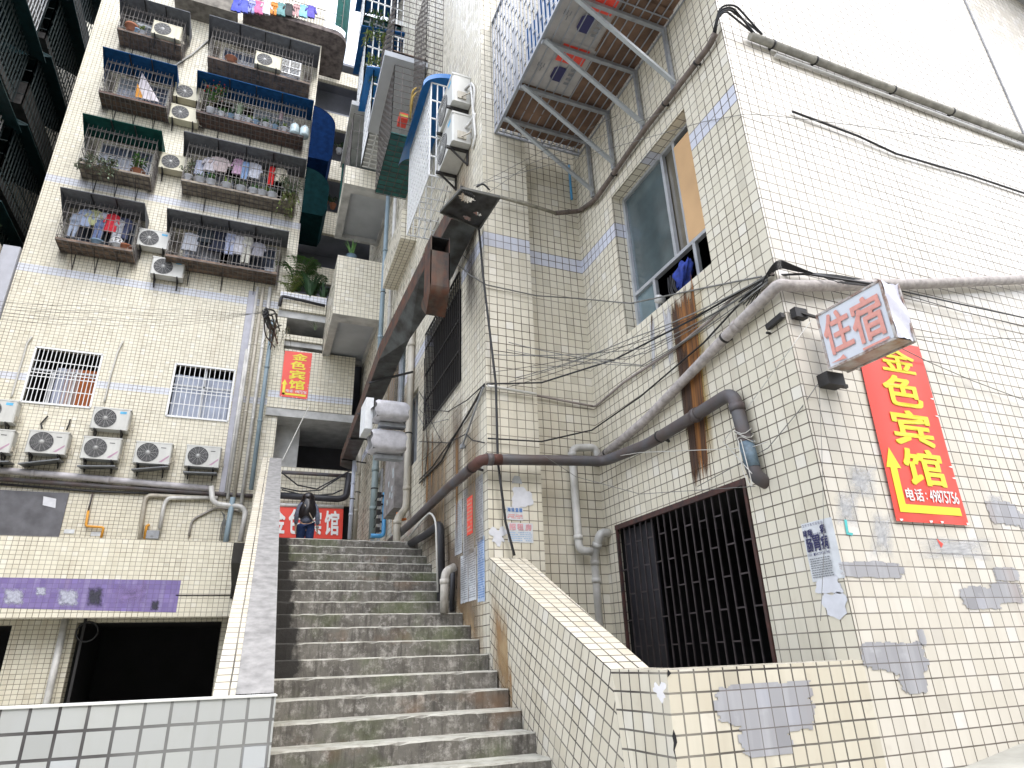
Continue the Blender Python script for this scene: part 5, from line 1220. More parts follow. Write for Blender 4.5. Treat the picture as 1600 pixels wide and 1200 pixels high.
# louvred white shutter on the fourth wide cage
m = MB(); zs = 19.35
for k in range(4):
    xx = -1.35 + .36 * k; m.bar((xx, YL - .66, zs), (xx, YL - .66, zs + .62), .035)
for z in (zs, zs + .31, zs + .62): m.bar((-1.37, YL - .66, z), (-.25, YL - .66, z), .03)
for k in range(9): m.bar((-1.35, YL - .655, zs + .05 + .065 * k), (-.27, YL - .655, zs + .05 + .065 * k), .006, .02)
m.bar((-1.37, YL - .66, zs), (-1.37, YL - .58, zs), .02); single(m, 'louvred_shutter', M_white, 'white louvred shutter leaning in the top wide cage', 'shutter')
# two barred windows of the ground row
for i, (a, b, c, d) in enumerate(BWL):
    lab = ['left flush barred window with brown and orange curtains', 'right flush barred window with pale grey blue curtains'][i]
    o = thing('barred_window', ((a + b) / 2, YL, c), lab, 'window', parent=ab)
    f = MB()
    for p, q_ in (((a, c), (b, c)), ((a, d), (b, d)), ((a, c), (a, d)), ((b, c), (b, d))): f.bar((p[0], YL - .01, p[1]), (q_[0], YL - .01, q_[1]), .05)
    nb_ = 16 if i == 0 else 12
    for k in range(1, nb_): xx = a + (b - a) * k / nb_; f.bar((xx, YL - .01, c), (xx, YL - .01, d), .018)
    for z in (c + .38, c + .74, c + .84, d - .38): f.bar((a, YL - .012, z), (b, YL - .012, z), .02)
    f.build('grille', M_white, o)
    f = MB(); zt_ = c + (d - c) * .62
    f.bar((a, YL + .1, zt_), (b, YL + .1, zt_), .05)
    for t in (.33, .66) if i == 0 else (.52,): f.bar((a + (b - a) * t, YL + .1, c), (a + (b - a) * t, YL + .1, zt_ if i == 0 else d), .05)
    f.build('frame', M_frame, o)
    cs = ((.36, .68, (.42, .45, .55)), (.5, .72, (.42, .3, .26)), (.72, .98, (.42, .13, .04))) if i == 0 else ((.02, .98, (.42, .46, .56)),)
    for j, (u0, u1, cc_) in enumerate(cs):
        g = MB(); g.grid(lambda u, v: (a + (b - a) * (u0 + (u1 - u0) * u), YL + .2 + .02 * math.sin(u * (u1 - u0) * 60) - .01 * j, c + (d - c) * (.72 if i == 0 else .85) * v), 50, 2); g.build('curtain', mat(f'curtain_{i}_{j}', cc_, .9, var=.25, scale=3), o)
# ---------------------------------------------------------------- air conditioners
M_ac = mat('ac_case', (.55, .55, .52), .5, var=.12, scale=3, streak=.12)
M_acg = mat('ac_grille', (.16, .16, .16), .6, var=.3)
M_acy = mat('ac_case_yellowed', (.52, .49, .37), .5, var=.15, scale=3, streak=.2)
def make_ac(label, cat='air conditioner', case=None, badge='stripe', Wd=.86, Ht=.58, Dp=.30):
    """outdoor unit; origin at its back bottom left corner, front towards -Y"""
    o = thing('air_conditioner', (0, 0, 0), label, cat)
    m = MB(); c = .025
    lo = [(c, -Dp, 0), (Wd - c, -Dp, 0), (Wd, -Dp + c, 0), (Wd, 0, 0), (0, 0, 0), (0, -Dp + c, 0)]; m.hexa(lo, [(x, y, Ht) for x, y, _ in lo])
    m.box((-.008, -Dp - .008, Ht - .03), (Wd + .008, .004, Ht + .006)); m.build('case', case or M_ac, o)
    g = MB(); cx, cz, R_ = .31, Ht * .5, Ht * .43
    g.lathe((cx, -Dp - .004, cz), [(0, 0), (R_, 0), (R_ + .01, .006)], 28, 'y', smooth=False); g.build('fan_recess', mat('ac_dark', (.05, .05, .055), .7), o)
    g = MB()
    for k in range(7):
        rr_ = R_ * (k + 1) / 7; g.tube([(cx + rr_ * math.cos(t), -Dp - .018, cz + rr_ * math.sin(t)) for t in [i * 2 * math.pi / 28 for i in range(29)]], .004, 4, caps=False)
    for k in range(12):
        a = k * math.pi / 6; g.bar((cx + .04 * math.cos(a), -Dp - .018, cz + .04 * math.sin(a)), (cx + R_ * math.cos(a), -Dp - .018, cz + R_ * math.sin(a)), .006)
    g.lathe((cx, -Dp - .02, cz), [(0, -.004), (.05, -.004), (.055, .01)], 14, 'y'); g.build('fan_grille', mat('ac_wire', (.38, .38, .37), .5), o)
    for xx in (.12, Wd - .14):
        b = MB(); b.bar((xx, .0, -.03), (xx, -Dp - .05, -.03), .035, .045); b.bar((xx, -.015, -.02), (xx, -.015, -.3), .03); b.bar((xx, -.02, -.28), (xx, -Dp + .02, -.05), .025); b.build('bracket', M_blk, o)
    if badge == 'stripe':
        s = MB(); s.face([(Wd - .26, -Dp - .004, .05), (Wd - .19, -Dp - .004, .05), (Wd - .04, -Dp - .004, .2), (Wd - .04, -Dp - .004, .25)][::1]); s.build('stripe', mat('badge_pink', (.42, .25, .34), .5), o)
        s = MB(); rect(s, lambda u, v: Vector((Wd - .26 + .12 * u, -Dp - .004, Ht - .15 + .02 * v)), 0, 0, 1, 1); s.build('badge', mat('badge_dark', (.06, .06, .06), .5), o)
    elif badge == 'blue':
        s = MB(); rect(s, lambda u, v: Vector((Wd - .24 + .15 * u, -Dp - .004, Ht - .14 + .07 * v)), 0, 0, 1, 1); s.build('badge', mat('badge_blue', (.10, .42, .68), .5), o)
    s = MB(); s.box((Wd, -.22, .06), (Wd + .02, -.08, .2)); s.tube([(Wd + .01, -.15, .1), (Wd + .09, -.13, .06), (Wd + .1, -.05, .12), (Wd + .05, -.0, .3)], .012, 5, bend=.05); s.build('hose', M_pvcb, o)
    return o
AC = {'stripe': make_ac('', badge='stripe'), 'blue': make_ac('', badge='blue', case=M_ac), 'plain': make_ac('', badge=None, case=M_acy)}
used = set()
def place_ac(kind, x, z, label, Y=YL, rz=0, group='air conditioners on the apartment block'):
    src = AC[kind]; loc = Vector((x, Y - .06, z))
    if kind not in used:
        used.add(kind); src.location = loc; src.rotation_euler = (0, 0, rz); src['label'] = label; src['group'] = group; return src
    return clone(src, None, loc, rz, label, group)
def acx(x, y): p = pY(x, y, YL - .3); return p.x, p.z
rowlab = ['lower row air conditioner cut by the left photo edge', 'second air conditioner of the lower row, wires standing on it', 'third air conditioner of the lower row, under the large upper one', 'fourth air conditioner of the lower row', 'last air conditioner of the lower row beside the pipes']
for i, (x, y) in enumerate(((-52, 704), (38, 707), (124, 716), (207, 723), (287, 728))):
    px_, pz_ = acx(x, y); place_ac('stripe', px_, pz_, rowlab[i])
px_, pz_ = acx(140, 669); place_ac('blue', px_, pz_, 'large air conditioner with blue badge over the lower row')
px_, pz_ = acx(-45, 656); place_ac('blue', px_, pz_, 'air conditioner with blue badge cut by the left photo edge, upper row')
px_, pz_ = acx(234, 428); place_ac('blue', px_, pz_, 'air conditioner with blue badge below the lowest wide cage')
px_, pz_ = acx(212, 383); place_ac('blue', px_, pz_, 'air conditioner right of the lowest left cage')
px_, pz_ = acx(247, 262); place_ac('plain', px_, pz_, 'air conditioner between the second cages')
px_, pz_ = acx(263, 184); place_ac('plain', px_, pz_, 'lower yellowed air conditioner of the stacked pair')
px_, pz_ = acx(270, 151); place_ac('plain', px_, pz_, 'upper yellowed air conditioner of the stacked pair')
px_, pz_ = acx(235, 84); place_ac('plain', px_, 19.3, 'air conditioner standing in the top left cage', Y=YL - .5)
px_, pz_ = acx(396, 120); place_ac('plain', px_, 19.2, 'air conditioner in the top wide cage left of the shutter', Y=YL - .5)
# rain boards under the row
M_board = mat('metal_board', (.17, .18, .19), .5, .2, var=.3)
for i, (x, y, t) in enumerate(((-18, 725, .1), (62, 724, .18), (151, 731, .06), (234, 734, .14), (312, 741, .02))):
    p = pY(x, y, YL - .35); m = MB(); m.hexa([(p.x - .4, p.y - .15, p.z - t * .5), (p.x + .42, p.y - .15, p.z + t * .5), (p.x + .42, YL - .02, p.z + t * .5 + .05), (p.x - .4, YL - .02, p.z - t * .5 + .05)], [(p.x - .4, p.y - .15, p.z - t * .5 + .03), (p.x + .42, p.y - .15, p.z + t * .5 + .03), (p.x + .42, YL - .02, p.z + t * .5 + .08), (p.x - .4, YL - .02, p.z - t * .5 + .08)])
    single(m, 'rain_board', M_board, ['rain board under the unit at the left photo edge', 'tilted rain board under the second lower unit', 'level rain board under the third lower unit', 'tilted rain board with rusty bracket under the fourth lower unit', 'small level rain board under the last lower unit'][i], 'board', 'rain boards below the air conditioners')
# wires standing on the second unit, hoses up the wall
for (pts, lab, mt, r_) in (([(66, 670), (64, 662), (73, 652), (75, 650)], 'left short black wire rising behind the second lower unit', M_cable, .02), ([(104, 672), (108, 663), (110, 655)], 'right short black wire rising behind the second lower unit', M_cable, .02),
     ([(192, 533), (184, 550), (172, 590), (163, 628)], 'white hose running down to the large upper unit', M_cablew, .025), ([(50, 526), (42, 537), (36, 560), (28, 585), (18, 620)], 'hose with dark sleeve left of the flush windows', M_cablew, .025),
     ([(326, 62), (300, 85), (268, 105)], 'pale hose looping between the two top cages', M_cablew, .03)):
    cab([pY(x, y, YL - .05) for x, y in pts], r_, mt, lab, name='wall_hose', group=None, cat='hose')
# horizontal pipes under the units
def fp(pts, r, mt, lab, Y=YL - .15, nm='pipe', bend=.15, rings=()): return pipe(nm, [pY(x, y, Y) for x, y in pts], r, mt, lab, bend=bend, n=10, rings=rings)
fp([(-20, 733), (120, 745), (240, 756), (332, 764)], .085, mat('pipe_lilac', (.46, .44, .46), .5, var=.3), 'thick pale pipe running level below the air conditioners', rings=((0, .5), (1, .4)))
fp([(-20, 747), (160, 760), (350, 772), (408, 776)], .06, M_gpipe, 'dark pipe under the thick pale one', Y=YL - .1)
fp([(-20, 755), (150, 768), (330, 774)], .03, M_cable, 'black cable bundle below the dark pipe', Y=YL - .06)
fp([(330, 760), (332, 782), (340, 788), (378, 792), (384, 800), (375, 846)], .07, M_pvc, 'white pipe stepping right below the vertical pipes', Y=YL - .3)
fp([(218, 845), (226, 782), (232, 774), (328, 778)], .055, M_pvcb, 'beige pipe arch on the wall above the terrace', Y=YL - .08)
fp([(250, 826), (256, 790), (262, 778), (340, 778)], .05, M_pvc, 'white pipe arch nested inside the beige one', Y=YL - .12)
fp([(295, 838), (300, 812), (340, 792), (375, 800)], .03, mat('conduit_dull', (.30, .28, .25), .7), 'thin dull conduit sloping up to the vertical pipes', Y=YL - .05)
fp([(145, 770), (138, 798)], .02, M_gpipe, 'thin dark riser above the orange gas pipe', Y=YL - .05)
fp([(138, 798), (134, 822), (162, 824), (158, 840)], .03, mat('gas_orange', (.65, .3, .03), .5), 'orange stepped gas pipe beside the grey wall panel', Y=YL - .08, bend=.05)
fp([(226, 842), (229, 822), (234, 820)], .035, mat('gas_orange', (.65, .3, .03), .5), 'short orange gas pipe by the small meter', Y=YL - .08, bend=.03)
m = MB(); a_, b_ = pY(228, 842, YL - .1), pY(250, 830, YL - .1); m.box((a_.x, YL - .2, a_.z), (b_.x, YL - .02, b_.z)); m.box((a_.x + .1, YL - .22, a_.z + .06), (b_.x - .12, YL - .2, b_.z - .06)); single(m, 'gas_meter', mat('meter_grey', (.3, .31, .33), .5), 'small grey gas meter above the terrace wall', 'meter')
m = MB(); a_, b_ = pY(-30, 838, YL - .03), pY(104, 766, YL - .03); m.box((a_.x, YL - .04, 2.6), (-.2275 * 19, YL - .005, 4.15)); gp_ = m; 
o = thing('metal_sheet', (-5.5, YL, 2.6), 'weathered grey panel on the wall behind the terrace at the left edge', 'panel'); gp_.build('panel', mat('panel_grey', (.13, .13, .145), .7, var=.4, scale=3, bump=.002), o)
m = MB(); a_ = pY(76, 782, YL - .05); m.face([a_ + Vector((-.1, 0, -.12)), a_ + Vector((.18, 0, -.18)), a_ + Vector((.15, 0, .05)), a_ + Vector((-.13, 0, .1))]); single(m, 'white_sheet', M_papert, 'small white paper stuck on the grey wall panel', 'paper')
for (x0, y0, lab, mt) in ((100, 830, 'small white label on the wall above the terrace, left one', M_paper), (142, 834, 'small white label on the wall beside the orange gas pipe', M_paper)):
    a_ = pY(x0, y0, YL - .01); m = MB(); m.box((a_.x, YL - .012, a_.z - .05), (a_.x + .22, YL - .006, a_.z + .05)); single(m, 'wall_label', mt, lab, 'label')
# vertical pipes right of the facade
cols = [(396, 452, 352, 770, .12, mat('trunking_lilac', (.42, .42, .47), .6, var=.15), 'wide flat cable trunking left of the vertical pipes'),
        (386, 546, 352, 770, .035, M_pvc, 'white pipe starting halfway up, first of the vertical row'), (398, 448, 361, 780, .04, M_pvc, 'second vertical pipe of the row'),
        (406, 448, 372, 780, .045, M_pvcb, 'third vertical pipe of the row, beige'), (415, 448, 384, 800, .05, M_pvc, 'thickest white vertical pipe of the row'), (425, 500, 394, 765, .06, M_bluegrey, 'blue grey vertical pipe, rightmost of the row')]
for i, (x0, y0, x1, y1, r, mt, lab) in enumerate(cols):
    Yq = YL - .18 if i != 5 else YC - .05
    a_, b_ = pY(x0, y0, Yq), pY(x1, y1, Yq); xx = (a_.x + b_.x) / 2
    if i == 0:
        m = MB(); m.box((xx - .14, YL - .06, b_.z), (xx + .12, YL - .005, a_.z))
        for k in range(5): m.box((xx - .13 + .05 * k, YL - .07, b_.z - .0), (xx - .115 + .05 * k, YL - .06, a_.z - 2 - .3 * k))
        single(m, 'cable_trunking', mt, lab, 'trunking')
    else: pipe('downpipe', [(xx, Yq, a_.z), (xx, Yq, b_.z)], r, mt, lab, rings=((0, .3), (0, .62)), group='vertical pipes at the block corner', n=10)
pp = pY(372, 700, YL - .2)
pipe('downpipe', [(pp.x + .05, YL - .3, 4.2), (pp.x + .02, YL - .3, 2.7)], .07, M_bluegrey, 'blue grey stub pipe below the white step pipe', n=10)
m = MB(); 
for k in range(7): m.tube([pY(352 - k, 805 - k, YL - .1), pY(345 + 2 * k, 822, YL - .12), pY(343 + 2.5 * k, 845, YL - .1)], .012, 5, bend=.1)
single(m, 'cable_fan', M_cableg, 'fan of grey cables dropping behind the terrace wall', 'cable')
# thin lines crossing in front of the facade
for k in range(6):
    y0 = 470 + 5.5 * k; cab([pY(-10, y0, 9), pY(150, y0 + 7 + (k % 2) * 3, 11), pY(300, y0 + 14 - k, 13), pY(412, 490 - k * .8, 15)], .003, M_cableg, 'one of the thin wires crossing level in front of the apartment block', sag=.03, group='thin wires crossing the apartment block front', name='overhead_wire')
m = MB(); r_ = random.Random(2)
for k in range(12):
    p = pY(412, 490, 15.2); m.tube([p + Vector((.1, .1, .0)), p + Vector((r_.uniform(-.15, .1), .0, r_.uniform(-.15, .15))), p + Vector((r_.uniform(.0, .35), r_.uniform(0, 1.2), r_.uniform(-.1, .3))), p + Vector((r_.uniform(.2, .5), r_.uniform(1.5, 2.6), r_.uniform(.1, .8)))], .02, 5, bend=.3)
single(m, 'cable_knot', M_cable, 'knot of black cables at the corner of the small planted terrace', 'cable')
m = MB(); m.tube([pY(437, 478, YC - .1), pY(440, 462, YC - .1), pY(508, 478, YC - .1)], .05, 6, bend=.1); single(m, 'black_pipe', M_bpipe, 'black pipe along the front edge of the planted corner terrace', 'pipe')
# corridor pipes & cables above the red sign
fp([(440, 738), (548, 744)], .05, M_gpipe, 'grey pipe along the tiled beam above the red sign', Y=YC - .15)
fp([(438, 774), (530, 780), (541, 776), (546, 740)], .09, M_bpipe, 'thick dark pipe bending up beside the red sign', Y=YC - .35)
for (pts, lab) in (([(440, 738), (465, 758), (495, 764), (530, 745), (548, 735)], 'upper black cable drooping over the red sign'), ([(438, 762), (470, 768), (500, 766), (540, 740)], 'middle black cable drooping over the red sign'), ([(440, 765), (480, 775), (520, 772), (535, 765)], 'lowest black cable drooping over the red sign')):
    cab([pY(x, y, YC - .4) for x, y in pts], .02, M_cable, lab, name='drooping_cable', group=None)
cab([pY(441, 720, 14.5), pY(482, 636, 16.5)], .012, M_cablew, 'taut pale wire from the parapet end up to the small banner', name='taut_wire', group=None, cat='wire')
# purple banner remains on the terrace fascia
def TS(x, y): p = pY(x, y, YT - .005); return p
a_, b_ = TS(-8, 950), TS(275, 957); c_, d_ = TS(283, 907), TS(-8, 902)
m = MB(); S = quadS(a_, b_, c_, d_); m.face([S(0, 0), S(1, 0), S(1, 1), S(0, 1)]); o = thing('purple_banner', a_.lerp(b_, .5), 'faded torn purple banner stuck along the tiled terrace front', 'banner'); m.build('sheet', M_tilePurple, o)
S2 = quadS(a_, b_, c_, d_, Vector((0, -.006, 0)))
pm = mat('purple_dark', (.12, .12, .14), .8, var=.4, scale=15); pl = stainmat('purple_pale', (.55, .56, .66), .85, (5, 3), .3); pk = stainmat('purple_black', (.05, .05, .07), .85, (5, 5), .35)
for (u0, v0, u1, v1, mm) in ((.03, .05, .16, .7, pl), (.20, .4, .27, .75, pl), (.31, .05, .45, .72, pl), (.47, .05, .58, .8, pk), (.84, .0, .9, .4, pk), (.6, .1, .85, .95, stainmat('purple_mid', (.34, .25, .52), .6, (3, 2), .5))):
    t = MB(); t.face([S2(u0, v0), S2(u1, v0), S2(u1, v1), S2(u0, v1)], uv=[(0, 0), (1, 0), (1, 1), (0, 1)]); t.build('worn_lettering', mm, o)
m = MB(); p = TS(361, 935); m.bar(p, p + Vector((0, -.05, .25)), .05); m.tube([p + Vector((0, 0, .2)), p + Vector((.12, -.05, .1))], .025, 5); m.tube([TS(275, 930), TS(361, 930)], .015, 4); single(m, 'iron_hook', M_blk, 'small black iron hook at the right end of the terrace front', 'hook')
# pipes and cable coil under the terrace
pu = pY(95, 1000, YU - .15); pipe('downpipe', [(pu.x, YU - .15, 1.2), (pu.x, YU - .15, -1.6)], .07, M_pvc, 'pale pipe on the tiled pier under the terrace', n=10)
pu = pY(122, 1020, YU - .1); m = MB(); m.bar((pu.x, YU - .05, 1.2), (pu.x, YU - .05, -1.6), .05); single(m, 'dark_conduit', M_blk, 'thin black conduit on the pier under the terrace', 'conduit')
pu = pY(136, 987, YU - .15); m = MB(); m.tube([(pu.x + .2 * math.cos(t), YU - .12, pu.z + .2 * math.sin(t)) for t in [k * math.pi / 10 for k in range(21)]], .02, 5); single(m, 'cable_coil', M_cable, 'round coil of black cable hanging under the terrace', 'cable coil')

# ================================================================ CAGES ON THE ALLEY WALL
def wp2(y, off, z): return Vector((wallx(y, off), y, z))
bc = thing('white_cage', (wallx(9.1, .2), 9.1, 7.3), 'white bar cage under a bright blue awning beside the outdoor units', 'window cage')
g = MB(); ya_, yb_, z0, z1, d = 8.2, 9.9, 7.3, 9.35, .45
n = 17
for k in range(n + 1): y = ya_ + (yb_ - ya_) * k / n; g.bar(wp2(y, d, z0), wp2(y, d, z1), .016)
for k in range(12):
    z = z0 + (z1 - z0) * k / 11
    g.bar(wp2(ya_, d, z), wp2(yb_, d, z), .01)
for y in (ya_, yb_):
    for k in range(5): g.bar(wp2(y, d * k / 4 + .005, z0), wp2(y, d * k / 4 + .005, z1), .02)
    for k in range(6): z = z0 + (z1 - z0) * k / 5; g.bar(wp2(y, d, z), wp2(y, 0, z), .02)
for k in range(7): y = ya_ + (yb_ - ya_) * k / 6; g.bar(wp2(y, d, z0), wp2(y, 0, z0), .014)
for k in range(4): g.bar(wp2(ya_, d * k / 3, z0), wp2(yb_, d * k / 3, z0), .014)
g.build('grille', M_white, bc)
a = MB(); e = .62
a.grid(lambda u, v: wp2(ya_ - .1 + (yb_ + .5 - ya_) * v, .0 + e * math.sin(u * 1.45), z1 + .22 - .42 * (1 - math.cos(u * 1.45))), 8, 8); a.grid(lambda u, v: wp2(ya_ - .1, .0 + e * math.sin(u * 1.45), z1 + .22 - .42 * (1 - math.cos(u * 1.45)) - .1 * v), 8, 1); a.build('awning', M_awn['bright'], bc)
gl_ = MB(); gl_.face([wp2(ya_ + .1, -.02, 7.5), wp2(yb_, -.02, 7.5), wp2(yb_, -.02, 9.2), wp2(ya_ + .1, -.02, 9.2)]); 
for i, (z, lab) in enumerate(((8.12, 'upper white outdoor unit seen end on beside the blue awning'), (7.30, 'lower white outdoor unit seen end on beside the white cage'))):
    # fronts face the alley (-X): unit is turned a quarter
    c = clone(AC['blue'], None, Vector((wallx(7.9, .02), 8.18, z)), -math.pi / 2, lab, 'outdoor units on the alley wall')
m = MB()
for k in range(3): m.tube([wp2(7.33, .1, 8.4 - .8 * (k % 2)), wp2(7.2, .04, 8.45 - .8 * (k % 2)), wp2(7.05, .02, 8.2 - .5 * k), wp2(7.2, .02, 7.5 - .2 * k)], .022, 6, bend=.15)
single(m, 'refrigerant_hoses', M_pvc, 'white hoses looping from the end on outdoor units', 'hose')
# tiled balcony box with brown mesh further along, and cages high up
M_mesh = mat('mesh_wire', (.10, .085, .08), .6, var=.4)
def side_cage(y0, y1, z0, z1, d, lab, barm, step=.14, hz=.16, under=True, awn=None, ad=.2, tray=None, name='side_cage', bar=.014):
    o = thing(name, (wallx((y0 + y1) / 2, d / 2), (y0 + y1) / 2, z0), lab, 'window cage', 'cages on the alley wall')
    g = MB(); n = max(2, int((y1 - y0) / step)); nh = max(2, int((z1 - z0) / hz))
    for k in range(n + 1): y = y0 + (y1 - y0) * k / n; g.bar(wp2(y, d, z0), wp2(y, d, z1), bar); (g.bar(wp2(y, d, z0), wp2(y, 0, z0), bar) if under else None)
    for k in range(nh + 1): z = z0 + (z1 - z0) * k / nh; g.bar(wp2(y0, d, z), wp2(y1, d, z), bar); g.bar(wp2(y0, d, z), wp2(y0, 0, z), bar)
    nd = max(2, int(d / step))
    for k in range(nd + 1): off = d * k / nd; g.bar(wp2(y0, off, z0), wp2(y0, off, z1), bar); (g.bar(wp2(y0, off, z0), wp2(y1, off, z0), bar) if under else None)
    g.build('grille', barm, o)
    if tray:
        t = MB(); t.hexa([wp2(y0, d, z0 + .02), wp2(y0, .01, z0 + .02), wp2(y1, .01, z0 + .02), wp2(y1, d, z0 + .02)], [wp2(y0, d, z0 + .05), wp2(y0, .01, z0 + .05), wp2(y1, .01, z0 + .05), wp2(y1, d, z0 + .05)]); t.build('tray', tray, o)
    if awn:
        a = MB(); a.hexa([wp2(y0 - .1, d + ad, z1 - .1), wp2(y0 - .1, 0, z1 + .15), wp2(y1 + .1, 0, z1 + .15), wp2(y1 + .1, d + ad, z1 - .1)], [wp2(y0 - .1, d + ad, z1 - .07), wp2(y0 - .1, 0, z1 + .18), wp2(y1 + .1, 0, z1 + .18), wp2(y1 + .1, d + ad, z1 - .07)]); a.build('awning', awn, o)
    return o
M_slats = mat('green_slats', (.02, .12, .11), .7, var=.7, scale=5, col2=(.01, .05, .05))
side_cage(10.6, 12.6, 10.3, 12.3, .75, 'brown mesh cage with green underside beyond the white cage', M_mesh, step=.16, hz=.17, bar=.011, tray=M_slats)
side_cage(10.6, 12.8, 12.7, 15.0, .8, 'upper brown mesh cage with brown boards, high on the alley wall', M_mesh, step=.16, hz=.17, bar=.011, tray=M_tray)
side_cage(9.2, 10.4, 10.4, 13.4, .35, 'shallow dark wire cage just above the blue awning', M_mesh, step=.15, hz=.15, bar=.011)
side_cage(12.9, 14.3, 12.5, 14.6, .95, 'white railed cage with blue awning above the tiled balcony', M_white, step=.16, hz=.5, awn=M_awn['bright'], tray=M_soffitrim, bar=.03)
side_cage(14.0, 15.6, 15.2, 17.4, 1.1, 'higher white railed cage with climbing plants', M_white, step=.18, hz=.6, awn=M_awn['blue'], tray=M_soffitrim, bar=.035)
side_cage(14.4, 15.9, 18.4, 20.6, 1.2, 'topmost white railed cage with dark blue awning', M_white, step=.18, hz=.6, awn=M_awn['blue'], tray=M_slats, bar=.035)
side_cage(14.42, 16.9, 12.5, 14.4, 1.25, 'green backed balcony grille over the upper tiled balcony', M_cage, step=.16, hz=.6, under=False, tray=None)
m = MB(); m.face([wp2(16.8, 1.3, 12.5), wp2(16.8, .0, 12.5), wp2(16.8, 0, 14.6), wp2(16.8, 1.3, 14.6)]); m.face([wp2(14.5, .02, 12.5), wp2(16.8, .02, 12.5), wp2(16.8, .02, 14.6), wp2(14.5, .02, 14.6)]); single(m, 'green_screen', M_awn['green'], 'dark green screen behind the balcony grille over the upper tiled balcony', 'screen')
m = MB(); m.hexa([wp2(14.3, 1.35, 14.6), wp2(14.3, 0, 14.6), wp2(17, 0, 14.6), wp2(17, 1.35, 14.6)], [wp2(14.3, 1.35, 14.75), wp2(14.3, 0, 14.75), wp2(17, 0, 14.75), wp2(17, 1.35, 14.75)]); single(m, 'cover_slab', M_soffitrim, 'grey slab over the green backed balcony', 'slab')
m = MB(); 
for (y0, y1, z0, z1, d) in ((11.2, 13.3, 8.15, 8.9, .34),): m.hexa([wp2(y0, d, z0), wp2(y0, 0, z0), wp2(y1, 0, z0), wp2(y1, d, z0)], [wp2(y0, d, z1), wp2(y0, 0, z1), wp2(y1, 0, z1), wp2(y1, d, z1)])
single(m, 'tiled_sill', M_tileR, 'small tiled box sill on the alley wall below the brown mesh cage', 'sill')
# grey slab edge seen beside the meshes
m = MB(); m.hexa([wp2(10.5, 1.0, 12.4), wp2(10.5, .02, 12.4), wp2(12.9, .02, 12.4), wp2(12.9, 1.0, 12.4)], [wp2(10.5, 1.0, 12.55), wp2(10.5, .02, 12.55), wp2(12.9, .02, 12.55), wp2(12.9, 1.0, 12.55)]); single(m, 'slab', M_soffit, 'grey concrete slab between the two brown mesh cages', 'slab')
# red and yellow box in the brown mesh cage
m = MB(); p0_, p1_ = pD(624, 150, .5), pD(642, 185, .5); y_ = 11.3; z_ = pY(632, 185, y_).z; x_ = pY(625, 170, y_).x
m.box((x_, y_, z_), (x_ + .2, y_ + .3, z_ + .16)); m.box((x_ + .0, y_ - .002, z_ + .05), (x_ + .2, y_, z_ + .11), 1); single(m, 'red_yellow_box', [M_red, mat('box_yellow', (.6, .55, .12), .6)], 'red and yellow box lying in the brown mesh cage', 'box')
m = MB()
for k in range(2): m.tube([pD(640, 190 - 15 * k, .35), pD(645, 150 - 10 * k, .4), pD(655, 142 - 6 * k, .3), pD(664, 148, .25)], .02, 6, bend=.2)
single(m, 'yellow_hose', mat('hose_yellow', (.62, .42, .12), .6), 'yellow hose looped on the mesh beside the blue awning', 'hose')

# ================================================================ BIG CAGE OVER THE RECESS (side wall)
zc0 = 7.45
o = thing('cardboard_cage', (3.4, 5.7, 7.12), 'large metal cage with flattened cardboard boxes on its floor, braced over the recess', 'window cage')
IN = [pX(920, 222, 4.035), pX(1037, 42, 4.035)]        # floor line along the side wall
zc0 = (IN[0].z + IN[1].z) / 2
yf_, yn_ = 6.78, 3.72
OUTf, OUTn = pZ(776, 210, zc0), pZ(842, 62, zc0)
xo = (OUTf.x + OUTn.x) / 2
yf_ = 6.785
g = MB(); x1 = 4.04; H_ = 2.3
def bars_front():
    n = int((yf_ - yn_) / .11)
    for k in range(n + 1):
        y = yf_ - .11 * k
        g.bar((xo, y, zc0), (xo, y, zc0 + H_), .022)
        for j in range(5): z = zc0 + .15 + .42 * j + (.2 if k % 2 else 0); g.bar((xo, y, z), (xo, y - .11, z), .014)
bars_front()
for z in (zc0, zc0 + H_): g.bar((xo, yn_, z), (xo, yf_, z), .04)
n = int((x1 - xo) / .12)
for k in range(n + 1): xx = xo + (x1 - xo) * k / n; g.bar((xx, yf_, zc0), (xx, yf_, zc0 + H_), .02); g.bar((xx, yn_, zc0 - .0), (xx, yf_, zc0 - .0), .013)
for k in range(4): y = yf_ - .06 - .8 * k; g.bar((xo, y, zc0 - .012), (x1, y, zc0 - .012), .013)
g.bar((xo, yf_, zc0), (x1, yf_, zc0), .03)
g.build('grille', mat('cage_silver', (.34, .36, .40), .45, .3, var=.2), o)
M_card = mat('cardboard', (.20, .12, .08), .85, var=.5, scale=5); M_cardw = mat('cardboard_white', (.44, .42, .41), .85, var=.2, scale=6)
xs_ = [xo + .03, xo + (x1 - xo) * .52, x1 - .05]
r_ = random.Random(8)
bi = 0
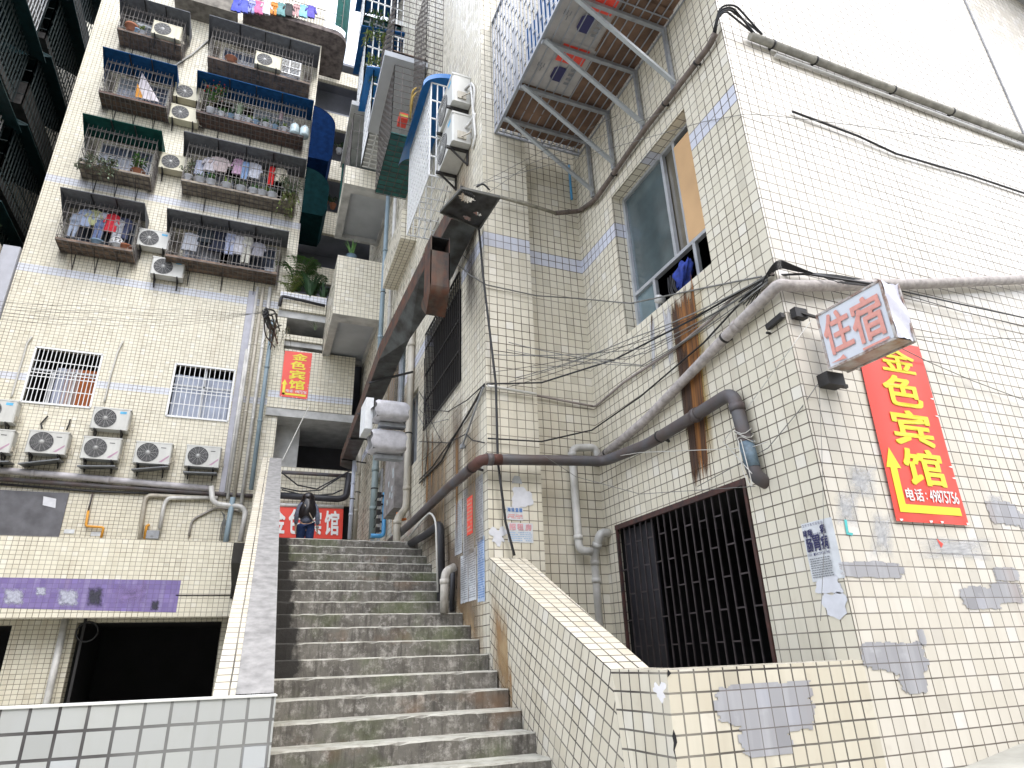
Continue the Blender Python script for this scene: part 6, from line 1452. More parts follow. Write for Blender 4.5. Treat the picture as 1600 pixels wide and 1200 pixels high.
for (ya, yb, c0, c1) in ((yf_ - 1.0, yf_ - .08, 'c', 'c'), (yf_ - 1.75, yf_ - .95, 'w', 'c'), (yf_ - 2.55, yf_ - 1.72, 'w', 'c'), (yn_ + .05, yf_ - 2.5, 'w', 'c')):
    for j, c in ((0, c0), (1, c1)):
        bx = thing('flattened_box', ((xs_[j] + xs_[j + 1]) / 2, (ya + yb) / 2, zc0 + .02), ['brown sagging torn cardboard at the far outer corner of the cage floor', 'brown cardboard at the far wall side of the cage floor', 'white printed box with red panel, nearer the far end', 'brown cardboard second from the far end', 'white printed box with red and black panels in the middle', 'brown cardboard third from the far end', 'white cardboard at the near end, mostly out of frame', 'brown cardboard at the near end of the cage floor'][bi], 'cardboard', 'flattened boxes on the cage floor'); bi += 1
        m = MB(); sag = .05 if bi == 1 else .01; dz = .012 * (bi % 3)
        m.grid(lambda u, v: (xs_[j] + (xs_[j + 1] - xs_[j] + .03) * u, ya + (yb - ya) * v, zc0 + .02 + dz - sag * math.sin(math.pi * u) * math.sin(math.pi * v) * r_.uniform(.6, 1) + .004 * math.sin(60 * v)), 8, 16); m.build('board', M_cardw if c == 'w' else M_card, bx)
        if c == 'w' and bi < 8:
            LL = lambda u, v: Vector((xs_[j] + (xs_[j + 1] - xs_[j]) * u, ya + (yb - ya) * v, zc0 + .0 - .004))
            t = MB(); rect(t, LL, .38, .05, .92, .38); t.build('red_print', M_red, bx)
            t = MB(); t.face([LL(.5, .47), LL(.66, .47), LL(.7, .55), LL(.7, .76), LL(.5, .76), LL(.44, .7), LL(.44, .52)]); t.build('dark_print', M_ink, bx)
            t = MB()
            for k in range(5): rect(t, LL, .1 + .03 * k, .5 + .08 * (k % 2), .12 + .03 * k, .58 + .08 * (k % 2))
            for k in range(4): rect(t, LL, .76, .45 + .09 * k, .86, .5 + .09 * k)
            t.build('small_print', M_inkg, bx)
for k, y in enumerate((6.455, 5.86, 5.12, 4.45)):
    b = thing('cage_brace', (x1, y, zc0 - 1.3), ['farthest', 'second', 'third', 'nearest'][k] + ' grey angle iron brace under the cardboard cage', 'brace', 'braces under the cardboard cage')
    zb_ = zc0 - .98
    m = MB(); m.bar((xo, y, zc0 - .045), (x1, y, zc0 - .045), .05, .05); m.build('beam', M_galv, b)
    m = MB(); m.bar((x1 - .03, y, zc0 - .07), (x1 - .03, y, zb_ - .08), .045, .045); m.build('post', M_galv, b)
    m = MB(); m.bar((xo + .03, y - .04, zc0 - .06), (x1 - .04, y - .04, zb_), .05, .04); m.build('diagonal', mat('galvanised_light', (.40, .43, .45), .4, .4, var=.2), b)
m = MB(); m.face([(xo + .3, yf_ - .01, zc0 + .1), (x1, yf_ - .01, zc0 + .1), (x1, yf_ - .01, zc0 + H_), (xo + .3, yf_ - .01, zc0 + H_)]); 
o2 = thing('blue_sheet', (3.8, 5.5, zc0 + .2), 'dark blue sheet hanging inside the cardboard cage', 'sheet'); m = MB(); m.grid(lambda u, v: (xo + .55 + .03 * math.sin(30 * u), yn_ + (yf_ - yn_ - .1) * u, zc0 + .1 + 2.1 * v), 60, 3); m.build('sheet', M_awn['blue'], o2)
m = MB(); m.tube([(x1 - .1, 6.94, zc0 - .1), (x1 - .1, 6.94, zc0 - .75)], .02, 8); single(m, 'blue_pipe', mat('water_blue', (.08, .33, .62), .4), 'short bright blue pipe in the inner corner under the cage', 'pipe')
# air conditioner and bracket at the near end of the cage
clone(AC['stripe'], None, Vector((4.0, 5.0, zc0 + .75)), -math.pi / 2, 'outdoor unit at the top edge beside the cardboard cage', 'outdoor units on the side wall')
# eave at the top right corner
m = MB(); m.box((10.2, 3.2, 10.35), (16, 4.1, 10.5)); single(m, 'eave', mat('eave_grey', (.3, .3, .3), .8), 'grey eave at the top right corner of the corner building', 'eave')
# ================================================================ PEOPLE
def skin_mesh(name, joints, edges, mt, parent, sub=1, root=0):
    me = bpy.data.meshes.new(name); me.from_pydata([j[:3] for j in joints], edges, [])
    o = bpy.data.objects.new(name, me); COL.objects.link(o)
    o.modifiers.new('skin', 'SKIN'); sv = me.skin_vertices[0].data
    for i, j in enumerate(joints): sv[i].radius = (j[3], j[4] if len(j) > 4 else j[3]); sv[i].use_root = (i == root)
    ss = o.modifiers.new('sub', 'SUBSURF'); ss.levels = sub; ss.render_levels = sub
    bpy.context.view_layer.update()
    dg = bpy.context.evaluated_depsgraph_get(); nm = bpy.data.meshes.new_from_object(o.evaluated_get(dg))
    o.modifiers.clear(); o.data = nm; nm.name = name; nm.materials.clear(); nm.materials.append(mt)
    for p in nm.polygons: p.use_smooth = True
    o.parent = parent; bpy.data.meshes.remove(me); ORG[o] = Vector(); return o
def hand(J, E, wi, w, d, side):
    """palm and five fingers from wrist index wi, pointing along d (down), thumb to `side`"""
    w = Vector(w); d = Vector(d).normalized(); acr = Vector((0, 1, 0)); curl = Vector((-side, 0, 0))
    pm = w + d * .05; J.append((*pm, .026, .016)); pi_ = len(J) - 1; E.append((wi, pi_))
    kn = w + d * .085
    for k, (off, L) in enumerate(((-.028, .062), (-.010, .075), (.010, .07), (.027, .055))):
        a = kn + acr * off; b = a + d * L * .5 + curl * .006; c = a + d * L + curl * .022
        n = len(J); J.extend([(*a, .0105), (*b, .009), (*c, .007)]); E.extend([(pi_, n), (n, n + 1), (n + 1, n + 2)])
    a = w + d * .03 + acr * .03; b = a + d * .03 + acr * .022; n = len(J); J.extend([(*a, .012), (*b, .009), (*(b + d * .025), .008)]); E.extend([(pi_, n), (n, n + 1), (n + 1, n + 2)])
PY = 14.0; pp = pY(483, 769, PY); H = pp.z - zL
per = thing('person', (pp.x, PY, zL), 'long haired woman in grey denim jacket and jeans walking away above the stairs', 'person')
sc = H / 1.62
J = [(0, 0, .93, .09, .08), (0, .0, 1.08, .08, .065), (0, .0, 1.24, .11, .08), (0, .01, 1.36, .07, .06), (0, .015, 1.42, .045), (0, .03, 1.49, .075, .085), (0, .03, 1.565, .07, .08),
     (-.155, 0, 1.335, .055), (-.205, -.03, 1.10, .042), (-.20, .03, .88, .028), (.155, 0, 1.335, .055), (.215, -.01, 1.10, .042), (.235, .03, .88, .028),
     (-.085, 0, .86, .09, .095), (-.09, .12, .50, .062), (-.09, .05, .10, .042), (-.09, .16, .04, .035), (.085, 0, .86, .09, .095), (.09, -.02, .48, .062), (.09, -.14, .12, .042), (.09, -.04, .04, .035)]
E_ = [(0, 1), (1, 2), (2, 3), (3, 4), (4, 5), (5, 6), (3, 7), (7, 8), (8, 9), (3, 10), (10, 11), (11, 12), (0, 13), (13, 14), (14, 15), (15, 16), (0, 17), (17, 18), (18, 19), (19, 20)]
hand(J, E_, 9, J[9][:3], (0, .1, -1), -1); hand(J, E_, 12, J[12][:3], (.1, .05, -1), 1)
skin = mat('skin', (.50, .30, .20), .55, var=.1)
S_ = lambda L: [tuple([c * sc for c in j]) for j in L]
body = skin_mesh('body', S_(J), E_, skin, per)
Jj = [(0, -.002, .90, .17, .15), (0, -.002, 1.10, .125, .10), (0, -.002, 1.25, .155, .108), (0, .005, 1.36, .09, .075), (-.158, 0, 1.33, .068), (-.21, -.032, 1.10, .055), (-.202, .02, .915, .042), (.158, 0, 1.33, .068), (.22, -.012, 1.10, .055), (.235, .02, .915, .042)]
skin_mesh('jacket', S_(Jj), [(0, 1), (1, 2), (2, 3), (3, 4), (4, 5), (5, 6), (3, 7), (7, 8), (8, 9)], mat('denim_jacket', (.17, .19, .26), .9, var=.45, scale=18, bump=.004), per)
Jl = [(0, -.002, 1.04, .15, .13), (-.085, -.005, .86, .115, .12), (-.09, .12, .50, .075), (-.09, .055, .13, .06), (.085, -.005, .86, .105, .11), (.09, -.02, .48, .075), (.09, -.135, .15, .06)]
skin_mesh('jeans', S_(Jl), [(0, 1), (1, 2), (2, 3), (0, 4), (4, 5), (5, 6)], mat('denim_dark', (.02, .045, .14), .9, var=.4, scale=20), per)
hm = mat('black_hair', (.012, .008, .010), .35, var=.5, scale=40, spec=.6)
m = MB()
def hair(u, v):
    a = math.pi * (-.12 + 1.24 * u) + math.pi       # wraps the back and sides
    if v < .35:
        t = v / .35 * math.pi * .62; r = .125 * math.sin(t) + .004; z = 1.505 + .112 * math.cos(t)
    else:
        w = (v - .35) / .65; r = .119 + .02 * w + .035 * math.sin(w * 3) + .008 * math.sin(22 * u + 5 * w); z = 1.46 - .40 * w + .03 * math.sin(17 * u)
    yy = .02 + r * math.sin(a) * (1.0 if v < .35 else .95) - (.03 * (v - .35) if v > .35 else 0)
    return Vector((r * math.cos(a) * (1.0 + (.35 * (v - .35) if v > .35 else 0)), yy, z)) * sc
m.grid(hair, 36, 24)
for s in m.v: s += Vector((pp.x, PY, zL))
ho = m.build('hair', hm, per)
m = MB(); m.tube([Vector(q_) * sc + Vector((pp.x, PY, zL)) for q_ in ((-.10, -.05, 1.40), (-.06, -.125, 1.30), (.05, -.135, 1.12), (.14, -.10, .98), (.17, .02, .90))], .011, 6); m.build('bag_strap', mat('strap', (.5, .42, .32), .7), per)
m = MB(); c_ = Vector((.235, .03, .885)) * sc + Vector((pp.x, PY, zL)); m.tube([c_ + Vector((0, 0, -.012)), c_ + Vector((0, 0, .012))], .036, 12); m.build('bracelet', M_galv, per)

# ================================================================ PLANTS, POTS, WASHING
M_leaf = [mat('leaf_green', (.09, .21, .05), .55, var=.5, scale=9), mat('leaf_dark', (.03, .08, .03), .5, var=.5, scale=9), mat('leaf_yellow', (.22, .30, .07), .55, var=.4, scale=9), mat('leaf_grey', (.17, .22, .14), .6, var=.4, scale=9)]
M_stem = mat('stem', (.10, .08, .04), .8)
M_terra = mat('terracotta', (.34, .13, .07), .8, var=.3); M_potw = mat('pot_white', (.55, .56, .6), .5, var=.25, scale=8); M_potb = mat('pot_blue', (.2, .3, .42), .5, var=.3)
def leaf(mb, p, d, L, w, up, mi=0):
    d = d.normalized(); s = d.cross(up)
    if s.length < 1e-4: s = Vector((1, 0, 0))
    s = s.normalized() * w / 2; a = p + d * L * .45
    mb.face([p, a + s - up * L * .04, p + d * L, a - s - up * L * .04], mi)
def plant(base, h, spread, label, kind='bush', lm=0, n=120, seed=0, leafL=.09, cat='plant', name='potted_plant', pot=None, potr=.13, poth=.2, group=None, flowers=None):
    r = random.Random(seed); base = Vector(base)
    o = thing(name, base, label, cat, group)
    z0 = 0
    if pot is not None:
        m = MB(); m.lathe(base, [(0, 0), (potr * .72, 0), (potr, poth), (potr * 1.08, poth), (potr * 1.08, poth * .88 + .02), (potr * .9, poth * .9), (0, poth * .88)], 14); m.build('pot', pot, o); z0 = poth * .9
    st, lf = MB(), MB(); b0 = base + Vector((0, 0, z0))
    if kind == 'bush':
        for k in range(max(4, n // 22)):
            a = r.uniform(0, 6.28); rad = spread * r.uniform(.2, 1); tip = b0 + Vector((rad * math.cos(a), rad * math.sin(a) * .6, h * r.uniform(.55, 1)))
            mid = b0.lerp(tip, .5) + Vector((r.uniform(-.05, .05), r.uniform(-.05, .05), h * .12)); st.tube([b0, mid, tip], .008, 4)
            for q_ in range(22):
                t = r.uniform(.3, 1.05); p = b0.lerp(mid, t * 2) if t < .5 else mid.lerp(tip, t * 2 - 1); p = p + Vector((r.gauss(0, 1), r.gauss(0, 1), r.gauss(0, 1))) * spread * .10
                leaf(lf, p, Vector((r.uniform(-1, 1), r.uniform(-1, 1), r.uniform(-.5, .9))), leafL * r.uniform(.6, 1.3), leafL * .45, Vector((r.uniform(-.4, .4), r.uniform(-.4, .4), 1)).normalized())
    elif kind == 'fern':
        for k in range(n // 14):
            a = r.uniform(0, 6.28); L = spread * r.uniform(.6, 1.1); pts = []
            for q_ in range(8):
                t = q_ / 7; pts.append(b0 + Vector((L * t * math.cos(a), L * t * math.sin(a) * .7, h * (t * 1.35 - t * t * .75))))
            st.tube(pts, .006, 4)
            for q_ in range(1, 8):
                dd = (pts[q_] - pts[q_ - 1]).normalized(); sd = dd.cross(Vector((0, 0, 1)))
                sd = sd.normalized() if sd.length > 1e-3 else Vector((1, 0, 0))
                for s_ in (-1, 1):
                    for hh in (0, .5): leaf(lf, pts[q_ - 1].lerp(pts[q_], hh), sd * s_ + dd * .5 - Vector((0, 0, .25)), leafL, leafL * .22, Vector((0, 0, 1)))
    elif kind == 'strap':
        for k in range(n // 6):
            a = r.uniform(0, 6.28); L = h * r.uniform(.7, 1.1); out = spread * r.uniform(.4, 1); prev = None
            for q_ in range(5):
                t = q_ / 4; c = b0 + Vector((out * t * math.cos(a), out * t * math.sin(a), L * (t * 1.2 - .45 * t * t))); s = Vector((-math.sin(a), math.cos(a), 0)) * leafL * .25 * (1 - t * .9)
                if prev: lf.face([prev[0], prev[1], c + s, c - s])
                prev = (c - s, c + s)
    elif kind == 'trail':
        for k in range(n // 12):
            a = b0 + Vector((r.uniform(-spread, spread), r.uniform(-.05, .05), r.uniform(-.05, .1))); b = a + Vector((r.uniform(-.2, .2), -r.uniform(.0, .2), -h * r.uniform(.4, 1))); c = a + Vector((0, -.15, .08)); st.tube([a, c, b], .005, 4)
            for q_ in range(12):
                t = r.random(); p = a.lerp(c, t * 2) if t < .5 else c.lerp(b, t * 2 - 1); leaf(lf, p, Vector((r.uniform(-1, 1), r.uniform(-1, 1), r.uniform(-1, .4))), leafL * r.uniform(.6, 1.2), leafL * .4, Vector((0, -.5, 1)).normalized())
    if st.v: st.build('stem', M_stem, o)
    lf.build('leaves', M_leaf[lm], o)
    if flowers:
        f = MB()
        for k in range(26): p = b0 + Vector((r.uniform(-spread, spread) * .8, r.uniform(-.2, .2), h * r.uniform(.5, 1.05))); leaf(f, p, Vector((r.uniform(-1, 1), -1, r.uniform(-.2, 1))), .06, .05, Vector((0, 0, 1)))
        f.build('blossom', flowers, o)
    return o
def cpos(x, zf, Yo=.38): return Vector((pY(x, 300, YL - Yo).x if False else x, YL - Yo, zf + .02))
def at(x, y, zf, Yo=.4):
    Yo += .17
    return Vector((ray(x, y).x / ray(x, y).y * (YL - Yo), YL - Yo, zf + .03))
zl0, zl1, zl2, zl3 = [z for z, _ in LC]; zr0, zr1, zr2, zr3 = [z for z, _ in RC]
# second left cage
plant(at(138, 262, zl1), .35, .3, 'spiky trailing plant at the left end of the second left cage', 'trail', 3, 120, 1, .12)
plant(at(160, 262, zl1, .6), .6, .42, 'pale trailing bush hanging over the front of the second left cage', 'trail', 3, 240, 2, .14)
plant(at(215, 270, zl1), .7, .35, 'broad leaved plant in a terracotta bowl in the second left cage', 'bush', 0, 120, 3, .16, pot=M_terra, potr=.2, poth=.14)
plant(at(135, 250, zl1, .3), .2, .1, 'white pot with a small sprig at the far left of the second left cage', 'bush', 3, 22, 4, .06, pot=M_potw)
# lowest left cage bowls
for i, (x, mt, lab) in enumerate(((183, M_potw, 'pink white plastic bowl on the lowest left cage floor'), (196, M_terra, 'orange brown bowl at the right end of the lowest left cage'), (150, M_potb, 'pale blue basin in the lowest left cage'))):
    m = MB(); p = at(x, 385, zl0, .42); m.lathe(p, [(0, 0), (.12, 0), (.19, .13), (.2, .13), (.17, .1), (0, .02)], 14); single(m, 'bowl', mt, lab, 'bowl')
m = MB(); p = at(184, 370, zl0, .42) + Vector((0, 0, .12)); 
for k in range(4): m.tube([p + Vector((.17 * math.cos(t), .1 * math.sin(t), .05 * k)) for t in [i * math.pi / 8 for i in range(17)]], .012, 4)
for k in range(10): t = k * math.pi / 5; m.bar(p + Vector((.17 * math.cos(t), .1 * math.sin(t), 0)), p + Vector((.17 * math.cos(t), .1 * math.sin(t), .16)), .014)
m.tube([p + Vector((-.16, 0, .16)), p + Vector((0, 0, .34)), p + Vector((.16, 0, .16))], .014, 5, bend=.15)
single(m, 'basket', M_white, 'white wire basket in the lowest left cage', 'basket')
# top left cage
for i, (x, mt, lab, s_) in enumerate(((199, M_terra, 'terracotta pot at the left of the top left cage', 1.0), (209, M_potb, 'small grey pot beside the terracotta one in the top left cage', .6))):
    m = MB(); p = at(x, 66, zl3 + .02, .45); m.lathe(p, [(0, 0), (.14 * s_, 0), (.19 * s_, .28 * s_), (.21 * s_, .28 * s_), (.2 * s_, .22 * s_), (0, .2 * s_)], 14); single(m, 'flower_pot', mt, lab, 'flower pot')
plant(at(219, 66, zl3, .45), .25, .16, 'round green potted plant in the top left cage', 'bush', 2, 80, 6, .07, pot=M_potw, potr=.12, poth=.14)
plant(at(361, 95, zr3, .45), .08, .1, 'terracotta pot with a low plant in the top wide cage', 'bush', 0, 30, 7, .05, pot=M_terra, potr=.2, poth=.2)
# third wide cage: flowering plant, agave, pots, two big bottles
plant(at(328, 175, zr2, .5), 1.15, .42, 'tall red flowering plant at the left of the third wide cage', 'bush', 0, 300, 8, .1, pot=M_potw, flowers=mat('petal_red', (.65, .07, .04), .6))
plant(at(373, 178, zr2, .45), .75, .32, 'grey green agave like plant in the third wide cage', 'strap', 3, 130, 9, .14, pot=M_potw)
for i, x in enumerate((344, 359, 388, 400, 416, 431, 446)):
    plant(at(x, 190, zr2, .45), .22, .15, ['leftmost', 'second', 'third', 'fourth', 'fifth', 'sixth', 'last'][i] + ' small pot of the row in the third wide cage', 'bush', i % 4, 88, 20 + i, .09, pot=[M_potw, M_potb][i % 2], potr=.12, poth=.18, group='pots in the third wide cage')
for i, x in enumerate((459, 475)):
    m = MB(); p = at(x, 212, zr2, .5); m.lathe(p, [(0, 0), (.15, 0), (.16, .06), (.155, .3), (.13, .38), (.05, .42), (.05, .48), (0, .48)], 14); single(m, 'water_bottle', mat('bottle_plastic', (.45, .55, .58), .3, var=.3, scale=8), ['left', 'right'][i] + ' large water bottle at the right end of the third wide cage', 'bottle', 'large bottles in the third wide cage')
# second wide cage
plant(at(296, 270, zr1, .45), .6, .3, 'bushy plant at the left of the second wide cage', 'bush', 3, 130, 40, .08, pot=M_potw)
for i, x in enumerate((312, 330, 355, 378, 398, 412, 428)):
    plant(at(x, 285, zr1, .45), .3, .22, ['first', 'second', 'third', 'fourth', 'fifth', 'sixth', 'seventh'][i] + ' of the pale pots along the second wide cage', ['strap', 'bush'][i % 2], [3, 0, 2][i % 3], 110, 50 + i, .11, pot=M_potw, potr=.17, poth=.17, group='pots in the second wide cage')
plant(at(452, 300, zr1, .5), .95, .4, 'shaggy plant at the right end of the second wide cage', 'bush', 3, 280, 60, .11)
plant(at(452, 318, zr1, .6), .9, .3, 'yellow green plant trailing below the second wide cage', 'trail', 2, 260, 61, .12)
# washing
def garment(x, y, Yo, kind, col, label, w=.4, h=.6, seed=0, name='garment'):
    r = random.Random(seed); p = pY(x, y, YL - Yo); o = MB(); mt = mat(f'cloth_{len(MC)}', col, .9, var=.3, scale=12)
    def tubey(cx, z0, z1, w0, w1, dx=0, nf=5):
        def fn(u, v):
            a = u * 2 * math.pi; ww = (w0 + (w1 - w0) * v) / 2 * (1 + .07 * math.sin(nf * a + 4 * v)); return p + Vector((cx + dx * v + ww * math.cos(a), .035 * math.sin(a) * (1 + .5 * math.sin(nf * a)) + .02 * math.sin(6 * v), z0 + (z1 - z0) * v))
        o.grid(fn, 16, 6)
    if kind == 'shirt':
        tubey(0, 0, -h, w * .8, w, 0); tubey(-w * .38, -.03, -h * .55, w * .26, w * .2, -w * .22); tubey(w * .38, -.03, -h * .55, w * .26, w * .2, w * .22)
    elif kind == 'trousers':
        tubey(0, 0, -h * .3, w * .8, w * .85); tubey(-w * .2, -h * .26, -h, w * .42, w * .3); tubey(w * .2, -h * .26, -h, w * .42, w * .3)
    else: tubey(0, 0, -h, w, w * 1.05, nf=7)
    o.tube([p + Vector((-w * .35, 0, -.01)), p + Vector((0, 0, .05)), p + Vector((w * .35, 0, -.01))], .008, 4)
    return single(o, name, mt, label, 'clothing')
for a in ((137, 329, .45, 'shirt', (.35, .42, .6), 'pale blue shirt, leftmost in the lowest left cage', .35, .55), (150, 330, .45, 'shirt', (.5, .52, .28), 'yellow green shirt in the lowest left cage', .35, .5), (166, 334, .45, 'shirt', (.55, .58, .7), 'white and blue shirt in the lowest left cage', .32, .6), (178, 336, .5, 'shirt', (.62, .03, .05), 'bright red shirt in the lowest left cage', .32, .6), (196, 342, .45, 'shirt', (.05, .06, .12), 'dark blue shirt at the right of the lowest left cage', .36, .7), (128, 334, .35, 'sheet', (.02, .02, .03), 'black cloth at the left of the lowest left cage', .25, .8),
          (323, 360, .45, 'shirt', (.03, .04, .05), 'black shirt at the left of the lowest wide cage', .4, .45), (345, 362, .4, 'shirt', (.02, .025, .05), 'dark navy jacket in the lowest wide cage', .5, .75), (362, 366, .5, 'trousers', (.38, .42, .58), 'pale blue trousers in the lowest wide cage', .36, .75), (375, 370, .5, 'shirt', (.6, .6, .66), 'white shirt in the lowest wide cage', .34, .65), (388, 371, .5, 'trousers', (.55, .54, .48), 'cream trousers at the right of the washing in the lowest wide cage', .36, .95),
          (345, 247, .5, 'shirt', (.5, .42, .42), 'pinkish top with red print in the second wide cage', .5, .55), (374, 250, .45, 'shirt', (.55, .35, .5), 'pink and orange cloth in the second wide cage', .32, .6), (398, 256, .45, 'shirt', (.6, .62, .7), 'white top spread wide in the second wide cage', .42, .6), (426, 262, .5, 'trousers', (.62, .02, .02), 'bright red trousers in the second wide cage', .24, .75), (331, 262, .4, 'shirt', (.1, .18, .4), 'small blue cloth in the second wide cage', .2, .3), (315, 252, .4, 'sheet', (.4, .43, .55), 'grey blue towel at the left in the second wide cage', .3, .55),
          (120, 335, .5, 'trousers', (.3, .35, .45), 'grey blue trousers at the far left of the lowest left cage', .3, .8), (158, 345, .5, 'trousers', (.12, .16, .3), 'navy trousers between the yellow green and white shirts', .3, .8), (188, 345, .5, 'trousers', (.35, .36, .4), 'grey trousers right of the red shirt', .3, .75),
          (300, 366, .45, 'sheet', (.45, .47, .52), 'pale towel at the left end of the lowest wide cage', .4, .6), (405, 380, .5, 'shirt', (.3, .3, .34), 'grey top at the right end of the lowest wide cage', .36, .5), (385, 254, .55, 'trousers', (.2, .3, .5), 'blue trousers between the pink cloth and the white top', .26, .7), (440, 264, .5, 'shirt', (.55, .5, .4), 'beige top right of the red trousers in the second wide cage', .34, .55), (330, 248, .5, 'shirt', (.52, .5, .55), 'pale top left of the pinkish one in the second wide cage', .36, .5),
          (440, 175, .4, 'sheet', (.25, .18, .2), 'brown striped cloth in the third wide cage', .12, .4)):
    garment(*a[:4], a[4], a[5], a[6], a[7], seed=hash(a[5]) % 97)
tcols = [((.08, .1, .5), 'blue'), ((.1, .12, .45), 'navy'), ((.3, .32, .6), 'lilac'), ((.6, .15, .3), 'pink'), ((.6, .6, .62), 'white'), ((.65, .25, .05), 'orange'), ((.15, .3, .3), 'teal'), ((.05, .05, .05), 'black'), ((.5, .3, .3), 'rose'), ((.25, .5, .6), 'sky blue'), ((.12, .1, .45), 'violet')]
for i, (c, nm) in enumerate(tcols): garment(372 + i * 11.5, 0 + i * 1.0, .8, ['sheet', 'shirt', 'trousers'][i % 3], c, f'{nm} garment on the line of the top dark balcony', .32, .62, seed=i)
# hanging sheet in third left cage
p0_, p1_, p2_ = pY(222, 113, YL - .55), pY(212, 152, YL - .55), pY(250, 160, YL - .55)
m = MB(); m.grid(lambda u, v: (p0_ + (p1_ - p0_) * v + (p2_ - p1_) * u * v + Vector((0, .03 * math.sin(14 * u) * v, 0))), 14, 10); single(m, 'hanging_sheet', mat('sheet_white', (.62, .58, .62), .9, var=.15), 'white triangular sheet hanging in the third left cage', 'sheet')
m = MB(); p0_, p1_, p2_ = pY(215, 130, YL - .57), pY(211, 152, YL - .57), pY(224, 154, YL - .57); m.grid(lambda u, v: (p0_ + (p1_ - p0_) * v + (p2_ - p1_) * u * v), 4, 4); single(m, 'orange_cloth', mat('cloth_orange', (.65, .28, .04), .9), 'small orange cloth on the lower left of the white hanging sheet', 'cloth')
# planted corner terrace
Yt_ = YC - .0; zt0 = .575 * YC
tp = lambda x, y, Y: Vector((pY(x, y, Y).x, Y, zt0 - .1))
plant(tp(462, 460, YC + .25), 1.9, .75, 'tall feathery green plant on the small corner terrace', 'fern', 0, 380, 70, .17, pot=M_potw)
plant(tp(452, 462, YC + .1), 1.0, .5, 'lower feathery plant left of the tall one on the corner terrace', 'fern', 2, 200, 71, .14)
plant(tp(488, 462, YC + .3), 1.55, .5, 'feathery plant at the right of the corner terrace', 'fern', 0, 260, 72, .15)
plant(tp(484, 465, YC + .05), 1.05, .5, 'dark broad leaved plant at the front of the corner terrace', 'strap', 1, 330, 73, .22)
plant(tp(505, 470, YC + .1), .8, .35, 'small dark plant at the right end of the corner terrace', 'strap', 1, 160, 74, .2)
p = pY(493, 512, YC - .1); plant((p.x, YC - .12, p.z - .1), .3, .25, 'small starry weed growing on the corridor edge', 'strap', 3, 80, 75, .1, name='weed')
m = MB()
plant(pY(436, 520, YC - .1), .7, .3, 'dark dead creeper below the cable knot', 'trail', 1, 170, 76, .07, name='creeper')
plant(Vector((1.75, 15.75, 10.38)), .55, .3, 'strappy plant in a dark bowl on the lower tiled balcony', 'strap', 0, 90, 77, .16, pot=M_potb, potr=.14, poth=.14)
for i, (x, y) in enumerate(((508, 318), (520, 322), (502, 232), (530, 236))):
    p = pY(x, y, YR); plant((p.x, YR + .07, p.z - .05), .45, .25, ['left plant on the lower recessed corridor parapet', 'right plant on the lower recessed corridor parapet', 'left plant on the upper recessed corridor parapet', 'right plant on the upper recessed corridor parapet'][i], 'bush', 1, 66, 80 + i, .1, pot=M_terra if i < 2 else M_potw, potr=.12, poth=.18)
for i, (x, y, Y, h, s_, lm) in enumerate(((592, 30, 14.0, 1.2, .35, 0), (586, 60, 14.0, .9, .3, 2), (592, 100, 13.6, .7, .35, 2), (600, 120, 13.2, .5, .4, 0))):
    p = pY(x, y, Y); plant((p.x, Y, p.z), h, s_, ['climber high on the topmost railed cage', 'climber hanging in the middle of the railed cages', 'yellowish plant between two railed cages', 'light green plant at the foot of the railed cages'][i], 'trail', lm, 150, 90 + i, .14, name='climber')

# ================================================================ far left: dark building fittings, ledge
for j, (ya, yb) in enumerate(((16.0, 19.0), (19.7, 23.2))):
    for k in range(5):
        z = 10.2 + 2.9 * k + .5 * j; lab = ['nearer', 'farther'][j] + ' dark caged balcony of the left block, ' + ['lowest', 'second', 'third', 'fourth', 'topmost'][k] + ' of its column'
        o = thing('caged_balcony', (-8.7, ya, z), lab, 'balcony', 'dark caged balconies of the left block'); X0, X1 = -9.2, -8.25
        m = MB(); m.box((X0, ya, z), (X1, yb, z + .9 if (j + k) % 2 else z + .25)); m.build('parapet', mat('dark_parapet', (.07, .065, .06), .85, var=.6, scale=5), o)
        g = MB(); n = 16
        for i in range(n + 1): y = ya + (yb - ya) * i / n; g.bar((X1, y, z), (X1, y, z + 2.1), .03)
        for i in range(5): g.bar((X1 - .95 * i / 4, ya, z), (X1 - .95 * i / 4, ya, z + 2.1), .03)
        for i in range(4): zz = z + .4 + .5 * i; g.bar((X1, ya, zz), (X1, yb, zz), .025); g.bar((X1, ya, zz), (X0, ya, zz), .025)
        g.build('grille', M_white if (j == 0 and k in (3, 1)) else mat('left_cage_bar', (.035, .05, .05), .6), o)
        a = MB(); a.hexa([(X1 + .45, ya - .3, z + 1.9), (X1 + .45, yb + .2, z + 1.9), (X0, yb + .2, z + 2.45), (X0, ya - .3, z + 2.45)], [(X1 + .45, ya - .3, z + 1.94), (X1 + .45, yb + .2, z + 1.94), (X0, yb + .2, z + 2.5), (X0, ya - .3, z + 2.5)]); a.face([(X1 + .45, ya - .29, z + 1.9), (X0, ya - .29, z + 2.45), (X0, ya - .29, z + 1.6)]); a.build('awning', mat('awning_dark_green', (.006, .035, .04), .5, var=.5), o)
        if k in (1, 3) and j == 0:
            for q_ in range(4): m = MB(); p = Vector((X1 - .3, ya + .5 + .5 * q_, z + 1.7)); m.grid(lambda u, v: p + Vector((.03 * math.sin(9 * u), .35 * u + .02 * math.sin(5 * v), -.6 * v)), 6, 6); single(m, 'garment', mat(f'cloth_l{q_}', [(.5, .55, .6), (.1, .2, .5), (.55, .3, .1), (.3, .3, .35)][q_], .9, var=.3), ['pale', 'blue', 'orange', 'grey'][q_] + ' cloth hanging in the ' + ('fourth' if k == 3 else 'second') + ' caged balcony at the left edge', 'clothing')
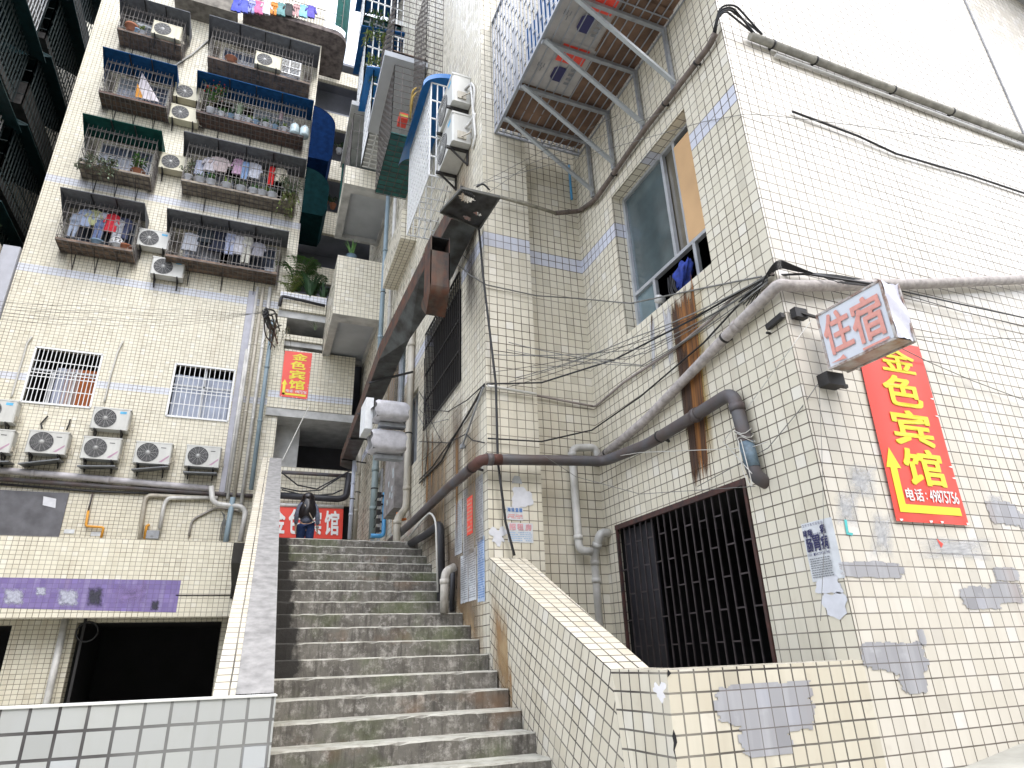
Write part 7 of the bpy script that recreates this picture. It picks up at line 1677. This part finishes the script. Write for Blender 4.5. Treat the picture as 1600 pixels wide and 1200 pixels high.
# pale building behind, in the slot left of the apartment block
ob2 = thing('pale_building', (-8, 28, 20), 'pale building with a barred window glimpsed left of the apartment block', 'building')
m = MB(); m.box((-16, 28, GZ), (-7.0, 30, 36)); m.build('wall', M_tileL, ob2)
m = MB(); p0_, p1_ = pY(122, 28, 27.9), pY(152, 0, 27.9)
for k in range(9): xx = p0_.x + (p1_.x - p0_.x) * k / 8; m.bar((xx, 27.85, p0_.z), (xx, 27.85, p0_.z + 2.6), .04)
for k in range(5): m.bar((p0_.x, 27.85, p0_.z + .65 * k), (p1_.x, 27.85, p0_.z + .65 * k), .04)
m.build('grille', M_white, ob2)
m = MB(); m.face([(p0_.x, 27.95, p0_.z), (p1_.x, 27.95, p0_.z), (p1_.x, 27.95, p0_.z + 2.6), (p0_.x, 27.95, p0_.z + 2.6)]); m.build('pane', M_glassp, ob2)
# trunking and tiled ledge at the left edge of the block
m = MB(); m.box((XL - .42, YL - .1, GZ), (XL - .02, YL + .3, .575 * 19)); single(m, 'corner_trunking', mat('trunk_grey', (.40, .41, .46), .6, var=.1), 'wide grey vertical trunking at the left corner of the apartment block', 'trunking')
m = MB(); m.box((-11, YL - .6, GZ), (XL - .45, YL + 3, .572 * 19)); single(m, 'side_annex', M_tileL, 'low tiled annex at the left edge below the dark balconies', 'building')
plant((XL - .75, YL - .3, .572 * 19), .6, .35, 'dark leafy plant in a pale blue basin on the annex at the left edge', 'bush', 1, 150, 99, .14, pot=M_potb, potr=.2, poth=.2)
# torn plastic covers over two drums beside the duct
M_bag = mat('plastic_sheet', (.58, .57, .60), .35, var=.3, scale=9, bump=.015, bscale=14)
for i, (x0, y0, x1, y1) in enumerate(((583, 632, 634, 660), (577, 676, 630, 710))):
    yb_ = 9.6 + .2 * i; a, b = pY(x0, (y0 + y1) / 2, yb_), pY(x1, (y0 + y1) / 2, yb_); rad = abs(pY(600, y1, yb_).z - pY(600, y0, yb_).z) / 2 + .02
    o = thing('outdoor_drum', (a + b) / 2, ['upper outdoor unit wrapped in torn whitish plastic beside the duct', 'lower outdoor unit wrapped in torn whitish plastic beside the duct'][i], 'outdoor unit', 'plastic wrapped units beside the duct')
    r = random.Random(i); m = MB(); cz_ = (a.z + b.z) / 2; L = b.x - a.x
    def fn(u, v):
        t = u * 2 * math.pi; rr_ = rad * (1 + .008 * math.sin(13 * v + 3 * t) + .04 * math.sin(3 * t + 2 * v) + .02 * math.sin(9 * t)) * (1 - .22 * abs(2 * v - 1) ** 16)
        sq = 1 / (abs(math.cos(t)) ** 5 + abs(math.sin(t)) ** 5) ** .2
        return Vector((a.x + L * v + .015 * math.sin(5 * t), yb_ + .3 * math.cos(t) * sq * .8, cz_ + rr_ * math.sin(t) * sq * .86))
    m.grid(fn, 32, 12)
    m.build('plastic_cover', M_bag, o); m = MB(); m.box((a.x + .03, yb_ - .2, cz_ - rad * .75), (b.x - .03, yb_ + .2, cz_ + rad * .75)); m.build('case', M_acg, o)
    m = MB(); m.tube([(b.x - .02, yb_, cz_ - rad), (b.x + .0, yb_ - .22, cz_), (b.x - .02, yb_, cz_ + rad)], .018, 5, bend=.2); m.box((a.x + .1, yb_ - .05, cz_ - rad - .06), (b.x, yb_ + .1, cz_ - rad)); m.build('bracket', M_galv, o)
m = MB(); a = pY(570, 640, 9.9); m.box((a.x, 9.8, a.z - .35), (a.x + .12, 10.3, a.z + .18)); single(m, 'ribbed_casing', M_white, 'white ribbed casing edge left of the upper wrapped unit', 'casing')
